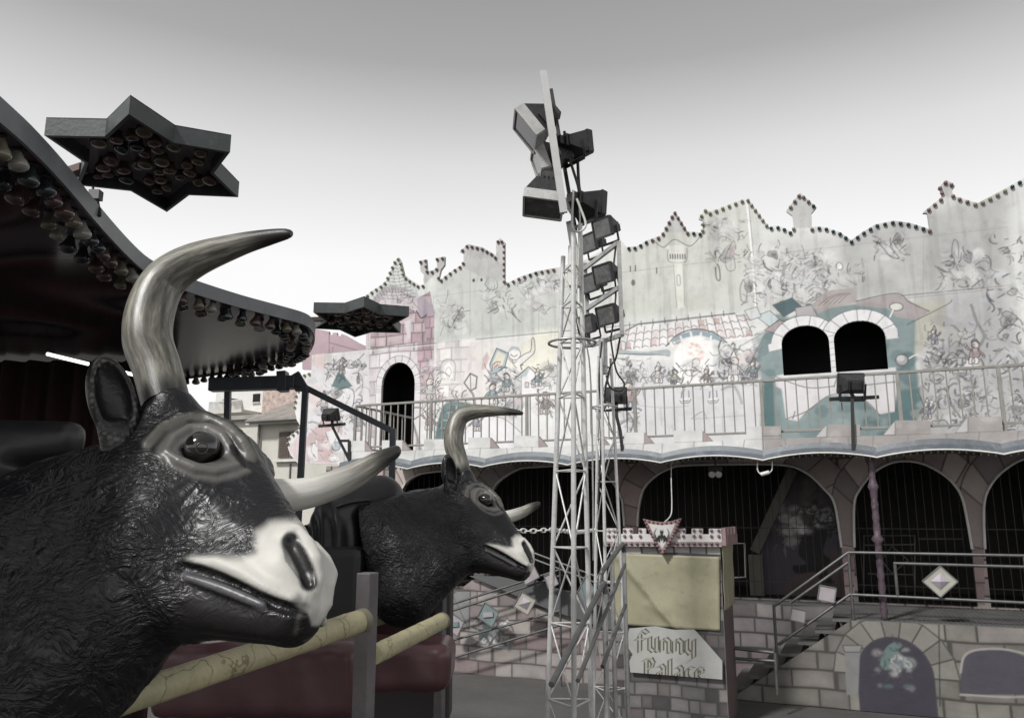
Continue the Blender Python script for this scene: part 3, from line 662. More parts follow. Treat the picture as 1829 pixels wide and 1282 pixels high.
    def blots(s, box, n, seed, cols, r=(5, 18), a=0.6):
        rg = random.Random(seed); x0, y0, x1, y1 = box
        for _ in range(n):
            x, y = rg.uniform(x0, x1), rg.uniform(y0, y1); R = rg.uniform(*r); t0 = rg.uniform(0, 6); q = rg.uniform(.4, 1)
            s.fill([(x + R * rg.uniform(.6, 1.2) * math.cos(t0 + k * .9), y + R * q * rg.uniform(.6, 1.2) * math.sin(t0 + k * .9)) for k in range(7)], rg.choice(cols), a * rg.uniform(.5, 1), soft=2.5, curve=True)
    def stones(s, poly, row, wid, cols, seed, mortar=(0.12, 0.11, 0.11), raw=False, tone=0.5, mw=1.0, keep=1.0):
        """courses of blocks inside a polygon, each with its own tint and a rounded painted edge"""
        P = poly if raw else s.pp(poly); w = s.win(P, 0.02); X, Z = s.X[w], s.Z[w]
        if not X.size: return
        m = in_poly(X, Z, P); rg = np.random.default_rng(seed)
        zz = (Z + 0.010 * np.sin(X * 5 + seed)) / row; r = np.floor(zz).astype(int); fz = zz - r
        off = rg.random(4096); xx = X / wid + off[r % 4096] * 3; jit = rg.random(4096) * .5
        cidx = np.floor(xx + .25 * np.sin(xx * 2.1 + r)).astype(int); fx = (xx + .25 * np.sin(xx * 2.1 + r)) - cidx
        hid = (r * 71 + cidx * 37 + seed * 13) % 4096
        t = rg.random(4096)[hid]; t2 = rg.random(4096)[(hid * 7 + 5) % 4096]; C = np.array(cols, np.float32); base = C[(t * len(cols)).astype(int) % len(cols)]
        base = base * (0.85 + 0.3 * t2)[..., None] * (0.8 + 0.4 * noise2(X, Z, 0.25, seed + 3))[..., None]
        e = np.minimum(np.minimum(fx, 1 - fx) * wid, np.minimum(fz, 1 - fz) * row)
        k = 1 - sstep(0.006 * mw, 0.016 * mw, e); soft = np.clip(1 - e / 0.07, 0, 1) * .35 * tone
        base = base * (1 - soft)[..., None]; base = base * (1 - k[..., None]) + np.array(mortar, np.float32) * k[..., None]
        s.mix(w, m * keep * 1.0, 0) if False else None
        kk = (m * keep)[..., None]; s.rgb[w] = s.rgb[w] * (1 - kk) + base * kk
    def board(s, name, outline, holes, mats, parent=None, th=0.05, raw=False, label=None):
        h = s.h; OL = outline if raw else s.pp(outline); HL = [q if raw else s.pp(q) for q in holes]
        Xc, Zc = s.X[:-1, :-1] + h / 2, s.Z[:-1, :-1] + h / 2
        keep = in_poly(Xc, Zc, OL)
        for q in HL: keep &= ~in_poly(Xc, Zc, q)
        used = np.zeros(s.X.shape, np.int8)
        for a in (0, 1):
            for b in (0, 1): used[a:s.nx - 1 + a, b:s.nz - 1 + b] += keep
        vm = used > 0; bd = vm & (used < 4); ids = np.full(s.X.shape, -1); ids[vm] = np.arange(vm.sum())
        VX, VZ = s.X.copy(), s.Z.copy(); B = np.argwhere(bd)
        bx, bz = s.X[bd], s.Z[bd]; best = np.full(len(bx), 1e9); nx_, nz_ = bx.copy(), bz.copy()
        for L in [OL] + HL:
            for (ax, az), (cx_, cz_) in zip(L, L[1:] + L[:1]):
                l2 = (cx_ - ax) ** 2 + (cz_ - az) ** 2 + 1e-12; t = np.clip(((bx - ax) * (cx_ - ax) + (bz - az) * (cz_ - az)) / l2, 0, 1)
                qx, qz = ax + t * (cx_ - ax), az + t * (cz_ - az); d = np.hypot(bx - qx, bz - qz); u = d < best; best[u] = d[u]; nx_[u] = qx[u]; nz_[u] = qz[u]
        ok = best < h * 1.2; VX[bd] = np.where(ok, nx_, bx); VZ[bd] = np.where(ok, nz_, bz)
        vx, vz, col = VX[vm], VZ[vm], s.rgb[vm]; nf = len(vx)
        I = np.argwhere(keep); q = np.stack([ids[I[:, 0], I[:, 1]], ids[I[:, 0] + 1, I[:, 1]], ids[I[:, 0] + 1, I[:, 1] + 1], ids[I[:, 0], I[:, 1] + 1]], 1)
        mi = [np.zeros(len(q), int)]
        # rim
        E = []
        kp = np.zeros((keep.shape[0] + 2, keep.shape[1] + 2), bool); kp[1:-1, 1:-1] = keep
        for i, j in I:
            if not kp[i, j + 1]: E.append((ids[i, j + 1], ids[i, j]))
            if not kp[i + 2, j + 1]: E.append((ids[i + 1, j], ids[i + 1, j + 1]))
            if not kp[i + 1, j]: E.append((ids[i, j], ids[i + 1, j]))
            if not kp[i + 1, j + 2]: E.append((ids[i + 1, j + 1], ids[i, j + 1]))
        E = np.array(E); bi = np.unique(E); back = {int(b): nf + k for k, b in enumerate(bi)}
        E2 = np.array([[a, back[int(a)], back[int(b)], b] for a, b in E])
        allx = np.r_[vx, vx[bi]]; allz = np.r_[vz, vz[bi]]; ally = np.r_[np.full(nf, s.Y), np.full(len(bi), s.Y + th)]; allc = np.concatenate([col, col[bi] * .8])
        co = np.stack([allx, ally, allz], 1) if s.axis == 'Y' else np.stack([np.r_[np.full(nf, s.Y), np.full(len(bi), s.Y - th)], allx, allz], 1)
        Q = np.concatenate([q, E2])
        if s.axis != 'Y': Q = Q
        co = co - (np.array(world_loc(parent)) if parent else 0)
        me = fast_mesh(name, co, Q, False); set_paint(me, allc); me.materials.append(mats)
        o = bpy.data.objects.new(name, me); COL.objects.link(o)
        if parent: o.parent = parent
        if label: o['label'] = label
        return o
def arch_pts(xl, xr, zb, zs, zt, n=16):
    """opening outline: jambs from zb to spring zs, elliptical head to zt"""
    cx, rx = (xl + xr) / 2, (xr - xl) / 2
    return [(xl, zb)] + [(cx - rx * math.cos(math.pi * i / n), zs + (zt - zs) * math.sin(math.pi * i / n)) for i in range(n + 1)] + [(xr, zb)]
INK = (0.05, 0.05, 0.056)
M_PAINT = paint_mat('painted_board', 0.5, 0.10, 2.2, 0.12)
M_PAINT_ROUGH = paint_mat('painted_stone_board', 0.6, 0.16, 4.0, 0.25)
# ------------------------------------------------------------------ fun house
YW, YF = 14.4, 12.2                       # main wall and balcony front
Z_BALC, Z_PLAT = 3.66, 1.17
FH = thing('fun_house', 'castle shaped fairground fun house with painted cut-out skyline, balcony and dark arches below', 'fun house', (-4.0, YW, 0))
c = Canvas(YW, -11.9, 4.6, 3.1, 8.6, 0.0115, (0.66, 0.665, 0.645))
N1 = noise2(c.X, c.Z, 1.6, 5); N2 = noise2(c.X, c.Z, 0.35, 9)
c.rgb *= (0.86 + 0.26 * N1)[..., None]
def blend(mask, col): c.rgb[:] = c.rgb * (1 - mask[..., None]) + np.array(col, np.float32) * mask[..., None]
blend(sstep(.45, .65, N1) * .5, (0.56, 0.585, 0.535)); blend(sstep(.55, .7, N2) * .35, (0.74, 0.735, 0.72))
# broad colour fields
c.fill([(500, 640), (1100, 583), (1100, 830), (500, 860)], (0.70, 0.685, 0.685), .8, 8, .3, 3)
c.fill([(780, 470), (1000, 470), (1000, 590), (775, 608)], (0.47, 0.49, 0.455), .8, 10, .4, 4)
c.fill([(1110, 440), (1340, 360), (1350, 550), (1110, 565)], (0.50, 0.51, 0.455), .85, 10, .4, 14)
c.fill([(1500, 420), (1800, 340), (1800, 520), (1500, 540)], (0.36, 0.36, 0.355), .9, 14, .3, 6)
c.fill([(1380, 430), (1500, 420), (1500, 540), (1380, 560)], (0.46, 0.46, 0.455), .7, 16, .4, 7)
c.fill([(1640, 530), (1800, 512), (1860, 800), (1640, 800)], (0.36, 0.355, 0.365), .92, 12, .3, 8)
c.fill([(1630, 540), (1690, 533), (1685, 600), (1630, 640)], (0.44, 0.43, 0.355), .9, 5, .2, 9)
c.fill([(960, 590), (1000, 586), (990, 660), (940, 700), (900, 640)], (0.74, 0.72, 0.60), .8, 9, .3, 10)
c.fill([(1110, 650), (1360, 640), (1360, 800), (1110, 810)], (0.54, 0.525, 0.55), .85, 10, .3, 11)
# left: pink blocks and the doorway's stonework
pk = [(0.40, 0.295, 0.325), (0.47, 0.35, 0.385), (0.52, 0.42, 0.44), (0.43, 0.33, 0.36)]
c.fill([(640, 560), (720, 500), (775, 560), (775, 720), (650, 720)], (0.56, 0.50, 0.52), .9, 3)
c.stones([(662, 590), (716, 575), (724, 548), (775, 570), (772, 614), (662, 624)], 0.22, 0.30, pk, 3, (0.2, .16, .17))
c.stones([(752, 530), (768, 520), (776, 560), (774, 690), (742, 690), (742, 612), (762, 610)], 0.24, 0.26, pk, 4, (0.2, .16, .17))
c.stones([(660, 624), (745, 612), (750, 820), (655, 820)], 0.30, 0.34, [(0.60, .55, .575), (.66, .62, .63), (.55, .49, .51)], 5, (0.3, .27, .28), tone=.3)
c.fill([(722, 575), (735, 570), (733, 604), (728, 604)], (0.62, .58, .59), 1)
c.fill([(744, 535), (752, 528), (772, 545), (778, 560), (748, 565)], (0.36, 0.31, 0.36), .9, 2); c.line([(744, 555), (752, 568), (762, 562)], 2, INK)
# cone tower and its shell brim
c.fill([(640, 535), (690, 480), (711, 458), (728, 495), (748, 515), (745, 530), (700, 512), (668, 522)], (0.60, 0.62, 0.60), 1)
for k in range(11):
    y = 470 + k * 6; x0, x1 = 711 - (k + 2) * 3.4, 711 + (k + 2) * 2.6
    c.line([(x0, y + 2), ((x0 + x1) / 2, y + 4), (x1, y)], 1.2, (0.16, .17, .17), .8)
    for j in range(k // 2 + 2): xx = x0 + (j + .5 + .3 * (k % 2)) * 9; c.line([(xx, y), (xx + 1, y + 6)], 1.1, (0.2, .2, .2), .7) if xx < x1 else None
c.fill([(664, 538), (690, 512), (722, 514), (746, 528), (735, 522), (700, 520), (682, 530), (676, 545)], (0.36, 0.33, 0.34), .9, 2, curve=True)
for k in range(14): c.line([(667 + k * 5.5, 535 - 20 * math.sin(k * .2 + .3)), (672 + k * 5, 541 - 18 * math.sin(k * .2 + .3))], 1, INK, .6)
c.scribble((680, 525, 740, 550), 16, 21)
# long joints between the panels
c.line([(540, 635), (1100, 583), (1370, 560)], 1.5, (0.2, .2, .2), .8, curve=False); c.line([(540, 638), (1100, 586)], 1.2, (0.75, .75, .74), .8, curve=False)
c.line([(1604, 529), (1800, 510)], 1.6, (0.2, .2, .2), .8, curve=False); c.line([(1604, 534), (1800, 515)], 1.2, (0.25, .25, .25), .6, curve=False)
c.line([(1110, 487), (1400, 452), (1800, 406)], 1.0, (0.3, .3, .3), .6, curve=False); c.line([(775, 530), (1000, 500)], 1.0, (.3, .3, .3), .5, curve=False)
for x, y0, y1 in ((774, 530, 700), (963, 484, 592), (1100, 430, 700), (658, 520, 830), (840, 437, 600), (1650, 400, 530)): c.line([(x, y0), (x - 1, y1)], 1.1, (.3, .3, .3), .6, curve=False)
c.line([(1334, 356), (1345, 470), (1351, 560)], 3.2, (0.80, .80, .79), 1, curve=False); c.line([(1337, 356), (1347, 470), (1353, 560)], 1.2, (0.3, .3, .3), .8, curve=False)
# skyline figures: faint bat-like scrawls, towers, cottages
for b, n, sd in (((790, 540, 830, 590), 34, 31), ((870, 515, 900, 560), 26, 32), ((905, 500, 985, 560), 46, 33), ((960, 490, 1000, 520), 22, 34), ((1270, 420, 1330, 470), 30, 35), ((1255, 390, 1330, 420), 34, 36),
                 ((1360, 440, 1400, 540), 30, 37), ((1395, 450, 1485, 545), 120, 38), ((1560, 420, 1620, 462), 30, 39), ((1680, 450, 1760, 520), 60, 40), ((1490, 470, 1545, 505), 14, 41), ((1330, 450, 1370, 545), 40, 42)):
    c.scribble(b, int(n * 1.3), sd, a=.7); c.blots(b, n // 5, sd + 200, [(.72, .72, .71), (.5, .5, .5), (.62, .61, .6)], (6, 14), .5)
for sgn, x, y in ((1, 1200, 455), ):
    c.fill([(1190, 440), (1225, 437), (1222, 470), (1196, 472)], (0.66, .65, .61), .9); c.line([(1168, 430), (1185, 442), (1205, 428), (1232, 440), (1250, 424)], 1.4, INK, .7)
    for k in range(7): c.line([(1197 + k * 4.4, 455), (1197.5 + k * 4.4, 462)], 2, INK, .8)
    c.line([(1193, 446), (1194, 466), (1210, 470), (1226, 466), (1227, 444)], 1.2, INK, .7); c.fill([(1203, 470), (1220, 470), (1222, 550), (1210, 552)], (0.68, .68, .62), .9, 2)
    c.line([(1203, 472), (1209, 550)], 1, INK, .5); c.line([(1220, 472), (1223, 545)], 1, INK, .4); c.line([(1209, 493), (1214, 492), (1215, 508), (1210, 509), (1209, 493)], 1.2, INK, .6)
for x, y in ((1126, 480), (1135, 479), (1173, 483)): c.line([(x, y - 4), (x, y + 5)], 2, INK, .8)
c.disc(1131, 505, 3.6, 5.5, (0.16, .15, .15)); c.disc(846, 501, 2.4, 3.2, INK); c.disc(860, 500, 2.2, 3.2, INK)
c.line([(1310, 455), (1313, 480), (1300, 483), (1296, 460), (1310, 430), (1314, 445)], 1.2, INK, .6); c.fill([(1300, 452), (1310, 432), (1313, 455), (1303, 460)], (.45, .38, .36), .8)
c.line([(1278, 478), (1280, 498), (1286, 500), (1285, 480), (1281, 472)], 2.2, INK, .7); c.line([(1322, 515), (1328, 500), (1334, 518), (1332, 538), (1324, 536), (1322, 515)], 2, (.25, .24, .25), .8)
c.line([(1400, 486), (1402, 470), (1399, 492)], 4, (.3, .3, .32), .8)
for k in range(5): c.line([(830 + k * 9, 447 - k), (838 + k * 9, 455)], 1.3, INK, .6)
c.line([(833, 462), (837, 449), (841, 449), (840, 462)], 1.2, INK, .8); c.line([(821, 451), (838, 437), (862, 443), (888, 462)], 2.4, (.25, .25, .26), .8); c.scribble((845, 440, 885, 462), 22, 43)
c.line([(866, 508), (874, 495), (886, 500), (888, 514), (876, 518), (866, 508)], 1.2, INK, .7); c.line([(1700, 462), (1701, 438), (1706, 428), (1712, 438), (1712, 462)], 1.3, INK, .6); c.line([(1560, 430), (1575, 440), (1590, 458), (1606, 461), (1590, 440), (1600, 428)], 1.5, INK, .7)
# left wing below the joint
wing = [(556, 640), (658, 624), (660, 720), (640, 828), (520, 830)]
c.fill(wing, (0.62, .60, .615), .9, 2); c.blots((545, 640, 600, 720), 12, 51, [(.60, .50, .48), (.68, .66, .6), (.35, .42, .42), (.7, .69, .68)], (8, 20), .8)
c.fill([(592, 690), (600, 672), (608, 656), (618, 675), (630, 690), (610, 696)], (0.10, .16, .16), .95, 1.5); c.fill([(600, 700), (630, 694), (634, 715), (625, 735), (600, 730)], (0.66, .65, .66), .9)
c.line([(590, 660), (612, 640), (628, 652), (650, 632)], 2, INK, .8); c.scribble((580, 640, 655, 680), 60, 52, w=(1, 2.6)); c.scribble((570, 690, 650, 760), 60, 53)
c.line([(598, 700), (616, 692), (632, 700), (630, 730)], 1.8, INK, .8); c.line([(636, 680), (642, 668), (648, 682), (646, 700)], 1.2, INK, .7); c.fill([(637, 672), (643, 670), (643, 686), (637, 686)], (.12, .12, .13), .8)
c.fill([(548, 780), (580, 745), (610, 740), (612, 770), (600, 826), (540, 826)], (0.50, .365, .36), .85, 3, .25, 54); c.fill([(515, 800), (545, 765), (548, 826), (530, 826)], (.60, .49, .49), .8, 4)
c.fill([(548, 800), (566, 785), (568, 822), (554, 826)], (.70, .69, .70), .9, 1.5); c.fill([(582, 772), (600, 766), (620, 790), (612, 812), (598, 806)], (.68, .68, .69), .9, 1.5); c.line([(582, 772), (590, 800), (600, 818), (612, 810)], 1.3, INK, .7)
c.disc(600, 797, 8, 8, (.40, .45, .48), 1, INK); c.scribble((545, 750, 640, 825), 36, 55)
# door arch voussoirs
DOOR = arch_pts(c.p(681, 700)[0], c.p(740.5, 700)[0], 3.7, c.p(710, 688)[1], c.p(710, 647)[1])
def vouss(xl, xr, zb, zs, zt, wd, col, n, ln=INK, jamb=True):
    cx, rx, rz = (xl + xr) / 2, (xr - xl) / 2, zt - zs; O, I = [], []
    for i in range(25): t = math.pi * i / 24; I.append((cx - rx * math.cos(t), zs + rz * math.sin(t))); O.append((cx - (rx + wd) * math.cos(t), zs + (rz + wd) * math.sin(t)))
    c.fill(O + I[::-1], col, 1, 1, raw=True)
    c.line(O, 1.3, ln, .6, raw=True, curve=False)
    for i in range(n + 1):
        t = math.pi * i / n; c.line([(cx - rx * math.cos(t), zs + rz * math.sin(t)), (cx - (rx + wd) * math.cos(t), zs + (rz + wd) * math.sin(t))], 1.2, ln, .65, raw=True, curve=False)
    if jamb:
        for sx in (-1, 1):
            a, b = cx + sx * rx, cx + sx * (rx + wd); c.fill([(a, zs), (b, zs), (b, zb), (a, zb)], col, 1, 1, raw=True); c.line([(b, zs), (b, zb)], 1.1, ln, .5, raw=True, curve=False)
            for q in range(3): z = zs - .05 - q * .04; c.line([(min(a, b) - .03, z), (max(a, b) + .03, z)], 1.1, ln, .4, raw=True, curve=False)
vouss(DOOR[0][0], DOOR[-1][0], 3.7, DOOR[1][1], c.p(710, 647)[1], 0.14, (0.64, .62, .625), 9)
# middle: niche, shield bearer, lantern, cottage, teal heap
c.stones([(780, 612), (850, 604), (846, 700), (780, 720)], 0.26, 0.40, [(.66, .63, .60), (.72, .69, .66), (.62, .58, .58)], 61, (.42, .39, .38), tone=.15, keep=.8)
c.line([(788, 680), (788, 652), (800, 641), (813, 650), (812, 680)], 1.6, (.3, .28, .28), .8); c.fill([(792, 676), (793, 655), (801, 647), (809, 655), (809, 676)], (.78, .77, .75), .9); c.line([(800, 676), (796, 664), (801, 656), (806, 664), (801, 676)], 1.2, (.3, .25, .2), .7); c.line([(785, 683), (815, 682)], 2.4, (.7, .69, .68), 1)
c.scribble((752, 645, 785, 745), 70, 62, w=(1, 2.4)); c.blots((752, 645, 785, 745), 10, 63, [(.7, .7, .7), (.55, .42, .44), (.4, .4, .42)], (5, 11), .7)
c.fill([(840, 612), (885, 606), (875, 690), (850, 730), (818, 735), (825, 690)], (.70, .655, .625), .8, 3, .2, 64); c.fill([(862, 640), (870, 628), (874, 640), (866, 660), (860, 660)], (.48, .37, .36), .8, 2); c.fill([(836, 650), (843, 642), (842, 658), (835, 666)], (.55, .5, .55), .8, 2)
c.line([(829, 684), (840, 667), (852, 673), (850, 693), (840, 698), (829, 684)], 2.6, (.12, .13, .14), .9, curve=False); c.line([(840, 667), (841, 695)], 1.6, INK, .8); c.line([(840, 698), (846, 708), (852, 742)], 4, (.2, .22, .24), .9)
sh = [(887, 622), (908, 631), (902, 655), (890, 665), (876, 669), (875, 650)]
c.fill(sh, (.36, .42, .46), 1, 1.2); c.fill([(889, 627), (903, 634), (898, 652), (880, 661), (880, 648)], (.66, .63, .52), 1, 1); c.line(sh, 1.5, INK, .9, curve=False, closed=True)
for k in range(3): c.line([(884 + k * 5, 648 - k), (882 + k * 4, 658 - k)], 2, (.5, .33, .3), .8)
c.disc(919, 632, 11, 11, (.74, .72, .70), 1, INK); c.fill([(908, 628), (914, 618), (926, 620), (930, 628), (918, 624)], (.42, .45, .48), .9); c.line([(912, 633), (918, 637), (924, 634)], 1.2, INK); c.line([(908, 640), (918, 648), (930, 640)], 3, (.4, .4, .42), .9)
c.fill([(926, 640), (938, 632), (948, 626), (953, 632), (944, 640), (930, 650), (918, 656)], (.73, .72, .71), .9); c.line([(926, 640), (938, 632), (948, 626), (950, 606), (954, 606), (955, 628), (944, 640), (930, 652)], 1.4, INK, .8)
c.scribble((870, 655, 930, 745), 150, 65, w=(1, 2.6)); c.blots((870, 660, 930, 740), 26, 66, [(.3, .32, .34), (.72, .71, .7), (.5, .5, .5), (.6, .5, .5)], (4, 11), .7)
c.fill([(930, 672), (946, 658), (962, 670), (962, 705), (930, 705)], (.72, .70, .71), .95, 1.2); c.fill([(918, 678), (930, 664), (948, 656), (940, 672)], (.42, .48, .48), .9, 1.5); c.line([(918, 678), (944, 655), (970, 678)], 1.8, INK, .8, curve=False); c.line([(931, 672), (931, 704)], 1.2, INK, .7)
for x in (938, 950): c.line([(x, 683), (x + 6, 683), (x + 6, 692), (x, 692), (x, 683)], 1.3, INK, .8, curve=False); c.line([(x + 3, 683), (x + 3, 692)], 1, INK, .7)
c.line([(932, 660), (930, 652), (934, 652)], 2.2, INK, .8); c.scribble((955, 650, 995, 750), 60, 67); c.scribble((780, 700, 840, 770), 60, 68); c.scribble((1105, 640, 1140, 790), 70, 82, w=(1, 3))
c.fill([(776, 800), (784, 745), (800, 718), (845, 722), (860, 740), (830, 752), (800, 775), (790, 800)], (.085, .145, .145), .95, 2, .15, 69, curve=True); c.stones([(783, 760), (806, 724), (840, 726), (830, 748), (795, 775)], .16, .18, [(.10, .17, .17), (.16, .24, .24), (.07, .12, .12)], 70, (.4, .44, .43), keep=.7)
c.fill([(820, 800), (835, 762), (865, 745), (900, 748), (930, 770), (935, 800)], (.72, .70, .72), .9, 2, curve=True); c.line([(820, 800), (835, 762), (865, 745), (900, 748), (930, 772)], 1.4, INK, .6)
# right of the masts: tiled roof, lit alcove, figures
roof = [(1108, 624), (1120, 590), (1140, 582), (1310, 562), (1325, 570), (1350, 600), (1340, 604), (1296, 611), (1278, 597), (1245, 590), (1212, 598), (1190, 618), (1150, 624)]
c.fill(roof, (.74, .72, .71), 1, 1.2)
rgx = random.Random(71)
for k in range(17):
    x = 1112 + k * 13.6; top = 586 - (x - 1112) * .122; 
    for j in range(3):
        y = top + j * 13 + 2; sh_ = (k - 6) * .9 * j
        if rgx.random() < .33: c.fill([(x + sh_, y), (x + 10 + sh_, y - 1), (x + 11 + sh_, y + 12), (x + sh_, y + 13)], rgx.choice([(.50, .38, .36), (.58, .47, .45), (.62, .55, .53)]), .85, 1.2)
        c.line([(x + sh_, y + 12), (x + 5 + sh_, y + 8.5), (x + 11 + sh_, y + 11)], 1.5, (.2, .19, .19), .8); 
    c.line([(x - 1, top + 2), (x - 1 + (k - 6) * 1.6, top + 40)], 1.7, (.2, .19, .19), .75, curve=False)
c.line([(1118, 591), (1140, 579), (1312, 560)], 2.6, (.16, .16, .17), .85, curve=False)
for k in range(9): c.line([(1125 + k * 21, 586 - k * 2.6), (1124 + k * 21, 576 - k * 2.6)], 1.4, INK, .7)
c.fill([(1296, 611), (1278, 597), (1245, 589), (1212, 598), (1190, 618), (1200, 612), (1220, 604), (1250, 599), (1280, 607), (1292, 615)], (.25, .33, .37), .95, 1.2); c.line([(1190, 618), (1212, 597), (1245, 588), (1278, 596), (1298, 612)], 2, INK, .8)
for k in range(6): t = k / 5; c.line([(1198 + 90 * t, 612 - 18 * math.sin(math.pi * t)), (1202 + 84 * t, 619 - 17 * math.sin(math.pi * t))], 3.2, (.74, .73, .72), .9)
c.fill([(1205, 690), (1204, 630), (1220, 606), (1250, 600), (1272, 612), (1275, 690)], (.80, .79, .77), .95, 3, curve=False)
c.blots((1232, 612, 1258, 645), 16, 72, [(.62, .40, .35), (.7, .5, .44)], (2, 4), .9)
c.line([(1105, 628), (1150, 632), (1190, 628), (1194, 634)], 6, (.34, .37, .40), .9); c.line([(1105, 632), (1190, 634)], 1.4, INK, .8); c.line([(1130, 641), (1195, 640)], 3, (.68, .68, .68), .9)
c.line([(1215, 660), (1228, 650), (1243, 640), (1250, 648), (1240, 658), (1250, 664), (1232, 672), (1222, 664), (1213, 655)], 1.3, (.3, .27, .25), .8); c.line([(1216, 690), (1222, 665), (1240, 662), (1256, 670), (1258, 690)], 1.3, INK, .7); c.scribble((1165, 650, 1275, 690), 60, 73); c.scribble((1110, 640, 1165, 690), 30, 74)
c.line([(1235, 660), (1240, 664), (1246, 661), (1252, 664)], 1.2, INK, .8)
c.fill([(1282, 640), (1300, 620), (1315, 640), (1340, 630), (1358, 672), (1330, 680), (1315, 665), (1300, 650)], (.28, .28, .30), .8, 2, .2, 75, curve=True); c.scribble((1280, 615, 1360, 690), 90, 76, w=(1, 3)); c.blots((1290, 620, 1355, 680), 14, 77, [(.72, .71, .7), (.36, .35, .37), (.6, .5, .48)], (4, 12), .8)
c.line([(1375, 582), (1330, 668)], 2.2, (.22, .2, .2), .9); c.line([(1320, 620), (1372, 590)], 2, (.4, .36, .35), .8)
for x in (1218, 1268): c.line([(x, 700), (x, 715), (x + 12, 714), (x + 12, 698)], 1.6, INK, .7); c.line([(x - 4, 714), (x + 16, 712)], 3, (.7, .69, .7), .9); c.line([(x - 4, 714), (x, 720), (x + 12, 719), (x + 16, 712)], 1.3, INK, .7)
c.line([(1290, 695), (1310, 690), (1320, 705), (1325, 720)], 4, (.3, .29, .32), .7); c.line([(1180, 730), (1182, 760)], 3, (.45, .44, .47), .6); c.line([(1235, 748), (1255, 735), (1262, 748)], 1.3, INK, .5)
for pts in ([(1110, 720), (1180, 728), (1230, 725)], [(1240, 748), (1330, 742)], [(1200, 760), (1205, 780)], [(1290, 740), (1292, 775)]): c.line(pts, 1.1, (.3, .29, .3), .6)
# teal field with the twin windows
teal = [(1352, 640), (1362, 600), (1392, 575), (1450, 552), (1480, 548), (1560, 540), (1580, 545), (1600, 560), (1636, 566), (1634, 640), (1645, 735), (1600, 800), (1355, 800), (1362, 690)]
c.fill(teal, (.155, .215, .218), .95, 3, .1, 81)
c.blots((1360, 570, 1640, 790), 80, 83, [(.06, .11, .12), (.10, .155, .16), (.27, .335, .33), (.20, .265, .265), (.045, .09, .098)], (8, 26), .6)
c.fill([(1364, 680), (1382, 676), (1385, 770), (1400, 792), (1362, 796)], (.065, .125, .13), .9, 3); c.fill([(1590, 700), (1645, 690), (1652, 735), (1610, 790), (1585, 780)], (.075, .135, .14), .85, 4)
for q, cl in (([(1350, 565), (1375, 555), (1392, 570), (1375, 584)], (.5, .56, .57)), ([(1380, 545), (1415, 532), (1432, 548), (1400, 566)], (.05, .10, .11)), ([(1365, 590), (1392, 572), (1420, 580), (1390, 596)], (.38, .32, .32)), ([(1420, 550), (1450, 545), (1460, 565), (1425, 572)], (.40, .37, .38)), ([(1330, 555), (1352, 548), (1360, 566), (1340, 572)], (.6, .62, .62))):
    c.fill(q, cl, .95, 1.2); c.line(q, 1.3, INK, .6, curve=False, closed=True)
c.fill([(1450, 545), (1475, 520), (1525, 514), (1530, 540), (1480, 552), (1462, 560)], (.36, .315, .30), .95, 1.5, .15, 84); [c.line([(1462 + k * 9, 546 - k), (1480 + k * 8, 532 - k), (1500 + k * 5, 524)], 1.1, INK, .5) for k in range(5)]
c.fill([(1530, 538), (1600, 524), (1612, 530), (1650, 552), (1660, 556), (1640, 572), (1600, 566), (1590, 552), (1530, 546)], (.345, .305, .305), .95, 1.5, .15, 85); c.line([(1530, 538), (1600, 524), (1625, 540), (1660, 556)], 1.4, INK, .7)
c.disc(1601, 548, 12, 7, (.60, .60, .55), 1, INK); c.line([(1596, 552), (1590, 566)], 2, (.6, .6, .56))
ZW1 = [c.p(1440, 668)[1], c.p(1440, 612)[1], c.p(1440, 581)[1]]; ZW2 = [c.p(1537, 661)[1], c.p(1537, 604)[1], c.p(1537, 572.5)[1]]
W1 = (c.p(1396.5, 625)[0], c.p(1482, 625)[0]); W2 = (c.p(1490, 618)[0], c.p(1583, 618)[0])
zb = min(ZW1[0], ZW2[0])
vouss(W1[0], W1[1], zb, ZW1[1], ZW1[2], .175, (.70, .69, .69), 7, jamb=False); vouss(W2[0], W2[1], zb, ZW2[1], ZW2[2], .20, (.70, .69, .69), 8, jamb=False)
c.fill([(W1[1] - .02, zb), (W1[1] - .02, ZW1[1] + .1), (W2[0] + .02, ZW2[1] + .1), (W2[0] + .02, zb)], (.66, .65, .65), 1, 1, raw=True)
for k in range(6): z = zb + .08 + k * .11; c.line([(W1[1], z), (W2[0], z + .01)], 1.1, INK, .5, raw=True)
c.fill([(1372, 616), (1398, 606), (1400, 622), (1374, 628)], (.68, .67, .67), 1); c.fill([(1580, 588), (1602, 586), (1604, 604), (1584, 606)], (.64, .63, .63), 1)
c.fill([(1384, 672), (1400, 668), (1600, 656), (1604, 682), (1598, 735), (1570, 740), (1545, 715), (1510, 705), (1478, 708), (1440, 735), (1425, 752), (1404, 748), (1396, 695), (1386, 690)], (.60, .585, .59), .97, 1.5)
for pts in ([(1384, 672), (1440, 692), (1490, 690)], [(1490, 690), (1500, 660)], [(1545, 688), (1600, 682)], [(1404, 748), (1440, 735), (1478, 708), (1510, 704), (1545, 715), (1572, 742)], [(1416, 748), (1420, 735)], [(1540, 670), (1546, 688)], [(1596, 668), (1600, 735)]): c.line(pts, 1.5, INK, .7)
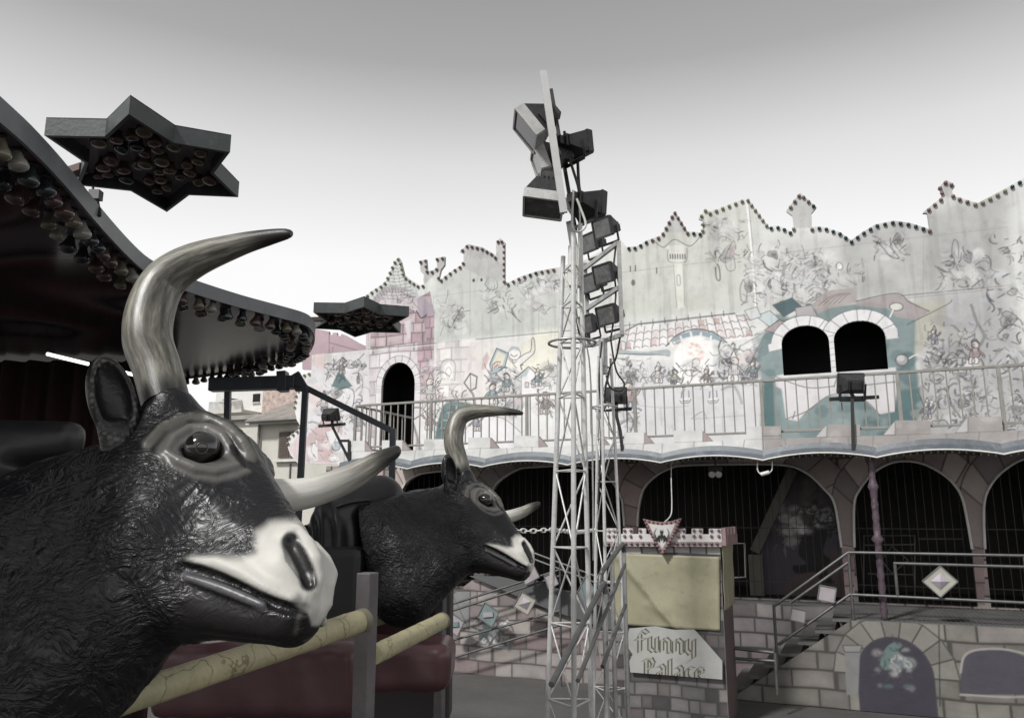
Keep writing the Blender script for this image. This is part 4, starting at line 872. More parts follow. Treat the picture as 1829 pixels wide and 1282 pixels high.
# right edge: globes and machinery scrawl
for x, y, r in ((1611, 643, 11), (1685, 718, 14), (1716, 597, 5.5), (1680, 629, 7), (1714, 663, 13)):
    c.disc(x, y, r, r * .9, (.34, .33, .34), 1, INK); c.disc(x - r * .2, y - r * .25, r * .62, r * .5, (.52, .51, .52), .9)
c.line([(1624, 640), (1640, 634), (1665, 648)], 1.6, (.68, .68, .67), .9); c.blots((1640, 570, 1760, 760), 36, 86, [(.27, .265, .27), (.43, .42, .43), (.34, .33, .34), (.4, .385, .34)], (8, 22), .6)
c.scribble((1650, 580, 1760, 760), 150, 87, w=(1, 2.8)); c.line([(1640, 700), (1655, 745), (1640, 780)], 1.6, INK, .7); c.line([(1672, 628), (1730, 622), (1760, 640)], 3, (.35, .34, .35), .7); c.line([(1685, 655), (1700, 640), (1730, 642), (1740, 660)], 2, INK, .6)
c.line([(1735, 545), (1745, 575), (1758, 600), (1748, 620)], 3.4, (.2, .2, .2), .8); c.scribble((1760, 420, 1830, 780), 150, 88); c.scribble((1700, 690, 1760, 760), 40, 89, w=(1, 3.2)); c.line([(1620, 580), (1690, 545), (1700, 536)], 1.4, INK, .6)

SKY_L = [(653.4, 528.7), (661, 522), (676.5, 512), (687, 505.5), (694.5, 491), (705, 467), (711, 459), (716, 468), (721.5, 491), (730.5, 498), (743, 506), (748, 509), (757, 508), (756, 500), (757, 491), (751, 485), (749, 465.7), (761, 463), (762.6, 482), (770, 483.7), (777, 481), (780.6, 478.5), (779, 460.6), (794, 458), (793.4, 473.4), (787, 482), (783, 498), (789.6, 498), (802, 487.5), (813, 480), (828, 471), (828, 453), (821, 450), (836, 436), (862, 442), (880, 452), (886, 458), (886, 434), (893, 425), (901, 433), (901, 500), (905, 506), (930, 494), (960, 484), (1000, 477)]
SKY_M = [(1045, 464), (1085, 442), (1104, 423)]
SKY_R = [(1118, 441), (1137, 440), (1156.5, 429), (1180.5, 420.5), (1185, 414), (1205, 376), (1228.6, 414), (1240, 414), (1255, 416), (1255, 394), (1247, 391), (1261, 372), (1268, 378), (1334.5, 353), (1374, 406), (1381.5, 402.6), (1395, 404), (1414, 414), (1417.6, 407), (1415, 385.5), (1404, 377), (1429, 344), (1458.5, 370), (1449, 381), (1450, 406.5), (1458.5, 404), (1477, 406.5), (1500.6, 414.7), (1520.5, 428.7), (1540, 414.7), (1564, 400.6), (1596.6, 394), (1624.7, 398), (1652.7, 406.5), (1660, 410), (1656, 380.7), (1647, 380.7), (1681, 352.7), (1682, 342), (1675, 336), (1690, 321), (1706, 331.6), (1700.7, 339.8), (1702, 349), (1723, 356), (1746, 363), (1759, 356), (1790, 340), (1829, 318), (1860, 340), (1900, 330)]
st_ = noise2(c.X * 5, c.Z * .45, .5, 77); fg = noise2(c.X, c.Z, .12, 78)
for i_, (gx, gy, gh, gf) in enumerate(((578, 735, 34, 1), (640, 770, 36, -1), (768, 715, 44, 1), (768, 768, 36, -1), (880, 722, 40, 1), (905, 700, 36, -1), (850, 770, 34, 1), (975, 740, 42, -1), (960, 690, 30, 1), (1122, 730, 52, 1), (1175, 684, 34, 1), (1205, 686, 28, -1), (1262, 686, 30, 1), (1312, 682, 50, -1), (1345, 674, 32, 1),
        (1668, 615, 30, 1), (1742, 650, 46, -1), (1655, 748, 34, 1), (610, 668, 26, 1))):
    c.gnome(gx, gy, gh * .95, gf, 300 + i_)
for q_ in (SKY_L[12:26], [(822, 452), (836, 437), (862, 443), (886, 459), (886, 434), (893, 425), (901, 433), (901, 500), (880, 505), (830, 480)], [(1400, 378), (1429, 344), (1460, 370), (1449, 408), (1418, 408)], [(1674, 337), (1690, 321), (1707, 332), (1703, 352), (1680, 353)], [(1185, 416), (1205, 377), (1229, 416)]): c.fill(q_, (.42, .415, .405), .75, 3)
low_ = 1 - sstep(5.5, 6.3, c.Z) * .0 - sstep(5.3, 6.2, c.Z)
kx_ = 1 - sstep(-1.0, .5, c.X)
c.rgb *= (1.04 + .12 * low_ * kx_ - (.17 - .09 * low_) * sstep(.5, .75, st_) - .08 * sstep(.5, .72, fg))[..., None]
LEFT = [(656, 624), (557, 633), (556, 664), (543, 668), (530, 704), (526, 730), (530, 750), (537, 762), (530, 769), (517, 778.6), (514, 799), (518.6, 812), (531.7, 827)]
base_r, base_l = c.p(1900, 330)[0], c.p(531.7, 827)
OUT = c.pp(SKY_L) + c.pp(SKY_M) + c.pp(SKY_R)
OUT = OUT + [(base_r, 3.62), (c.p(605, 827)[0], 3.62), c.p(603, 828)] + c.pp(LEFT[::-1]) + [c.p(653.4, 624)]
WIN1 = arch_pts(W1[0], W1[1], zb, ZW1[1], ZW1[2]); WIN2 = arch_pts(W2[0], W2[1], zb, ZW2[1], ZW2[2])
UW = c.board('upper_wall', OUT, [DOOR, WIN1, WIN2], M_PAINT, FH, 0.07, raw=True)
# distant pink tower wing behind the left end
c2 = Canvas(YW + 0.35, -12.4, -9.2, 5.6, 7.2, 0.02, (0.44, 0.335, 0.365))
c2.rgb *= (.85 + .3 * noise2(c2.X, c2.Z, .4, 3))[..., None]
for pts in ([(588, 594), (588, 632)], [(588, 612), (660, 632)], [(595, 620), (592, 640)]): c2.line(pts, 2, (.2, .15, .17), .8)
c2.board('turret_wing', [(540, 590), (557, 586), (588, 592), (588, 598), (594, 598), (594, 594), (602, 594), (602, 599), (609, 600), (609, 596), (616, 598), (640, 612), (662, 622), (662, 660), (540, 660)], [], M_PAINT, FH, .05)
# dark rooms behind the openings
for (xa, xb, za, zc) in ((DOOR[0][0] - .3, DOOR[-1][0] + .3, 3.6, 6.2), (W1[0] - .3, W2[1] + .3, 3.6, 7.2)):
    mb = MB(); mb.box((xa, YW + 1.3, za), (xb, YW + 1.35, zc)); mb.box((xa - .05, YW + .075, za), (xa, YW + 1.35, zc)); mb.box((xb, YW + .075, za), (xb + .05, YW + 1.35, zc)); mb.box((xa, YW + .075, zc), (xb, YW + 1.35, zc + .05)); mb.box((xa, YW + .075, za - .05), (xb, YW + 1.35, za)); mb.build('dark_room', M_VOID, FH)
# bulbs along the skyline and the left wing
def along(pts, step):
    P = [np.array(q) for q in pts]; out = []; carry = step * .5
    for a, b in zip(P[:-1], P[1:]):
        L = np.linalg.norm(b - a); d = carry
        while d < L: out.append(a + (b - a) * d / L); d += step
        carry = d - L
    return out
def bulb(mb, x, y, z, r, m=0):
    mb.lathe((x, y + .004, z), (0, -1, 0), [(0, r * .62), (r * .35, r * .7), (r * .8, r), (r * 1.3, r * .92), (r * 1.75, r * .5), (r * 1.9, 0.0)], 8, m)
BL = []
for seg, inset in ((SKY_L, .045), (SKY_R, .045), (LEFT[1:], .04)):
    for q in along([np.array(t) for t in c.pp(seg)], 0.128 if seg is not SKY_R else 0.122):
        BL.append((q[0], q[1] - (inset if seg is not LEFT[1:] else 0)))
inside = in_poly(np.array([b[0] for b in BL]), np.array([b[1] - .01 for b in BL]), OUT); BL = [b for b, i in zip(BL, inside) if i]
def bulb_col(X, Z):
    px = X
    xs = [(c.p(x, 430)[0], m) for x, m in ((748, 2), (941, 0), (960, 1), (1117, 0), (1160, 1), (1236, 0), (1254, 1), (1378, 2), (1414, 1), (1424, 2), (1457, 0), (1654, 1), (1748, 0), (1815, 2), (2000, 1))]
    for x, m in xs:
        if X < x: return m
    return 1
MBULB = [M_BR, M_BG, M_BY]
BL.sort(key=lambda b: -b[0])
proto = {}
for m in range(3):
    b = MB(); bulb(b, 0, 0, 0, .034); proto[m] = b.build('bulb', MBULB[m], None); 
rest = MB(); fh0 = world_loc(FH); used_p = set()
for i, (X, Z) in enumerate(BL):
    m = 2 if X < c.p(655, 600)[0] else bulb_col(X, Z)
    if i < 99:
        o = proto[m] if m not in used_p else proto[m].copy()
        if m in used_p: COL.objects.link(o)
        used_p.add(m); o.parent = FH; o.location = Vector((X, YW, Z)) - fh0
    else: bulb(rest, X, YW, Z, .034, m)
for m in range(3):
    if m not in used_p: bpy.data.objects.remove(proto[m])
o = rest.build('small_bulbs', MBULB, FH); o['kind'] = 'stuff'
# ------------------------------------------------------------------ fun house: lower storey, balcony, stairs
XR = 4.6; XL = onY(628, 723, YF)[0]
M_DECK = mat('ribbed_deck', (0.13, 0.13, 0.125), 0.6, 0.3, 0.2, 4, 0.3, 40, dirt=0.3)
M_VAL = mat('blue_grey_valance', (0.10, 0.115, 0.13), 0.45, 0, 0.35, 2.5, 0.05, 40, dirt=0.6, dirtcol=(0.30, 0.30, 0.32))
M_TIMBER = mat('painted_timber', (0.13, 0.12, 0.10), 0.7, 0, 0.3, 3, 0.2, 30, stretch=(1, 1, .2))
M_PURPLE = mat('purple_pole', (0.075, 0.05, 0.066), 0.5, 0, 0.4, 6, 0.3, 40, dirt=0.7, dirtcol=(0.22, 0.19, 0.20))
# lower wall of painted stone with arches
lw = Canvas(YW - .02, -10.6, XR, 0.0, 3.62, 0.016, (0.27, 0.235, 0.225))
stn = [(.40, .335, .315), (.33, .275, .265), (.46, .40, .37), (.30, .265, .26), (.40, .315, .31)]
lw.stones([(-10.6, 0), (XR, 0), (XR, 3.7), (-10.6, 3.7)], .27, .42, stn, 91, (.07, .06, .06), raw=True, mw=1.4)
AL = lambda pts: [tuple(q) for q in catmull(lw.pp(pts), 5)]
archA = AL([(1139, 940), (1141, 908), (1150, 873), (1173, 849), (1198, 836), (1221, 831), (1300, 829), (1398, 830), (1440, 844), (1472, 873), (1491, 901), (1503, 977)])
archB = AL([(1526, 977), (1525.6, 901), (1536, 873), (1558, 845.6), (1587, 828), (1616, 823), (1648, 828), (1680, 844), (1705, 866), (1721, 898), (1736, 980)])
archC = AL([(872, 960), (874, 910), (881, 875), (896, 856), (924, 839), (951, 834), (1040, 832), (1085, 850), (1109, 887), (1113, 910), (1115.5, 940)])
archD = AL([(712, 960), (714, 900), (722, 868), (742, 850), (770, 843), (800, 843), (826, 858), (842, 885), (847, 940)])
archE = AL([(1759, 980), (1757, 905), (1768, 868), (1795, 838), (1835, 818), (1885, 826)])
archE = archE + [(archE[-1][0] + .35, archE[-1][1] - .45), (archE[-1][0] + .5, 2.0)]
M_GRILLE = mat('dark_grille', (.06, .058, .055), .6, .2, .3, 5)
ARCH = [archD, archC, archA, archB, archE]; HOLES = []
lw.stones([(1503, 975), (1493, 901), (1512, 870), (1526, 901), (1526, 1075), (1512, 1080)], .24, .9, [(.36, .27, .265), (.33, .24, .24), (.38, .30, .29)], 92, (.08, .06, .06))
lw.stones([(1113, 900), (1122, 890), (1141, 905), (1139, 1075), (1116, 1075)], .22, .9, [(.40, .33, .325), (.35, .28, .28)], 93, (.08, .06, .06))
lw.stones([(1722, 900), (1740, 880), (1757, 905), (1759, 1080), (1738, 1080)], .26, .9, [(.34, .25, .245), (.31, .23, .23)], 94, (.08, .06, .06))
for A in ARCH:
    cx = (A[0][0] + A[-1][0]) / 2; cz = A[0][1] - .15; rg = random.Random(len(A) + int(cx * 10)); O = []
    for (x, z) in A: d = unit(V(x - cx, z - cz)); O.append((x + d[0] * .42, z + d[1] * .42))
    n = len(A); st = 5
    for i in range(0, n - 1, st):
        j = min(n - 1, i + st); col = rg.choice(stn); kf = rg.uniform(.8, 1.2); col = tuple(k * kf for k in col)
        lw.fill(A[i:j + 1] + O[i:j + 1][::-1], col, 1, 1, raw=True); lw.line([A[i], O[i]], 1.6, (.06, .05, .05), .9, raw=True); lw.line(O[i:j + 1], 1.6, (.06, .05, .05), .9, raw=True, curve=False)
    HOLES.append([(A[0][0], Z_PLAT + .02)] + A + [(A[-1][0], Z_PLAT + .02)])
HOLES[-1] = [(q[0], q[1]) for q in HOLES[-1] if q[0] < XR - .1] + [(XR - .1, 3.0), (XR - .1, Z_PLAT + .02)] if max(q[0] for q in HOLES[-1]) > XR - .1 else HOLES[-1]
LW = lw.board('lower_wall', [(-10.5, 0.01), (XR - .02, 0.01), (XR - .02, 3.60), (-10.5, 3.60)], HOLES, M_PAINT_ROUGH, FH, .12, raw=True)
for A, H in zip(ARCH, HOLES):
    t = MB(); t.tube([(x, YW - .04, z) for x, z in A if x < XR - .1], .021, 8); tr = t.build('arch_trim', M_WHITE, FH)
    g = MB(); x0, x1 = H[0][0], H[-1][0]; k = x0 + .09
    ax = np.array([q[0] for q in H[1:-1]]); az = np.array([q[1] for q in H[1:-1]]); o_ = np.argsort(ax)
    while k < x1 - .03:
        zt = np.interp(k, ax[o_], az[o_]); g.tube([(k, YW + .16, Z_PLAT), (k, YW + .16, zt + .05)], .0065, 6); k += .125
    for z in (1.45, 2.35): g.bar((x0, YW + .16, z), (x1, YW + .16, z), .03, .012)
    g.build('grille', M_GRILLE, FH)
# room behind the arches
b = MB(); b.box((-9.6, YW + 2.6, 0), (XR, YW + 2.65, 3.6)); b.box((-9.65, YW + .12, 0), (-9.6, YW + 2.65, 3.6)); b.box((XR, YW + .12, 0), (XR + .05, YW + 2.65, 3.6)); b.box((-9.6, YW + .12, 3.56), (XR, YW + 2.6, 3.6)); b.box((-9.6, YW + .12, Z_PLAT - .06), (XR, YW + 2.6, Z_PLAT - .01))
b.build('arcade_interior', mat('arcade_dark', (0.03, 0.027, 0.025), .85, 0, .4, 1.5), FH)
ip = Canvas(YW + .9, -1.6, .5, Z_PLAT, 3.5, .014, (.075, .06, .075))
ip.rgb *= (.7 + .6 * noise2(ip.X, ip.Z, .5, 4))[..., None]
ip.fill([(1360, 985), (1500, 960), (1510, 1075), (1352, 1075)], (.085, .068, .085), .9, 2); ip.fill([(1390, 1060), (1470, 985), (1510, 980), (1510, 1075)], (.12, .075, .07), .7, 4)
ip.scribble((1385, 905, 1440, 985), 70, 95, (.30, .30, .28), .6, (1, 2)); ip.blots((1400, 850, 1500, 930), 16, 96, [(.10, .09, .08), (.14, .125, .115), (.03, .03, .03)], (8, 20), .7)
ip.fill([(1425, 985), (1440, 950), (1462, 940), (1478, 952), (1470, 985), (1484, 1000), (1478, 1022), (1490, 1040), (1470, 1046), (1456, 1022), (1424, 1024), (1416, 1010), (1440, 1006)], (.012, .012, .013), .95, 1.5, curve=True); ip.scribble((1430, 900, 1500, 960), 40, 97, (.02, .02, .02), .9, (1.5, 4))
ip.board('mural_panel', [(1352, 1078), (1352, 985), (1425, 832), (1512, 832), (1512, 1078)], [], M_PAINT, FH, .03)
t = MB(); t.bar(onY(1348, 985, YW + .7), onY(1416, 838, YW + .7), .17, .08, up=(0, 1, 0)); t.build('timber_brace', M_TIMBER, FH)
t = MB(); p = onY(1348, 990, YW + .7); t.box((p[0] - .11, p[1] - .04, Z_PLAT), (p[0] + .13, p[1] + .04, p[2])); t.build('timber_post', M_TIMBER, FH)
fr_ = MB()
for L_ in ([(1543, 1066), (1543, 956), (1634, 956), (1634, 1066)], [(1545, 973), (1632, 972)], [(1574, 1000), (1593, 975), (1622, 1000), (1593, 1024), (1574, 1000)], [(1550, 1024), (1632, 1026)], [(1640, 962), (1720, 962)]): fr_.tube([onY(x, y, YW + .7) for x, y in L_], .016, 6)
fr_.build('inner_barrier', M_STEEL_D, FH)
fr_ = MB(); fr_.tube([onY(x, y, YW + .5) for x, y in ((1310, 970), (1330, 970), (1332, 1030), (1312, 1031))], .018, 6); fr_.build('pale_frame', M_WHITE, FH)
# balcony slab, valance, parapet
b = MB(); b.box((XL - .2, YF + .06, 3.53), (XR, YW - .03, Z_BALC)); b.build('balcony_floor', mat('balcony_board', (.11, .10, .095), .7, 0, .25, 3, dirt=.3), FH)
XC = [XL - .22, -7.11, -5.67, -4.16, -2.66, -1.16, 0.355, 1.87, 3.39, XR]
vb, tb, bb = MB(), MB(), MB()
for i, (a, d) in enumerate(zip(XC[:-1], XC[1:])):
    N = 18; lo, up = [], []
    for k in range(N + 1):
        s = k / N; x = a + (d - a) * s; cz = 3.355 + .085 * math.sin(math.pi * s) ** .85; lo.append(V(x, YF - .11, cz)); up.append(V(x, YF + .01, cz + .15 + .01 * math.sin(math.pi * s)))
    mid = [(p + q) / 2 + V(0, .035, -.005) for p, q in zip(lo, up)]
    P = lo + mid + up + [q + V(0, .05, 0) for q in up] + [q + V(0, .03, .012) for q in lo]; n = N + 1; fs = []
    for k in range(N):
        for r in range(2): fs.append((r * n + k, r * n + k + 1, (r + 1) * n + k + 1, (r + 1) * n + k))
        fs.append((2 * n + k, 2 * n + k + 1, 3 * n + k + 1, 3 * n + k)); fs.append((3 * n + k, 3 * n + k + 1, 4 * n + k + 1, 4 * n + k)); fs.append((4 * n + k, 4 * n + k + 1, k + 1, k))
    v = MB(); v.add(P, fs, 0, False); vo = v.build('valance', M_VAL, FH)
    t = MB(); t.tube([p + V(0, -.012, 0) for p in lo], .013, 7); to = t.build('valance_trim', M_WHITE, vo)
    for k in range(1, N): bb.lathe(lo[k] + V(0, .04, -.005), (0, 0, -1), [(0, .010), (.012, .012), (.03, .012), (.042, .004)], 6)
o = bb.build('small_bulbs', M_BY, FH); o['kind'] = 'stuff'
pc = Canvas(YF + .03, XL - .4, XR + .1, 3.3, 4.4, .0115, (.66, .66, .645))
xs = pc.X; pc.rgb *= (.82 + .34 * noise2(pc.X, pc.Z, .25, 8))[..., None]
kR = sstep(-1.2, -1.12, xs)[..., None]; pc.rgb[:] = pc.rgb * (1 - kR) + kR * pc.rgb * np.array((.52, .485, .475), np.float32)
pc.blots((600, 760, 1362, 815), 60, 98, [(.74, .74, .72), (.50, .50, .47), (.60, .58, .57), (.40, .41, .38)], (4, 14), .35); pc.blots((1370, 740, 1850, 800), 50, 99, [(.54, .51, .49), (.34, .31, .305), (.46, .42, .42)], (5, 16), .4)
MER = [(628, 652, 787), (682, 719, 786), (757, 795, 784), (836, 876, 781), (918, 962, 778), (1030, 1072, 775), (1115, 1151, 772), (1203, 1255.5, 769), (1333, 1395, 761.5), (1477, 1536, 757.5), (1599, 1662, 750.5), (1729, 1790, 744), (1868, 1935, 737)]
def ybase(x): return np.interp(x, [628, 700, 1000, 1180, 1362, 1500, 1760, 1900], [806.5, 805, 797, 791.5, 784, 780, 771, 765])
top = [(604, 807)]
for i, (x0, x1, yt) in enumerate(MER):
    d = 13 + (x0 - 600) * .009
    if i < 8: top += [(x0, ybase(x0)), (x0, yt), (x1, yt), (x1 + d, ybase(x1 + d))]; tri = [(x1, yt), (x1 + d, ybase(x1 + d)), (x1, ybase(x1))]; pc.fill(tri, (.36, .285, .285), .95, .8)
    elif i == 8: top += [(x0, ybase(x0)), (x0, yt), (x1, yt - 1), (x1, ybase(x1))]; tri = None
    else: top += [(x0 - d, ybase(x0 - d)), (x0, yt), (x1, yt), (x1, ybase(x1))]; tri = [(x0, yt), (x0 - d, ybase(x0 - d)), (x0, ybase(x0))]; pc.fill(tri, (.50, .49, .485), .95, .8)
    if tri: pc.line(tri, 1.1, INK, .6, curve=False, closed=True)
    pc.line([(x0 - 4, ybase(x0)), (x1 + 4, ybase(x1))], 1, INK, .35, curve=False)
    if i == 8: pc.line([(1362, 760), (1363.5, 812)], 1.3, INK, .8, curve=False); pc.line([(1363, 779), (1395, 778)], 1.2, INK, .6)
rgm = random.Random(12)
for x in (615, 663, 700, 742, 776, 820, 858, 905, 950, 1000, 1060, 1100, 1150, 1183, 1240, 1290, 1330, 1402, 1466, 1515, 1560, 1622, 1690, 1750, 1820):
    dx = rgm.uniform(-4, 4); pc.line([(x, ybase(x)), (x + dx, ybase(x) + 22)], 1.3, (.2, .18, .18), .7, curve=False)
for x in (1290, 1395, 1460, 1510, 1155): pc.line([(x, ybase(x) + 14), (x + 8, ybase(x) + 20), (x + 14, ybase(x) + 17)], 2.4, INK, .8)
bot = []
for a, d in list(zip(XC[:-1], XC[1:]))[::-1]:
    for k in range(10): s = 1 - k / 10; x = a + (d - a) * s; bot.append((x, 3.355 + .085 * math.sin(math.pi * max(s, 0)) ** .85 + .135))
poly = [q for q in pc.pp(top) if q[0] < XR - .02] + [(XR - .02, 3.75)] + [(min(x, XR - .02), z) for x, z in bot] + [(XC[0], 3.49)]
pc.board('parapet', poly, [], M_PAINT_ROUGH, FH, .06, raw=True)
# railing: one part, its bars sub-parts; panels between posts
RY = YF + .14; ZT, ZB = 4.562, onY(1250, 776, RY)[2]
rl = MB(); rl.bar((XL, RY, ZT), (XR, RY, ZT), .045, .04); rl.bar((XL, RY, ZB), (XR, RY, ZB), .03, .035)
rl.bar((XL, RY + .024, ZT), (XL, YW - .03, ZT), .045, .04, up=(0, 0, 1)); rl.bar((XL, RY + .024, ZB), (XL, YW - .03, ZB), .03, .035)
RAIL = rl.build('balcony_railing', M_RAIL, FH, bevel=.004)
px_posts = [XL] + [onY(x, 720, RY)[0] for x in (770, 941, 1134, 1361, 1607)] + [onY(1790, 720, RY)[0]]
pm = MB(); pm.box((-.025, -.02, Z_BALC), (.025, .018, ZT - .02)); pe = pm.build('railing_post', M_RAIL, None, bevel=.003)
off = world_loc(RAIL)
for i, x in enumerate(px_posts):
    o = pe if i == 0 else pe.copy()
    if i: COL.objects.link(o)
    o.parent = RAIL; o.location = Vector((x, RY, 0)) - off
bm_ = MB(); bm_.bar((0, 0, ZB + .0175), (0, 0, ZT - .02), .018, .018); be = bm_.build('baluster', M_RAIL, None)
pos = []; x = XL + .155
while x < XR - .05:
    if min(abs(x - q) for q in px_posts) > .05: pos.append((x, RY))
    x += .152
pos += [(XL, RY + .2 + .165 * k) for k in range(10)]
for i, (x, y) in enumerate(pos[:99]):
    o = be if i == 0 else be.copy()
    if i: COL.objects.link(o)
    o.parent = RAIL; o.location = Vector((x, y, 0)) - off
# platform deck in front of the arches, brick face, stairs with stone side
q1, q2 = onY(1408, 1179, YF), onY(1520, 1105, YF); sl = (q2[2] - q1[2]) / (q2[0] - q1[0]); XS1 = q2[0]; XS0 = XS1 - Z_PLAT / sl
b = MB(); b.box((XS1, YF + .03, Z_PLAT - .07), (XR, YW - .04, Z_PLAT))
for k in range(int((XR - XS1) / .06)): b.bar((XS1 + .03 + k * .06, YF + .05, Z_PLAT + .003), (XS1 + .03 + k * .06, YW - .06, Z_PLAT + .003), .016, .006)
b.build('platform_deck', M_DECK, FH)
b = MB(); b.box((-9.5, 13.85, Z_PLAT - .07), (XS1 - .004, YW - .04, Z_PLAT)); b.build('gallery_deck', M_DECK, FH)
bk = Canvas(13.8, -6.2, XS1, 0, 1.2, .012, (.3, .27, .27))
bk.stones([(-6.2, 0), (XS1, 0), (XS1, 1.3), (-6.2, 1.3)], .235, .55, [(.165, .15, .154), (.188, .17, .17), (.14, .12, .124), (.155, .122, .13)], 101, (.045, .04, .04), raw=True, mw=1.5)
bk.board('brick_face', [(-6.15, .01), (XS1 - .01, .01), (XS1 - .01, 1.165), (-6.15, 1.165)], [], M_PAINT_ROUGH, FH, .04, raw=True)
b = MB(); ns = 7
for k in range(ns):
    x0 = XS0 + (XS1 - XS0) * k / ns; z = Z_PLAT * (k + 1) / ns; b.box((x0, YF + .06, z - .04), (XS0 + (XS1 - XS0) * (k + 1) / ns + .02 if k < ns - 1 else XS1 - .004, 13.78, z - .004 * (k == ns - 1)))
b.build('stair_treads', M_DECK, FH)
sd_ = Canvas(YF, XS0 - .3, XR + .1, 0, 1.3, .0115, (.36, .35, .32))
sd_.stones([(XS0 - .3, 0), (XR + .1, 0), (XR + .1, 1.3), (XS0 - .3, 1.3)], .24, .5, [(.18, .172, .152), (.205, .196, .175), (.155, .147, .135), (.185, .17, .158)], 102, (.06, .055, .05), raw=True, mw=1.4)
pur = arch_pts(*[sd_.p(x, 1205)[0] for x in (1532, 1668)], 0.0, sd_.p(1600, 1207)[1], sd_.p(1600, 1138)[1])
ci = ((pur[0][0] + pur[-1][0]) / 2, sd_.p(1600, 1207)[1])
for i in range(9):
    t0, t1 = math.pi * i / 9, math.pi * (i + 1) / 9; R1, R2 = (pur[-1][0] - pur[0][0]) / 2, (pur[-1][0] - pur[0][0]) / 2 + .3; zz = sd_.p(1600, 1138)[1] - ci[1]
    Q = [(ci[0] + R1 * math.cos(t0), ci[1] + zz * math.sin(t0)), (ci[0] + R2 * math.cos(t0), ci[1] + (zz + .28) * math.sin(t0)), (ci[0] + R2 * math.cos(t1), ci[1] + (zz + .28) * math.sin(t1)), (ci[0] + R1 * math.cos(t1), ci[1] + zz * math.sin(t1))]
    sd_.fill(Q, [(.20, .192, .172), (.17, .162, .147), (.215, .203, .184)][i % 3], 1, 1, raw=True); sd_.line(Q, 1.7, (.06, .055, .05), .9, raw=True, curve=False, closed=True)
sd_.fill(pur, (.045, .04, .055), 1, 1.2, raw=True); sd_.line(pur, 1.8, INK, .9, raw=True, curve=False)
sd_.fill([(1572, 1190), (1580, 1160), (1598, 1146), (1612, 1152), (1604, 1162), (1625, 1180), (1618, 1190), (1600, 1172), (1590, 1195)], (.12, .17, .165), 1, 1.2, curve=True); sd_.scribble((1565, 1145, 1625, 1230), 40, 103, w=(1, 2.5)); sd_.blots((1565, 1160, 1630, 1240), 14, 104, [(.3, .32, .3), (.1, .15, .15), (.2, .2, .2)], (4, 10), .8)
pur2 = [(1716, 1200), (1722, 1172), (1745, 1160), (1800, 1160), (1850, 1180), (1850, 1240), (1716, 1240)]; sd_.fill(pur2, (.065, .06, .075), 1, 1.5); sd_.line(pur2, 2.5, (.30, .28, .26), .9)
sd_.fill([(1508, 1160), (1536, 1160), (1533, 1240), (1512, 1240)], (.19, .19, .19), 1, 1); sd_.fill([(1505, 1152), (1540, 1152), (1536, 1164), (1509, 1164)], (.23, .23, .225), 1, 1); sd_.line([(1505, 1152), (1540, 1152), (1536, 1164), (1509, 1164), (1505, 1152)], 1.3, INK, .8, curve=False)
sd_.line([(1677, 1112), (1679, 1260)], 1.5, (.04, .04, .04), .9, curve=False)
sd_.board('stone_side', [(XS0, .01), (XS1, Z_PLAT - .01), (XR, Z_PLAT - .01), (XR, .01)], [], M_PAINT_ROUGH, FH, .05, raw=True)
# stair and platform rails
def rails(name, Y, lines, posts, r=.021, mt=M_STEEL_D, parent=FH):
    m_ = MB()
    for L in lines: m_.tube([onY(x, y, Y) for x, y in L], r, 8)
    for (xa, ya, xb_, yb_) in posts:
        a = onY(xa, ya, Y); e = onY(xb_, yb_, Y); m_.tube([a, (a[0], Y, e[2])], r, 8)
    return m_.build(name, mt, parent)
SR = rails('stair_rail', YF + .02, [[(1382, 1082), (1515, 986), (1829, 992), (1900, 993)], [(1412, 1076), (1515, 1004)], [(1596, 1005.5), (1829, 1012)], [(1390, 1151), (1518, 1061), (1829, 1076), (1900, 1080)]],
           [(1382, 1080, 1382, 1235), (1515, 986, 1515, 1108), (1598, 1005, 1598, 1066), (1829, 992, 1829, 1110)])
rails('landing_rail', 11.4, [[(1248, 1150), (1382, 1165)], [(1262, 1172), (1384, 1180)]], [(1250, 1150, 1250, 1240), (1384, 1165, 1384, 1240)])
M_LIL = mat('lilac_panel', (.34, .305, .325), .5, 0, .12, 5); M_CREAM = mat('cream_panel', (.36, .35, .30), .5, 0, .12, 5); M_TEALP = mat('teal_panel', (.16, .22, .22), .5, 0, .2, 5); M_EDGE = mat('panel_edge', (.14, .14, .14), .5)
def diamond(Y, pts, mats_, inner=None, parent=FH, kind=None):
    P = [onY(x, y, Y) for x, y in pts]; ce = sum(P) / 4; m_ = MB(); m_.prism(P, (0, .02, 0), 0, 1)
    o = m_.build('diamond_panel', [mats_, M_EDGE], parent)
    f = MB()
    for a, b_ in zip(P, P[1:] + P[:1]): f.bar(a + V(0, -.005, 0), b_ + V(0, -.005, 0), .014, .014, up=(0, 1, 0))
    f.build('panel_frame', M_EDGE, o)
    if kind == 'pyramid':
        k = MB(); Q = [ce + (p - ce) * .55 + V(0, -.004, 0) for p in P]; k.add(Q + [ce + V(0, -.05, 0)], [(0, 1, 4), (1, 2, 4), (2, 3, 4), (3, 0, 4)]); k.build('raised_pyramid', inner, o)
    if kind == 'bar':
        k = MB(); d = unit(P[1] - P[0] + (P[2] - P[3])) * .0; u_ = unit(V(1, 0, .12)); w_ = V(-u_[2], 0, u_[0]); L = np.linalg.norm(P[0] - P[2]) * .22; Hh = L * .42
        k.prism([ce + V(0, -.004, 0) + sx * u_ * L + sz * w_ * Hh for sx, sz in ((-1, -1), (1, -1), (1, 1), (-1, 1))], (0, -.02, 0)); k.build('raised_bar', inner, o)
    return o
diamond(YF - .03, [(1679, 1010), (1711, 1038), (1680, 1066), (1647, 1037)], M_CREAM, mat('grey_pyramid', (.36, .34, .35), .5), None, 'x') if False else None
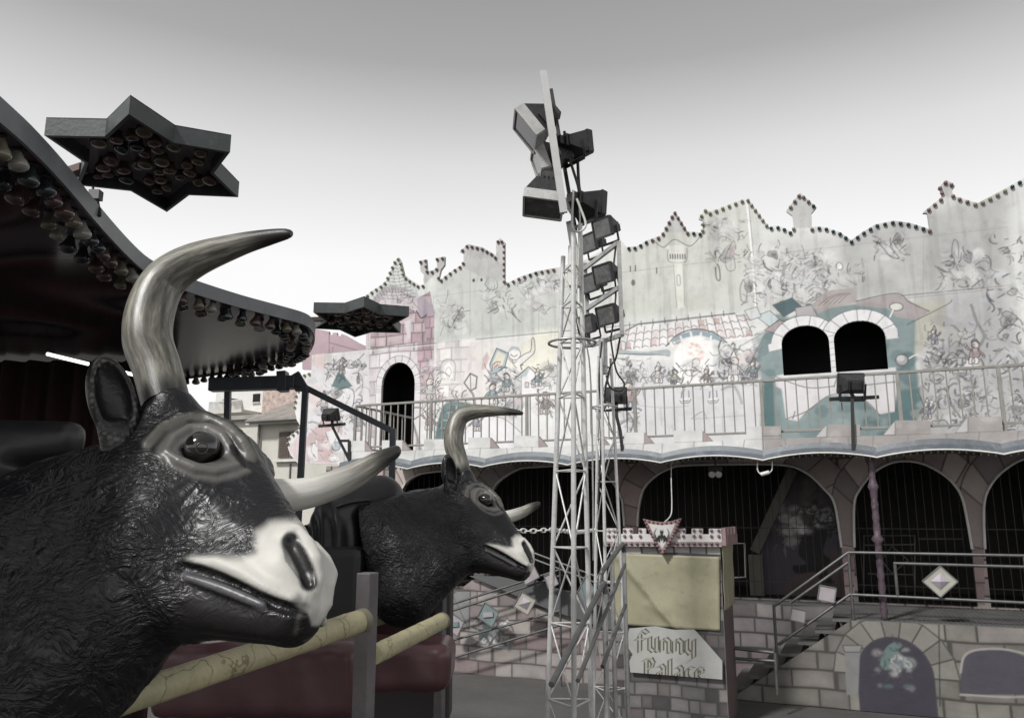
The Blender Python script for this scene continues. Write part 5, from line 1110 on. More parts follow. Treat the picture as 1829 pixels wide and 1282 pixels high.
diamond(YF - .03, [(1679, 1010), (1711, 1038), (1680, 1066), (1647, 1037)], M_CREAM, mat('grey_lilac', (.36, .33, .36), .5), FH, 'pyramid')
diamond(YF - .03, [(1464, 1044), (1494, 1050), (1490, 1076), (1460, 1070)], M_LIL); diamond(YF - .03, [(1414, 1084), (1440, 1090), (1437, 1112), (1411, 1106)], M_LIL)
# purple pole
pA, pB = onY(1557, 826, YF + .12), onY(1579, 1106, YF + .12); xp = (pA[0] + pB[0]) / 2
t = MB(); kz = [onY(1561, 870, YF + .12)[2], onY(1566, 962, YF + .12)[2]]; zz = np.linspace(Z_PLAT, 3.5, 40); prof = []
for z in zz: prof.append((z, .046 + .006 * math.sin(z * 40) + sum(.035 * math.exp(-((z - k) / .035) ** 2) for k in kz)))
t.lathe((xp, YF + .12, 0), (0, 0, 1), prof, 14); t.build('carved_pole', M_PURPLE, FH)
# left ramp: brick front, rails, diamonds
LR = thing('access_ramp', 'sloping ramp with painted brick front and diamond panels beside the lattice mast', 'ramp', tuple(onY(900, 1270, 12.4) * V(1, 1, 0)))
lb = Canvas(12.4, onY(795, 1100, 12.4)[0] - .1, onY(1115, 1100, 12.4)[0] + .1, 0, 2.2, .0115, (.4, .37, .36))
lb.stones([(lb.x0, 0), (lb.X.max(), 0), (lb.X.max(), 2.2), (lb.x0, 2.2)], .22, .40, [(.30, .275, .265), (.35, .32, .305), (.26, .22, .218), (.32, .29, .27), (.22, .175, .175)], 105, (.10, .085, .085), raw=True, mw=1.2)
lb.fill([(855, 1128), (868, 1110), (885, 1118), (905, 1112), (900, 1130), (880, 1140), (862, 1148)], (.06, .09, .09), .9, 1.5, curve=True); lb.scribble((850, 1105, 910, 1155), 60, 106, w=(1.2, 3)); lb.fill([(798, 1055), (840, 1055), (838, 1122), (800, 1120)], (.23, .235, .235), .95, 1.2); lb.line([(798, 1055), (840, 1055), (838, 1122), (800, 1120)], 2, INK, .8, curve=False); lb.line([(803, 1050), (838, 1125)], 1.4, INK, .6)
lb.board('brick_front', [(795, 1072), (843, 1036), (905, 1045), (985, 1085), (1112, 1130), (1112, 1290), (795, 1290)], [], M_PAINT_ROUGH, LR, .05)
nt = MB(); nt.prism([onY(x, y, 12.3) for x, y in ((838, 1028), (940, 1030), (1000, 1052), (1110, 1098), (1110, 1130), (985, 1090))], (0, .03, 0)); nt.build('side_netting', mat('dark_netting', (.10, .105, .105), .8, 0, .4, 120), LR)
rails('ramp_rail', 12.1, [[(790, 1084), (1000, 1017)], [(790, 1096), (1000, 1028)], [(790, 1148), (1000, 1090)], [(790, 1180), (1000, 1116)], [(940, 982), (1110, 1046)], [(940, 993), (1110, 1058)]], [(1000, 1004, 1000, 1280), (940, 982, 940, 1040), (1108, 1046, 1108, 1270)], .018, M_STEEL_D, LR)
diamond(12.02, [(932, 1056), (958, 1071), (943, 1098), (917, 1082)], M_CREAM, M_LIL, LR, 'pyramid'); diamond(12.02, [(866, 1075), (891.5, 1093), (879, 1119), (853, 1101)], M_TEALP, M_LIL, LR, 'bar'); diamond(12.02, [(806, 1093), (829, 1110), (817, 1136), (795, 1119)], M_LIL, M_TEALP, LR, 'bar')
diamond(12.02, [(952, 1006), (964, 1030), (938, 1044), (930, 1020)], M_LIL, None, LR); diamond(12.02, [(972, 1028), (990, 1022), (998, 1042), (980, 1052)], M_LIL, None, LR); diamond(12.02, [(1047, 1026), (1062, 1052), (1047, 1084), (1032, 1056)], M_TEALP, None, LR)
# ------------------------------------------------------------------ lattice masts, floodlights, booth, chain
HD = V(-math.sin(YAW), math.cos(YAW), 0); RT = V(math.cos(YAW), math.sin(YAW), 0); UPV = V(0, 0, 1)
def onD(px, py, d): r = ray(px, py); return CAM + r * (d / (r @ HD))
def view(r, u, t): return unit(r * RT + u * UPV - t * HD)        # right, up, towards the camera
def flood(parent, fc, d, w, h, dep, roll=V(0, 0, 1), rim_mat=None, name='floodlight', rdep=.05):
    """box floodlight: flared housing, framed glass, terminal box at the back, U bracket. fc = centre of the glass"""
    d = unit(d); x = unit(np.cross(roll, d)); y = np.cross(d, x); fc = np.asarray(fc, float)
    hs = MB(); F_ = [fc + sx * x * w / 2 + sy * y * h / 2 for sx, sy in ((-1, -1), (1, -1), (1, 1), (-1, 1))]; Mi = [p - d * rdep for p in F_]
    Bk = [fc - d * dep + sx * x * w * .30 + sy * y * h * .22 for sx, sy in ((-1, -1), (1, -1), (1, 1), (-1, 1))]
    P = F_ + Mi + Bk; fs = [(8, 11, 10, 9)]
    for b0 in (0, 4): fs += [(b0 + i, b0 + 4 + i, b0 + 4 + (i + 1) % 4, b0 + (i + 1) % 4) for i in range(4)]
    hs.add(P, fs, 0); hs.add([p - d * .012 for p in F_], [(0, 1, 2, 3)], 0)
    o = hs.build(name, M_LAMP, parent)
    rm = MB()
    for a, b in zip(F_, F_[1:] + F_[:1]): rm.bar(a - d * (rdep / 2 - .003), b - d * (rdep / 2 - .003), .016, rdep, up=d)
    rm.build('glass_rim', rim_mat or M_LAMP, o)
    gl = MB(); gl.prism([fc + (p - fc) * .9 - d * .008 for p in F_], -d * .004); gl.build('glass', M_GLASS, o)
    tb = MB(); c_ = fc - d * (dep + .03); tb.frame_box(c_, x * w * .17, y * h * .19, d * .04); tb.build('terminal_box', M_LAMP, o)
    yk = MB(); s_ = fc - d * dep * .5
    yk.bar(s_ - x * w * .50, s_ - x * w * .50 - y * h * .85, .028, .006, up=d); yk.bar(s_ + x * w * .50, s_ + x * w * .50 - y * h * .85, .028, .006, up=d); yk.bar(s_ - x * w * .5 - y * h * .85, s_ + x * w * .5 - y * h * .85, .028, .008, up=d)
    yk.build('bracket', M_LAMP, o)
    fb = MB()
    for k in range(5): fb.frame_box(fc - d * (dep * .95) + x * w * (.24 - .12 * k), x * .004, y * h * .27, d * .035)
    fb.build('cooling_fins', M_LAMP, o)
    return o
M_MAST = mat('pale_mast_paint', (.56, .56, .55), .38, .25, .12, 9, .08, 80, dirt=.45, dirtcol=(.20, .19, .17))
def mast(name, label, legs, levels, r, rb, hoop=None):
    """legs: (px_top, py_top, px_low, py_low, distance)"""
    L = []
    for xt, yt, xl, yl, d in legs:
        a, b = onD(xt, yt, d), onD(xl, yl, d); t = (0.02 - a[2]) / (b[2] - a[2]); L.append((a, a + (b - a) * t))
    ce = sum(l[1] for l in L) / 3; root = thing(name, label, 'lattice mast', (ce[0], ce[1], 0), 'lattice lighting masts')
    for a, b in L:
        m_ = MB(); m_.tube([b, a], r, 12); m_.build('leg', M_MAST, root)
    at = lambda i, z: L[i][0] + (L[i][1] - L[i][0]) * min(1, max(0, (z - L[i][0][2]) / (L[i][1][2] - L[i][0][2])))
    br = MB(); Z = sorted(levels)
    for z in Z:
        for i in range(3): br.tube([at(i, z), at((i + 1) % 3, z)], rb, 6)
    for k, (za, zc) in enumerate(zip(Z[:-1], Z[1:])):
        for i in range(3):
            j = (i + 1) % 3
            a, b = (at(i, za), at(j, zc)) if (k + i) % 2 else (at(j, za), at(i, zc)); br.tube([a, b], rb, 6)
    br.build('bracing', M_MAST, root)
    bp = MB(); bp.prism([ce * V(1, 1, 0) + V(.35 * math.cos(t), .35 * math.sin(t), .004) for t in (0.3, 1.87, 3.44, 5.01)], (0, 0, .015)); bp.build('base_plate', M_STEEL_D, root)
    if hoop:
        z, R = hoop; cc = sum(at(i, z) for i in range(3)) / 3; h_ = MB(); h_.tube([cc + R * V(math.cos(t), math.sin(t), 0) for t in np.linspace(0, 2 * math.pi, 33)[:-1]], rb * 1.4, 8, closed=True)
        h_.build('hoop', M_STEEL, root)
    return root, at
lev1 = [onD(1020, y, 5.75)[2] for y in (1255, 1116, 978, 840, 706, 606, 542, 478)] + [.5, .1]
M1, at1 = mast('lattice_mast', 'nearer and taller steel lattice mast with floodlight rack reaching above the skyline', [(1006, 458, 981, 1178, 5.88), (1024, 416, 1025, 1178, 5.62), (1036, 400, 1054, 1178, 5.86)], lev1, .0185, .0072, (onD(1017, 611, 5.75)[2], .175))
for p, q in zip([(1006, 640, 5.88)], [1]): pass
slv = MB(); slv.tube([onD(1025, 512, 5.8), onD(1027, 440, 5.8)], .052, 16); slv.build('mounting_sleeve', M_WHITE, M1)
# rack seen on edge, leaning
rk = MB(); A0, A1 = onD(1007, 380, 5.5), onD(970, 128, 5.5); B0, B1 = onD(1028, 412, 6.15), onD(984, 160, 6.15)
rk.bar(A0, A1, .054, .03, m=1, up=HD); rk.bar(B0, B1, .03, .03, m=2, up=HD)
for s in (.12, .48, .8): rk.bar(A0 + (A1 - A0) * s, B0 + (B1 - B0) * s, .03, .03)
rk.bar(onD(1025, 440, 5.8), (A0 + B0) / 2, .05, .05); M_RIM = mat('pale_rim', (.42, .42, .41), .5, .0, .15, 12, .05, 60, dirt=.35); rk.build('lamp_rack', [M_STEEL, mat('pale_bar', (.50, .50, .49), .55, 0, .06, 10), M_LAMP], M1)
def fl1(c_, d, yv, w, h, dep): d = unit(d); x = unit(np.cross(yv, d)); flood(M1, c_, d, w, h, dep, roll=unit(np.cross(d, x)), rim_mat=M_RIM, rdep=.085)
fl1(onD(937, 236, 5.75), view(-.80, -.60, .06), view(-.60, .80, .0), .30, .27, .25); fl1(onD(957, 293, 5.95), view(-.95, -.30, .05), view(-.3, .95, 0), .28, .22, .24)
fl1(onD(969, 373, 5.66), view(-.16, -.93, .26), view(0, .26, .93), .29, .24, .26)
flood(M1, onD(1040, 262, 6.0), view(.8, .1, -.6), .24, .18, .2); flood(M1, onD(1062, 372, 6.05), view(.75, -.1, -.6), .26, .2, .2)
cb = MB()
for pts, r_ in (([(1008, 235, 5.9), (1013, 270, 5.9), (1024, 305, 5.9), (1034, 340, 5.9), (1036, 380, 5.9)], .012), ([(1032, 290, 6), (1034, 330, 6), (1038, 352, 6)], .013)):
    cb.tube([V(*p) for p in catmull([onD(*p) for p in pts], 6)], r_, 6)
cb.build('cable', M_CABLE, M1)
cw = MB(); cw.tube(catmull([onD(*p) for p in ((1024, 340, 5.6), (1022, 400, 5.6), (1030, 414, 5.6), (1042, 410, 5.6), (1046, 398, 5.6), (1036, 370, 5.6), (1030, 355, 5.6))], 6), .009, 6); cw.tube(catmull([onD(*p) for p in ((1034, 360, 5.7), (1036, 420, 5.7), (1030, 560, 5.72), (1052, 640, 5.76), (1058, 800, 5.8), (1060, 1000, 5.8))], 6), .006, 6)
cw.build('pale_cable', M_CABLE_W, M1)
lev2 = [onD(1080, y, 9.0)[2] for y in (1230, 1130, 1040, 948, 860, 782, 720, 655)] + [.3, .08]
M2, at2 = mast('lattice_mast', 'farther and slimmer lattice mast carrying a ladder rack of six dark floodlights', [(1069, 636, 1064, 1010, 9.14), (1074, 640, 1081, 1010, 8.88), (1091, 640, 1109, 1010, 9.05)], lev2, .0185, .0072, (onD(1081, 727, 9)[2], .15))
s2 = MB(); s2.tube([onD(1078, 668, 9), onD(1077, 605, 9)], .05, 12); s2.build('mounting_sleeve', M_STEEL, M2)
rk = MB(); rk.bar(onD(1111, 598, 8.55), onD(1105, 431, 8.55), .045, .03, up=HD); rk.bar(onD(1052, 618, 9.5), onD(1045, 470, 9.5), .045, .03, up=HD)
RB = [((1043, 481, 9.5), (1102, 435, 8.56)), ((1048, 552, 9.5), (1105, 514, 8.56)), ((1056, 617, 9.5), (1112, 597, 8.56))]
for a, b in RB: rk.bar(onD(*a), onD(*b), .035, .05)
rk.build('lamp_rack', M_STEEL, M2)
for (x, y, d) in ((1074, 407, 8.65), (1075, 489, 8.68), (1081, 563, 8.7)): flood(M2, onD(x, y, d), view(-.75, -.22, .62), .27, .215, .21)
for (x, y, d) in ((1049, 434, 9.3), (1050, 506, 9.32), (1044, 580, 9.35)): flood(M2, onD(x, y, d), view(-.8, -.2, .55), .27, .215, .21)
cb = MB()
for pts in ([(1108, 600, 8.7), (1100, 640, 8.8), (1090, 655, 8.85), (1082, 690, 8.9), (1080, 720, 8.9)], [(1090, 600, 8.8), (1096, 640, 8.8), (1102, 665, 8.8), (1115, 685, 8.8), (1108, 698, 8.8), (1090, 692, 8.8), (1083, 670, 8.8)], [(1100, 440, 8.7), (1096, 480, 8.7), (1100, 520, 8.7), (1096, 570, 8.7), (1090, 610, 8.7)], [(1075, 610, 8.9), (1070, 680, 8.9), (1075, 760, 8.95), (1068, 900, 9)]):
    cb.tube(catmull([onD(*p) for p in pts], 6), .011, 6)
cb.build('cable', M_CABLE, M2)
# lights in front of the facade on bracket arms
def stage_light(label, lamp, bar, pole, d, dirv, w=.33, h=.25):
    c0 = onD(*lamp, d); root = thing('bracket_floodlight', label, 'floodlight', (c0[0], c0[1], 3.4), 'floodlights on arms before the facade')
    flood(root, c0, dirv, w, h, .22, name='lamp_housing')
    b = MB(); b.bar(onD(bar[0], bar[1], d), onD(bar[2], bar[3], d), .05, .05); b.bar(onD((bar[0] + bar[2]) / 2, bar[1], d), c0 + V(0, 0, -.12), .04, .04); b.build('cross_bar', M_BLACK, root)
    p = MB()
    for a, e in zip(pole[:-1], pole[1:]): p.bar(onD(a[0], a[1], a[2]), onD(e[0], e[1], e[2]), .045, .045)
    p.build('arm', M_BLACK, root); return root
d_par = lambda px: float(onY(px, 790, YF - .02) @ HD - CAM @ HD)
stage_light('black floodlight on a bracket arm before the twin arched windows', (1518, 684), (1482, 713, 1569, 709), [(1522, 712, d_par(1522)), (1524, 806, d_par(1522))], d_par(1522) + .10, view(.05, .30, -.94), .36, .28)
stage_light('black floodlight on a slanting bracket arm left of the arched doorway', (594, 740), (569, 761, 617, 757), [(593, 760, d_par(618)), (624, 822, d_par(618)), (624, 787, d_par(618)), (608, 787, d_par(618))], d_par(618) + .08, view(.35, .35, -.85), .30, .22)
stage_light('black floodlight on a bracket arm half hidden behind the far lattice mast', (1100, 706), (1064, 733, 1128, 730), [(1099, 734, d_par(1100)), (1108, 770, d_par(1100)), (1112, 806, d_par(1100))], d_par(1100) + .08, view(.1, .3, -.92), .34, .26)
# near handrail
HR = thing('stair_handrail', 'grey tubular stair handrail rising past the foot of the near lattice mast', 'handrail', tuple(onD(1090, 1200, 5.2) * V(1, 1, 0)))
def tubes(name, lines, r, mt, parent):
    m_ = MB()
    for Ls in lines: m_.tube(catmull([onD(*p) for p in Ls], 5) if len(Ls) > 2 else [onD(*p) for p in Ls], r, 10)
    return m_.build(name, mt, parent)
tubes('top_rail', [[(985, 1222, 4.1), (1030, 1134, 4.55), (1070, 1056, 4.98), (1079, 1041, 5.05), (1080, 1060, 5.06)], [(1071, 1046, 5.1), (1073, 1028, 5.12), (1080, 1014, 5.17), (1108, 976, 5.62), (1113, 973, 5.68), (1114, 985, 5.7)]], .0165, M_STEEL_D, HR)
tubes('mid_rail', [[(1032, 1215, 4.3), (1116, 1008, 5.68)], [(1076, 1190, 4.7), (1117, 1080, 5.68)]], .0125, M_STEEL_D, HR)
for px, py, d in ((1079, 1045, 5.06), (1093, 1000, 5.4), (1114, 976, 5.7)):
    a = onD(px, py, d); m_ = MB(); m_.tube([a, (a[0], a[1], .02)], .015, 10); m_.build('post', M_STEEL, HR)
# plastic chain
ch = MB(); P = catmull([onD(890, 941, 6.0), onD(940, 948, 6.1), onD(990, 946, 6.25), onD(1030, 950, 6.9), onD(1063, 946, 8.9)], 40); Ls = []; acc = 0; last = P[0]; k = 0
S_ = np.r_[0, np.cumsum([np.linalg.norm(b - a) for a, b in zip(P[:-1], P[1:])])]; Pa = np.array(P)
for t in np.arange(0, S_[-1] - .05, .042):
    q = np.array([np.interp(t, S_, Pa[:, i]) for i in range(3)]); q2 = np.array([np.interp(t + .02, S_, Pa[:, i]) for i in range(3)]); d_ = unit(q2 - q); n_ = UPV if k % 2 else unit(np.cross(d_, UPV)); n_ = unit(n_ - (n_ @ d_) * d_)
    ch.tube([q + d_ * .029 * math.cos(a) + n_ * .015 * math.sin(a) for a in np.linspace(0, 2 * math.pi, 13)[:-1]], .0052, 6, closed=True); k += 1
co = ch.build('plastic_chain', mat('white_plastic', (.70, .70, .68), .4, 0, .08, 8)); tag(co, 'white plastic link chain strung level behind the smaller bull muzzle and the masts', 'chain')
# ------------------------------------------------------------------ ticket booth
YB = 10.5; bl = onY(1090, 1000, YB)[0]; br_ = onY(1287, 1000, YB)[0]
BT = thing('ticket_booth', 'castle topped ticket booth covered by an olive sheet with a bat pennant', 'ticket booth', ((bl + br_) / 2, YB + .5, 0))
zt = onY(1200, 985, YB)[2]
bs = Canvas(YB + .02, bl - .05, br_ + .05, 0, 3.0, .0115, (.2, .19, .185))
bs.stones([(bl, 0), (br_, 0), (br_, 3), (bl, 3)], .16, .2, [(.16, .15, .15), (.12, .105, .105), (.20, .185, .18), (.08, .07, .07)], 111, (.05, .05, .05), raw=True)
for i in range(7):
    x0 = 1086 + i * 29; dy = -4 * math.sin(math.pi * (i + .5) / 7); q = [(x0 + 1, 972), (x0 + 29, 973), (x0 + 31, 992 + dy), (x0 + 3, 991 + dy)]
    bs.fill(q, [(.42, .40, .38), (.50, .48, .46), (.34, .32, .31)][i % 3], 1, 1); bs.line(q, 1.6, INK, .9, curve=False, closed=True)
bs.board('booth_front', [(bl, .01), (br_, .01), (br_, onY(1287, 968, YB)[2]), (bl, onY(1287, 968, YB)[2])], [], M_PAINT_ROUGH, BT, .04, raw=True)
zt2 = onY(1287, 968, YB)[2]
b = MB(); b.box((bl + .01, YB + .07, 0.01), (br_ - .02, YB + 1.02, zt2 - .03)); b.build('booth_body', mat('booth_side', (.12, .085, .085), .6, 0, .3, 4, .2, 20, dirt=.4), BT)
bc = Canvas(YB - .06, bl - .2, br_ + .2, 2.1, 2.7, .009, (.60, .575, .57)); bc.rgb *= (.85 + .3 * noise2(bc.X, bc.Z, .3, 2))[..., None]
bc.fill([(1083, 967), (1290, 968), (1290, 976), (1083, 975)], (.30, .23, .235), .95, 1)
crn = [(1083, 975), (1083, 943)]
for x0, x1 in ((1083, 1101), (1112.5, 1130), (1140.5, 1154), (1208, 1224), (1235, 1255), (1266, 1289)):
    yy = lambda x: 943 + (x - 1083) * .004
    crn += [(x0, yy(x0) + 10 if x0 > 1083 else yy(x0)), (x0, yy(x0)), (x1, yy(x1)), (x1, yy(x1) + 10)]
    for q in [(x0, yy(x0)), (x1, yy(x1))]: bc.line([(q[0], q[1]), (q[0], q[1] + 9)], 2, (.42, .34, .34), .7)
crn = crn[:-1] + [(1289, 976)]
seen = []; [seen.append(q) for q in crn if not seen or q != seen[-1]]
cren = bc.board('crenellation', seen, [], M_PAINT, BT, .05)
bulb0 = None
for x in [1087 + k * 10.2 for k in range(20)]:
    for y in (970,):
        p = onY(x, y, YB - .06); bb_ = MB(); bulb(bb_, 0, 0, 0, .021)
        if bulb0 is None: bulb0 = bb_.build('bulb', M_BR, None); o = bulb0
        else: o = bulb0.copy(); COL.objects.link(o)
        o.parent = BT; o.location = Vector(p) - world_loc(BT)
for x, y in [(x, y) for x in (1088, 1097, 1116, 1127, 1144, 1212, 1221, 1240, 1251, 1271, 1284) for y in (947, 957)]:
    p = onY(x, y, YB - .06); o = bulb0.copy(); o.data = bulb0.data; COL.objects.link(o); o.parent = BT; o.location = Vector(p) - world_loc(BT)
# side crenellation
sx = MB(); zc0, zc1 = onY(1288, 974, YB)[2], onY(1288, 942, YB)[2]; X_ = onY(1289, 960, YB - .06)[0]
sx.box((X_, YB - .06, zc0), (X_ + .05, YB + 1.04, zc1 - .09))
for k in range(4): sx.box((X_, YB - .06 + k * .29, zc1 - .09), (X_ + .05, YB + .1 + k * .29, zc1))
sx.build('side_crenellation', mat('reddish_board', (.28, .19, .19), .6, 0, .3, 9, .1, 30, dirt=.3), BT)
# sheets
M_SHEET = mat('olive_sheet', (.29, .275, .185), .55, 0, .10, 3, .12, 14, dirt=.5, dirtcol=(.13, .115, .07))
def sheet(name, corners, push, folds, n=40, m2=30):
    P = [np.asarray(q, float) for q in corners]; vsn = []; push = unit(push)
    for j in range(m2 + 1):
        for i in range(n + 1):
            s, t = i / n, j / m2; p = (P[0] * (1 - s) + P[1] * s) * (1 - t) + (P[3] * (1 - s) + P[2] * s) * t; hgt = .012
            for (s0, t0, s1, t1, wd, am) in folds:
                L2 = (s1 - s0) ** 2 + (t1 - t0) ** 2; k = max(0, min(1, ((s - s0) * (s1 - s0) + (t - t0) * (t1 - t0)) / L2)); dd = math.hypot(s - s0 - k * (s1 - s0), t - t0 - k * (t1 - t0)); hgt += am * math.exp(-(dd / wd) ** 2)
            hgt += .006 * math.sin(5 * s + 2 * t * t) + .004 * math.sin(11 * t - 3 * s)
            vsn.append(p + push * hgt)
    fs = [(j * (n + 1) + i, j * (n + 1) + i + 1, (j + 1) * (n + 1) + i + 1, (j + 1) * (n + 1) + i) for j in range(m2) for i in range(n)]
    m_ = MB(); m_.add(vsn, fs, 0, True); o = m_.build(name, M_SHEET, BT); sm = o.modifiers.new('thickness', 'SOLIDIFY'); sm.thickness = .006; return o
sheet('olive_sheet', [onY(1096, 1114, YB), onY(1286, 1126, YB), onY(1285, 994, YB), onY(1096, 987, YB)], (0, -1, 0), [(.02, 1.0, .60, 0.0, .03, .05), (.10, 1.0, .5, .25, .06, .02), (.35, .3, .8, -.1, .05, .018), (.55, .9, .95, .8, .08, .006)])
Xs = br_ + .012
sheet('side_sheet', [V(Xs, YB + .0, onY(1288, 1090, YB)[2]), V(Xs, YB + .98, onY(1288, 1090, YB)[2]), V(Xs, YB + .98, zt2 - .02), V(Xs, YB + .0, zt2 - .02)], (1, 0, 0), [(.3, 0, .32, 1, .05, .01), (.7, 0, .68, 1, .05, .012)])
# pennant with bat
pn = Canvas(YB - .13, bl, br_, 1.9, 2.8, .006, (.55, .545, .52))
PO = [(1148, 926), (1165, 930), (1182, 932), (1200, 930), (1217, 925), (1204, 955), (1183, 991), (1163, 958)]
pn.line(PO, 9, (.30, .19, .195), 1, curve=False, closed=True)
for sx_ in (-1, 1):
    X = lambda k: 1182 + sx_ * k
    pn.fill([(X(0), 958), (X(5), 955), (X(9), 960), (X(12), 952), (X(9), 943), (X(14), 950), (X(14), 962), (X(8), 970), (X(7), 966), (X(3), 970), (X(2), 962)], (.02, .02, .02), 1, .7)
    pn.line([(X(10), 944), (X(13.5), 953), (X(11), 963)], 1.2, (.2, .2, .19), .7); pn.fill([(X(1), 949), (X(2.6), 944), (X(3), 951)], (.02, .02, .02), 1, .6)
pn.disc(1182, 951, 3.2, 3.6, (.02, .02, .02)); pn.fill([(1179, 954), (1185, 954), (1183, 966), (1181, 966)], (.02, .02, .02), 1, .6)
PEN = pn.board('pennant', PO, [], M_PAINT, BT, .04)
for a, b_ in zip(PO, PO[1:] + PO[:1]):
    n_ = max(1, int(math.hypot(b_[0] - a[0], b_[1] - a[1]) / 6.5))
    for k in range(n_):
        t = k / n_; x, y = a[0] + (b_[0] - a[0]) * t, a[1] + (b_[1] - a[1]) * t; x, y = 1182.5 + (x - 1182.5) * .9, 950 + (y - 950) * .9
        o = bulb0.copy(); o.data = bulb0.data; COL.objects.link(o); o.parent = PEN; o.location = Vector(onY(x, y, YB - .13)) - world_loc(PEN); o.scale = (.7, .7, .7)
# lettered sign under the sheet
sg = Canvas(YB - .05, bl - .1, br_ + .1, .6, 1.6, .0055, (.36, .36, .345)); sg.rgb *= (.85 + .3 * noise2(sg.X, sg.Z, .2, 6))[..., None]
GL = {'F': ([[(.15, -.15), (.15, 1.2), (.4, 1.5), (.7, 1.3)], [(-.12, .8), (.5, .85)]], .72), 'u': ([[(0, 1), (0, .2), (.25, 0), (.5, .25)], [(.5, 1), (.5, .05), (.6, 0)]], .72), 'n': ([[(0, 0), (0, 1)], [(0, .8), (.25, 1), (.5, .8), (.5, .05), (.6, 0)]], .74),
      'y': ([[(0, 1), (0, .25), (.25, 0), (.5, .25)], [(.5, 1), (.5, -.25), (.1, -.55)]], .72), 'P': ([[(.1, -.1), (.1, 1.35)], [(-.1, 1.3), (.45, 1.45), (.65, 1.1), (.5, .72), (.1, .62)]], .8), 'a': ([[(.05, .85), (.3, 1), (.5, .8), (.5, .05), (.6, 0)], [(.5, .55), (.08, .42), (0, .2), (.2, 0), (.5, .2)]], .74),
      'l': ([[(.1, 1.5), (.1, .15), (.28, 0)]], .42), 'c': ([[(.5, .85), (.25, 1), (0, .75), (0, .25), (.25, 0), (.5, .18)]], .64), 'e': ([[(0, .45), (.48, .62), (.4, .92), (.2, 1), (0, .75), (0, .25), (.25, 0), (.5, .18)]], .64)}
for word, x0, y0, sz, sl_ in (('Funny', 1139, 1161, 24, .07), ('Palace', 1152, 1208, 22, .07)):
    for pas, wd, cl in ((0, 7.4, (.075, .07, .05)), (1, 4.4, (.34, .335, .30))):
        x = x0
        for chx in word:
            g, adv = GL[chx]
            for st in g:
                Q = [(x + px_ * sz * 1.05, y0 + (x - x0) * sl_ - py_ * sz) for px_, py_ in st]; nx_, ny_ = wd * .46, -wd * .34
                for (ax, ay), (bx, by) in zip(Q[:-1], Q[1:]):
                    if abs((bx - ax) * ny_ - (by - ay) * nx_) < 1.5: ax, ay = ax + 1, ay + 1
                    ex, ey = (1.1, -1.1) if pas == 0 else (0, 0)
                    sg.fill([(ax + nx_ + ex, ay + ny_ + ey), (bx + nx_ + ex, by + ny_ - ey), (bx - nx_ - ex, by - ny_ - ey), (ax - nx_ - ex, ay - ny_ + ey)], cl, 1, .7)
            x += adv * sz * 1.25
sg.board('lettered_sign', [(1124, 1122), (1170, 1118), (1200, 1124), (1240, 1124), (1262, 1148), (1290, 1180), (1290, 1236), (1128, 1224), (1124, 1180), (1130, 1168), (1118, 1150)], [], M_PAINT, BT, .03)
# hanging bits under the balcony
def hang(label, pts, r, mt, extra=None):
    m_ = MB(); m_.tube(catmull([onY(*p) for p in pts], 6), r, 7); o = m_.build('hanging_cable', mt); tag(o, label, 'cable'); return o
hang('white cable hanging straight down to the bat pennant', [(1199, 826, YF + .2), (1199, 860, YF), (1200, 900, YB + .6), (1198, 920, YB + .1), (1187, 932, YB - .08)], .008, M_CABLE_W)
cn = thing('cable_connector', 'pale plug connector hanging from two short cable loops under the valance', 'connector', tuple(onY(1367, 828, YF)))
m_ = MB(); m_.tube(catmull([onY(*p) for p in ((1353, 824, YF), (1353, 838, YF), (1358, 846, YF), (1366, 846, YF))], 5), .010, 7); m_.tube(catmull([onY(*p) for p in ((1379, 824, YF), (1379, 838, YF), (1374, 844, YF), (1366, 846, YF))], 5), .010, 7); m_.build('loop', M_CABLE_W, cn)
m_ = MB(); m_.tube([onY(1359, 847, YF), onY(1374, 843, YF)], .03, 10); m_.build('plug', M_WHITE, cn)
em = thing('twin_spotlight', 'small twin emergency spotlights fixed under the balcony above the booth', 'spotlight', tuple(onY(1278, 842, YF + .9)))
for x in (1272, 1284):
    m_ = MB(); p = onY(x, 846, YF + .9); m_.lathe(p, (0, -1, -.3), [(-.06, .03), (0, .05), (.04, .055), (.045, .05)], 12); m_.build('spot_head', M_WHITE, em)
m_ = MB(); p = onY(1278, 838, YF + .9); m_.box(p - V(.11, .05, .03), p + V(.11, .05, .04)); m_.bar(p, (p[0], p[1], 3.53), .02); m_.build('spot_bracket', M_LAMP, em)
# ------------------------------------------------------------------ the ride: canopy, stars, frames, padded barrier, seats
ZC = CAM_H + 1.3
edge = [(-260, 60), (-60, 170), (20, 232), (72, 281), (120, 333), (180, 404), (228, 455), (262, 484), (300, 503), (345, 521), (430, 547), (500, 565), (542, 577), (556, 588), (561, 602), (557, 618), (545, 632), (500, 647), (450, 658), (400, 666), (330, 675), (250, 682)]
CE = [onZ(x, y, ZC) for x, y in edge]; CE = [V(*p) for p in catmull(CE, 4)]
CP = CE + [V(CE[-1][0] - 2.0, CE[-1][1] + .8, ZC), V(-8.5, 7.5, ZC), V(-8.5, 1.0, ZC), V(-6.5, -3.2, ZC), V(-2.8, -3.0, ZC), V(-2.0, -2.2, ZC), V(-1.86, -1.2, ZC), V(-1.80, -.3, ZC), V(-1.86, .3, ZC), V(-2.15, .8, ZC)]  # closing points add an unseen lobe, shaped to shade the near bull's neck
CAN = thing('ride_canopy', 'dark curved ride canopy edged with hanging bulbs above the big bull', 'canopy', (-3.5, 4.5, 0))
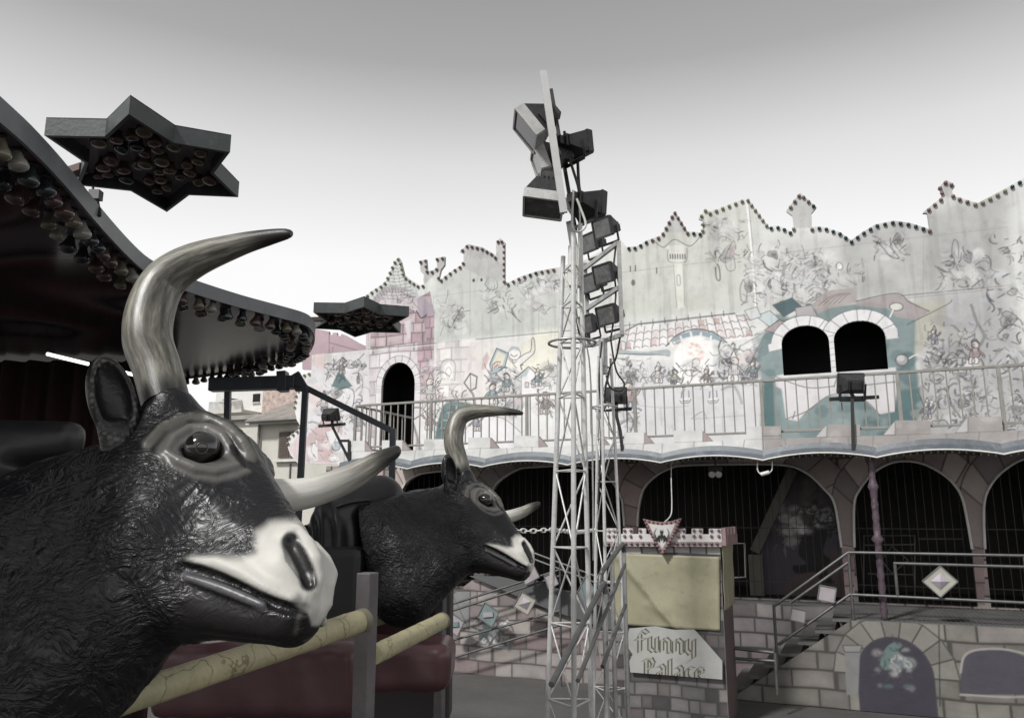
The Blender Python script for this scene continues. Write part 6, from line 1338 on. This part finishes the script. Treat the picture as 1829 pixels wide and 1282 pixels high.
def canopy_mat():
    m, n, l, p = new_mat('canopy_underside'); tc = n.new('ShaderNodeTexCoord')
    w = n.new('ShaderNodeTexWave'); w.wave_type = 'RINGS'; w.inputs['Scale'].default_value = .55; w.inputs['Distortion'].default_value = 9; w.inputs['Detail'].default_value = 2; w.inputs['Detail Scale'].default_value = .7; l.new(tc.outputs['Object'], w.inputs['Vector'])
    r = n.new('ShaderNodeValToRGB'); e = r.color_ramp.elements; e[0].position = .1; e[0].color = (.03, .022, .025, 1); e[1].position = .95; e[1].color = (.11, .095, .112, 1)
    for q, cl in ((.3, (.085, .04, .042, 1)), (.5, (.095, .078, .09, 1)), (.7, (.022, .019, .022, 1))): k = e.new(q); k.color = cl
    l.new(w.outputs['Fac'], r.inputs[0]); l.new(r.outputs[0], p.inputs['Base Color']); p.inputs['Roughness'].default_value = .2; p.inputs['Specular IOR Level'].default_value = .35; return m
M_TRIM = mat('canopy_trim', (.16, .17, .18), .45, .2, .2, 5, .05, 40, dirt=.3)
t = MB(); t.prism(CP, (0, 0, .05), 0, 1); t.build('canopy_panel', [canopy_mat(), M_TRIM], CAN)
t = MB()
for k, (a, b) in enumerate(zip(CE[:-1], CE[1:])):
    t.bar(a + V(0, 0, .03), b + V(0, 0, .03), .014, .085)
t.build('rim_strip', M_TRIM, CAN)
# bell shaped bulbs in two rows below the rim
M_BELL = [mat('clear_bell_bulb', (.24, .23, .205), .18, 0, .25, 20, spec=.7), mat('red_bell_bulb', (.070, .042, .041), .18, 0, .3, 20, spec=.7), mat('amber_bell_bulb', (.13, .115, .085), .18, 0, .3, 20, spec=.7), mat('blue_bell_bulb', (.018, .022, .030), .18, 0, .3, 20, spec=.7), mat('green_bell_bulb', (.018, .026, .025), .18, 0, .3, 20, spec=.7)]
pb = []
for i in range(5):
    b = MB(); b.lathe((0, 0, 0), (0, 0, -1), [(0, .016), (.016, .018), (.028, .021), (.042, .025), (.056, .034), (.072, .040), (.085, .037), (.094, .022), (.098, .004)], 14, 0); b.lathe((0, 0, 0), (0, 0, -1), [(-.004, .023), (.010, .023), (.013, .016)], 12, 1)
    pb.append((b, i))
inner = (sum(CE) / len(CE)); made = {}; cnt = 0; rgb_ = random.Random(4); seqs = (0, 4, 3, 1, 1, 2)
for row, (off_, stp) in enumerate(((.055, .118), (.17, .15))):
    S_ = np.r_[0, np.cumsum([np.linalg.norm(b - a) for a, b in zip(CE[:-1], CE[1:])])]; Ca = np.array(CE); s0 = 4.0 if row < 2 else 5.0
    for q, t_ in enumerate(np.arange(np.interp(0, [0], [0]) + .02, S_[-1] - .05, stp)):
        p = np.array([np.interp(t_, S_, Ca[:, i]) for i in range(3)]); p2 = np.array([np.interp(t_ + .03, S_, Ca[:, i]) for i in range(3)]); d = unit(p2 - p); n_ = V(-d[1], d[0], 0)
        p = p + n_ * off_; rel = p - CAM; dep = rel @ HD
        if dep < 1.6 or cnt >= 100: continue
        if row == 2 and dep < 4.6: continue
        m = seqs[(q + row * 2) % 6]
        if m not in made: made[m] = pb[m][0].build('hanging_bulb', [M_BELL[m], M_BLACK], None); o = made[m]
        else: o = made[m].copy(); COL.objects.link(o)
        o.parent = CAN; o.location = Vector(p) - world_loc(CAN); o.rotation_euler = (rgb_.uniform(-.22, .22), rgb_.uniform(-.22, .22), 0); o.scale = (rgb_.uniform(.82, 1.0),) * 3; cnt += 1
# lit tubes and dark backdrop under the canopy
m_, n_, l_, p_ = new_mat('lit_tube'); p_.inputs['Emission Color'].default_value = (1, .98, .95, 1); p_.inputs['Emission Strength'].default_value = 1.6
for a, b, d in (((84, 632), (158, 650), 4.8), ((215, 663), (238, 669), 5.0)):
    t = MB(); t.tube([onD(*a, d), onD(*b, d)], .011, 8); o = t.build('fluorescent_tube', m_, None)
    tag(o, 'longer lit fluorescent tube beneath the canopy above the near bull ear' if d < 4.9 else 'short end of a lit fluorescent tube beside the big horn under the canopy', 'lamp', 'lit tubes under the canopy')
M_CURT = mat('maroon_curtain', (.045, .018, .02), .75, 0, .4, 2, .4, 9, stretch=(6, 6, .3))
bd = MB(); a, b = onD(-420, 700, 6.6), onD(308, 700, 6.6); N = 80; P = []
for k in range(N + 1):
    s = k / N; q = a + (b - a) * s + HD * .05 * math.sin(k * 1.3); P += [(q[0], q[1], .5), (q[0], q[1], ZC - .03)]
bd.add(P, [(2 * k, 2 * k + 2, 2 * k + 3, 2 * k + 1) for k in range(N)], 0, True); o = bd.build('stage_curtain', M_CURT); tag(o, 'dark maroon pleated curtain hanging under the canopy behind the big bull', 'curtain')
o.modifiers.new('thickness', 'SOLIDIFY').thickness = .02
# steel frame with sloping bar
FR = thing('steel_frame', 'dark blue steel frame with one sloping bar between canopy and fun house', 'steel frame', tuple(onD(545, 900, 6.0) * V(1, 1, 0)))
def fbar(name, a, b, w, h, d=6.0): m_ = MB(); m_.bar(onD(*a, d), onD(*b, d), w, h, up=HD); return m_.build(name, M_FRAME, FR, bevel=.004)
fbar('header_beam', (376, 687.5), (528, 683), .10, .10); fbar('beam_bracket', (505, 664), (506, 699), .07, .11); fbar('top_bar', (528, 694), (550, 693), .045, .05)
fbar('sloping_bar', (541, 690), (702, 770), .045, .034); fbar('gusset', (526, 668), (540, 692), .08, .05)
for (xa, ya, xb, yb) in ((407, 699, 404, 900), (546, 690, 534, 905), (702, 765, 699, 905)):
    a, b = onD(xa, ya, 6.0), onD(xb, yb, 6.0); t = (.02 - a[2]) / (b[2] - a[2]); m_ = MB(); m_.bar(a, (b[0], b[1], .02) if False else a + (b - a) * t, .045, .045, up=HD); m_.build('post', M_FRAME, FR, bevel=.004)
# star boxes
M_STAR = mat('star_side', (.045, .053, .053), .45, .1, .25, 6, .1, 60, dirt=.5, dirtcol=(.12, .12, .105)); M_SPANEL = mat('star_panel', (.12, .11, .115), .5, 0, .3, 5)
S1 = [(78.7, 242), (187, 244), (229.7, 203.6), (310, 255), (411, 272), (382, 309.6), (425.6, 352.6), (338, 349), (298, 379), (233.5, 341.6), (136, 331), (151, 291)]
S2 = [(559.6, 558), (615, 558.7), (650, 547.4), (679, 561), (730.5, 565), (703, 580), (715.6, 594.7), (663.6, 593.7), (634, 602.4), (607, 589.6), (560, 587), (581, 574)]
def star(label, px, z, hgt, arm):
    P = [onZ(x, y, z) for x, y in px]; ce = sum(P) / 12; root = thing('star_lamp', label, 'star lamp', tuple(ce), 'star lamps on the ride'); in_ = [ce + (p - ce) * .94 for p in P]
    w = MB(); w.prism([p + V(0, 0, hgt - .006) for p in P], (0, 0, .006)); 
    for i in range(12):
        j = (i + 1) % 12; w.add([P[i], P[j], P[j] + V(0, 0, hgt), P[i] + V(0, 0, hgt), in_[i], in_[j], in_[j] + V(0, 0, hgt), in_[i] + V(0, 0, hgt)], [(0, 1, 2, 3), (5, 4, 7, 6), (1, 0, 4, 5)])
    w.build('star_casing', M_STAR, root)
    b = MB(); b.prism([p + V(0, 0, .062) for p in in_], (0, 0, .008)); b.build('bulb_panel', M_SPANEL, root)
    ox = np.array([p[0] for p in in_]); R = max(np.linalg.norm(p - ce) for p in P); b0 = {}; rg = random.Random(5); k = 0
    poly = [(ce[0] + (p[0] - ce[0]) * .76, ce[1] + (p[1] - ce[1]) * .76) for p in P]; st = R * .165
    for j in range(-9, 10):
        for i in range(-9, 10):
            x, y = ce[0] + (i + .5 * (j % 2) + rg.uniform(-.2, .2)) * st, ce[1] + (j + rg.uniform(-.2, .2)) * st * .87
            if not in_poly(np.array([x]), np.array([y]), poly)[0]: continue
            if rg.random() < .08: continue
            m = rg.choice((1, 1, 1, 2, 2, 3))
            if m not in b0:
                q = MB(); q.lathe((0, 0, 0), (0, 0, -1), [(0, .016), (.014, .020), (.028, .029), (.040, .031), (.049, .022), (.052, .003)], 12); b0[m] = q.build('bulb', M_SBULB[m], None); o = b0[m]
            else: o = b0[m].copy(); COL.objects.link(o)
            o.parent = root; o.location = Vector((x, y, z + .063)) - Vector(root.location); o.scale = (rg.uniform(.9, 1.2),) * 3; o.rotation_euler = (rg.uniform(-.25, .25), rg.uniform(-.25, .25), 0); k += 1
    a = MB(); a.bar(arm[0], arm[1], .05, .035); a.build('arm', mat('rusty_arm', (.13, .09, .08), .6, .2, .3, 6), root)
    return root, P
M_SBULB = {1: mat('dull_red_bulb', (.075, .042, .038), .25, 0, .3, 20), 2: mat('dull_amber_bulb', (.085, .062, .042), .25, 0, .3, 20), 3: mat('dull_green_bulb', (.012, .02, .02), .25, 0, .3, 20)}
ZS = CAM_H + 1.55
s1, P1 = star('big looking six pointed star lamp against open sky above the curved canopy edge', S1, ZS, .082, (onZ(150, 300, ZS + .04), onZ(60, 330, ZS + .02)))
s2, P2 = star('smaller looking six pointed star lamp at the canopy tip before the pink turret', S2, ZS + .1, .088, (onZ(575, 570, ZS + .14), onZ(515, 572, ZS + .1)))
jb = MB(); jb.frame_box(onD(171, 349, 3.4), RT * .024, UPV * .022, HD * .02); jb.build('junction_box', mat('grey_plastic', (.16, .155, .15), .5, 0, .2, 20), s1)
wr = MB(); wr.tube(catmull([onD(*p, 3.4) for p in ((166, 334), (167, 342), (172, 352), (176, 366), (178, 385))], 5), .006, 6); wr.tube(catmull([onD(*p, 3.4) for p in ((143, 364), (158, 368), (172, 378), (178, 386), (177, 372))], 5), .008, 6); wr.build('wire', M_CABLE, s1)
# padded barrier
M_PAD = mat('yellow_padding', (.42, .385, .235), .5, 0, .15, 7, .35, 45, dirt=.45, dirtcol=(.20, .17, .09)); M_POST = mat('grey_purple_post', (.13, .115, .12), .5, .1, .25, 6, .1, 50, dirt=.4)
n_ = M_PAD.node_tree.nodes; l_ = M_PAD.node_tree.links; p_ = n_['Principled BSDF']; old = p_.inputs['Base Color'].links[0].from_socket
tc_ = n_.new('ShaderNodeTexCoord'); wn_0 = n_.new('ShaderNodeTexNoise'); wn_0.inputs['Scale'].default_value = 9; wn_0.inputs['Detail'].default_value = 6; l_.new(tc_.outputs['Object'], wn_0.inputs['Vector'])
ad_ = n_.new('ShaderNodeVectorMath'); sc0 = n_.new('ShaderNodeVectorMath'); sc0.operation = 'SCALE'; sc0.inputs['Scale'].default_value = .12; l_.new(wn_0.outputs['Color'], sc0.inputs[0]); l_.new(tc_.outputs['Object'], ad_.inputs[0]); l_.new(sc0.outputs[0], ad_.inputs[1])
vo_ = n_.new('ShaderNodeTexVoronoi'); vo_.feature = 'DISTANCE_TO_EDGE'; vo_.inputs['Scale'].default_value = 9; l_.new(ad_.outputs[0], vo_.inputs['Vector'])
rp_ = n_.new('ShaderNodeMapRange'); rp_.inputs['From Min'].default_value = .004; rp_.inputs['From Max'].default_value = .02; rp_.inputs['To Min'].default_value = .75; rp_.inputs['To Max'].default_value = 0; l_.new(vo_.outputs['Distance'], rp_.inputs['Value'])
mx_ = n_.new('ShaderNodeMix'); mx_.data_type = 'RGBA'; mx_.inputs[7].default_value = (.12, .10, .055, 1); l_.new(rp_.outputs[0], mx_.inputs[0]); l_.new(old, mx_.inputs[6]); l_.new(mx_.outputs[2], p_.inputs['Base Color'])
BA = thing('padded_barrier', 'yellow padded rail barrier with grey square posts below the bull heads', 'barrier', tuple(onD(650, 1200, 2.8) * V(1, 1, 0)))
def pad(a, b, r):
    m_ = MB(); a, b = onD(*a), onD(*b); n = 24; rg = np.random.default_rng(3)
    m_.tube([a + (b - a) * k / n for k in range(n + 1)], [r * (.96 + .05 * rg.random()) if 0 < k < n else r * .93 for k in range(n + 1)], 20); o = m_.build('padded_rail', M_PAD, BA)
    e = MB(); d = unit(b - a); e.lathe(b - d * .03, d, [(0, r * 1.02), (.025, r * 1.03), (.03, r * .9)], 20); e.build('end_collar', mat('tape', (.2, .185, .13), .5), o); return o
pad((60, 1300, 1.72), (652, 1106, 2.62), .036); pad((668, 1169, 3.05), (791, 1108, 3.75), .037); pad((560, 1145, 4.4), (788, 1066, 4.75), .036)
for x, w_, y, d, m_t in ((657, .055, 1022, 2.78, M_POST), (788, .05, 1060, 4.72, M_POST)):
    a = onD(x, y, d); m_ = MB(); m_.box((a[0] - w_ / 2, a[1] - w_ / 2, .02), (a[0] + w_ / 2, a[1] + w_ / 2, a[2])); m_.build('post', m_t, BA, bevel=.004)
# ride cars: dark bodies, red cushions, black padded seats
M_RED = mat('red_vinyl', (.085, .038, .043), .32, 0, .25, 4, .25, 9); M_LEA = mat('black_leather', (.016, .016, .018), .38, 0, .35, 5, .3, 11); M_CAR = mat('dark_car_body', (.025, .018, .02), .5, 0, .3, 3)
def blob(name, fn, ce, r, mt, h=.014, parent=None):
    v_, f_ = surface_nets(fn, np.asarray(ce) - r, np.asarray(ce) + r, h); o_ = np.array(world_loc(parent)) if parent else 0
    me = fast_mesh(name, v_ - o_, f_); me.materials.append(mt); o = bpy.data.objects.new(name, me); COL.objects.link(o)
    if parent: o.parent = parent
    return o
def rbox(P, c, ax, hs, rad):
    q = np.stack([(P - c) @ a for a in ax], 1); e = np.abs(q) - (np.array(hs) - rad); return np.linalg.norm(np.maximum(e, 0), axis=1) + np.minimum(e.max(1), 0) - rad
SE = thing('ride_seat', 'black leather padded seat with folded drape just behind the smaller bull neck', 'padded_seat', tuple(onD(620, 1000, 4.55) * V(1, 1, 0)), 'black seats of the ride')
sa, sb, sc2, sdn, se_ = onD(612, 905, 4.7), onD(678, 893, 4.9), onD(600, 1000, 4.55), onD(640, 1010, 4.75), onD(560, 985, 4.75)
def seat_fn(P):
    d = rcone(P, sa, sb, .14, .15); lat = (P - sa) @ RT; up_ = (P - sa) @ UPV
    dr = smin(rcone(P, sa, sc2, .12, .13), rcone(P, sb, sdn, .12, .12), .08); dr = smin(dr, rcone(P, sa, se_, .11, .13), .08)
    f = .011 * np.sin(lat * 75 + up_ * 12 + 2 * np.sin(up_ * 9)) * sstep(.02, -.12, up_) ; return smin(d, dr + f, .05)
blob('seat_cover', seat_fn, onD(625, 945, 4.7), .62, M_LEA, .011, SE)
st = MB(); st.tube(catmull([onD(600, 905, 4.5), onD(628, 896, 4.52), onD(660, 893, 4.6)], 6), .012, 8); st.build('seat_seam', M_LEA, SE)
SE2 = thing('ride_seat', 'black leather seat edge behind the big bull neck at far left', 'padded_seat', tuple(onD(40, 1000, 2.9) * V(1, 1, 0)), 'black seats of the ride')
a1, b1, c1 = onD(-60, 800, 2.75), onD(120, 785, 2.75), onD(-40, 900, 2.75)
blob('seat_cover', lambda P: smin(rcone(P, a1, b1, .10, .06), rcone(P, a1, c1, .10, .2), .06) + .004 * np.sin((P - a1) @ UPV * 60), (a1 + b1 + c1) / 3, .62, M_LEA, .014, SE2)
CR = thing('ride_car', 'dark red vinyl ride car body with cushions below the smaller bull', 'ride car', tuple(onD(700, 1200, 4.2) * V(1, 1, 0)))
FW = [RT, HD, UPV]
def cushion(name, px0, py0, px1, py1, d, thick, rad, mt=M_RED, h=.016):
    a, b = onD(px0, py0, d), onD(px1, py1, d); c_ = (a + b) / 2 + HD * thick / 2; hx, hz = abs((b - a) @ RT) / 2, abs((b - a) @ UPV) / 2
    R = max(hx, hz, thick / 2) + .04
    return blob(name, lambda P: rbox(P, c_, FW, (hx, thick / 2, hz), rad) + .004 * np.sin(((P - c_) @ RT) * 31 + ((P - c_) @ UPV) * 13), c_, R, mt, h, CR)
cushion('backrest_cushion', 628, 1058, 782, 1165, 4.85, .16, .05); cushion('side_roll', 764, 1064, 792, 1158, 4.8, .14, .05); cushion('seat_cushion', 560, 1152, 803, 1240, 3.9, .4, .06); cushion('front_cushion', 270, 1150, 640, 1290, 3.0, .25, .05)
cb_ = MB(); a, b = onD(572, 985, 5.0), onD(800, 1300, 5.0); cb_.frame_box((a + b) / 2 + HD * .2, RT * abs((b - a) @ RT) / 2, HD * .15, UPV * abs((b - a) @ UPV) / 2); cb_.build('car_body', M_CAR, CR, bevel=.03)
cb_ = MB(); a = onD(590, 1000, 4.4); cb_.frame_box(a + HD * .1 + V(0, 0, -.35), RT * .18, HD * .12, UPV * .42); cb_.build('dark_hull', M_BLACK, CR, bevel=.05)
# ------------------------------------------------------------------ ground and the house behind
def ground_mat():
    m, n, l, p = new_mat('yard_asphalt'); tc = n.new('ShaderNodeTexCoord')
    a = n.new('ShaderNodeTexNoise'); a.inputs['Scale'].default_value = .35; a.inputs['Detail'].default_value = 8; a.inputs['Roughness'].default_value = .7; l.new(tc.outputs['Object'], a.inputs['Vector'])
    g = n.new('ShaderNodeTexNoise'); g.inputs['Scale'].default_value = 45; g.inputs['Detail'].default_value = 5; l.new(tc.outputs['Object'], g.inputs['Vector'])
    r = n.new('ShaderNodeValToRGB'); r.color_ramp.elements[0].position = .35; r.color_ramp.elements[0].color = (.05, .048, .046, 1); r.color_ramp.elements[1].position = .7; r.color_ramp.elements[1].color = (.12, .115, .11, 1)
    mx = n.new('ShaderNodeMath'); mx.operation = 'MULTIPLY_ADD'; mx.inputs[1].default_value = .35; l.new(g.outputs['Fac'], mx.inputs[0]); k = n.new('ShaderNodeMath'); k.operation = 'MULTIPLY'; k.inputs[1].default_value = .65; l.new(a.outputs['Fac'], k.inputs[0]); l.new(k.outputs[0], mx.inputs[2]); l.new(mx.outputs[0], r.inputs[0])
    l.new(r.outputs[0], p.inputs['Base Color']); p.inputs['Roughness'].default_value = .85
    b = n.new('ShaderNodeBump'); b.inputs['Strength'].default_value = .5; b.inputs['Distance'].default_value = .02; l.new(g.outputs['Fac'], b.inputs['Height']); l.new(b.outputs[0], p.inputs['Normal']); return m
g = MB(); g.add([(-900, -900, 0), (900, -900, 0), (900, 900, 0), (-900, 900, 0)], [(0, 1, 2, 3)]); o = g.build('ground', ground_mat()); o['kind'] = 'structure'
YH = 21.0
HS = thing('village_house', 'cream plastered house with brown shutters and tiled eaves behind the steel frame', 'house', tuple(onY(500, 850, YH) * V(1, 1, 0)))
M_PLAS = mat('cream_plaster', (.56, .545, .49), .85, 0, .10, 1.2, .2, 30, dirt=.3, dirtcol=(.33, .31, .27)); M_TILE = mat('roof_tile', (.33, .30, .275), .8, 0, .3, 3, .1, 30); M_SHUT = mat('brown_shutter', (.11, .085, .075), .6, 0, .2, 4)
hx = lambda x: onY(x, 800, YH)[0]; hz = lambda x, y: onY(x, y, YH)[2]
ze = hz(500, 750); w0, w1 = hx(462), hx(660)
b = MB(); b.box((w0, YH, 0), (w1, YH + 6, ze)); b.build('wall', M_PLAS, HS)
zl = hz(430, 748); b = MB(); b.box((hx(330), YH + .35, 0), (w0 - .003, YH + 6, zl)); b.build('annex_wall', M_PLAS, HS)
b = MB(); b.box((hx(325), YH + .1, zl), (w0 + .1, YH + 6, zl + .14)); b.build('annex_roof_edge', mat('grey_concrete', (.32, .31, .29), .85, 0, .2, 2, .2, 20), HS)
t = MB(); n = 46; L = (w1 - w0 + .4) / n; rise = 1.25; run = 3.2
for k in range(n):
    x = w0 - .25 + L * (k + .5); pts = [V(x, YH - .45 + run * s / 8, ze - .05 + rise * s / 8 + (.02 if s % 2 else 0)) for s in range(9)]; t.tube(pts, L * .46, 8)
t.build('roof', M_TILE, HS); s_ = MB(); s_.prism([V(w0 - .25, YH - .42, ze - .16), V(w1, YH - .42, ze - .16), V(w1, YH + run - .45, ze + rise - .16), V(w0 - .25, YH + run - .45, ze + rise - .16)], (0, 0, .05)); s_.build('eave_board', M_PLAS, HS)
b = MB(); b.tube([(w0 - .12, YH - .5, ze - .06), (w1, YH - .5, ze - .06)], .06, 8); b.tube([(w0 + .05, YH - .09, ze - .1), (w0 + .05, YH - .09, .1)], .045, 8); b.build('gutter', mat('zinc', (.22, .21, .2), .5, .4, .2, 4), HS)
x0, x1 = hx(500), hx(537); z0, z1 = hz(515, 817), hz(515, 771)
wn_ = MB(); wn_.box((x0 - .06, YH - .03, z0 - .06), (x1 + .06, YH - .004, z1 + .06)); W_ = wn_.build('window', mat('window_surround', (.42, .40, .36), .8), HS)
for a, b_ in ((x0, (x0 + x1) / 2 - .01), ((x0 + x1) / 2 + .01, x1)):
    s_ = MB(); s_.box((a, YH - .07, z0), (b_, YH - .033, z1))
    for k in range(14): z = z0 + .05 + (z1 - z0 - .1) * k / 13; s_.bar((a + .05, YH - .075, z), (b_ - .05, YH - .075, z), .022, .03)
    s_.build('shutter', M_SHUT, W_)
s_ = MB(); s_.box((x0 - .12, YH - .16, z0 - .14), (x1 + .12, YH - .032, z0 - .065)); s_.build('sill', M_WHITE, W_)
b = MB(); p = onY(520, 820, YH); b.bar((p[0], YH - .02, z0 - .2), (p[0], YH - .02, .2), .05, .03); b.build('downpipe', M_STEEL_D, HS)
# white upper house with balcony
Y2 = 27.0; h2 = thing('terrace_house', 'white upper house with small dark window and terrace railing beyond the lower roofs', 'house', tuple(onY(440, 740, Y2) * V(1, 1, 0)))
kx = lambda x: onY(x, 720, Y2)[0]; kz = lambda y: onY(450, y, Y2)[2]
b = MB(); b.box((kx(385), Y2, 0), (kx(474), Y2 + 5, kz(690))); b.build('wall', mat('white_plaster', (.66, .655, .63), .85, 0, .08, 1.5, .15, 30, dirt=.2), h2)
b = MB(); b.box((kx(474) + .003, Y2 - .2, 0), (kx(560), Y2 + 5, kz(698))); b.build('stone_wall', mat('rubble_stone', (.45, .36, .32), .9, 0, .45, 5, .6, 9), h2)
b = MB(); b.box((kx(452), Y2 - .04, kz(719)), (kx(464), Y2 - .004, kz(704))); W2_ = b.build('window', M_VOID, h2); s_ = MB(); s_.box((kx(451), Y2 - .1, kz(720.5)), (kx(465), Y2 - .045, kz(719))); s_.build('sill', M_WHITE, W2_)
b = MB(); b.bar((kx(410), Y2 - 1.2, kz(722)), (kx(466), Y2 - 1.2, kz(722)), .05, .05)
for k in range(28): x = kx(410) + (kx(466) - kx(410)) * k / 27; b.bar((x, Y2 - 1.2, kz(738)), (x, Y2 - 1.2, kz(722)), .025, .025)
b.build('terrace_railing', M_WHITE, h2)
b = MB(); b.box((kx(405), Y2 - 1.3, kz(743)), (kx(470), Y2 - .003, kz(738))); b.build('terrace_slab', M_PLAS, h2)
b = MB(); b.prism([(kx(417), Y2 - .02, kz(722)), (kx(432), Y2 - .02, kz(722)), (kx(432), Y2 - .02, kz(713))], (0, -.9, 0)); b.build('awning', mat('grey_awning', (.2, .2, .19), .8), h2)
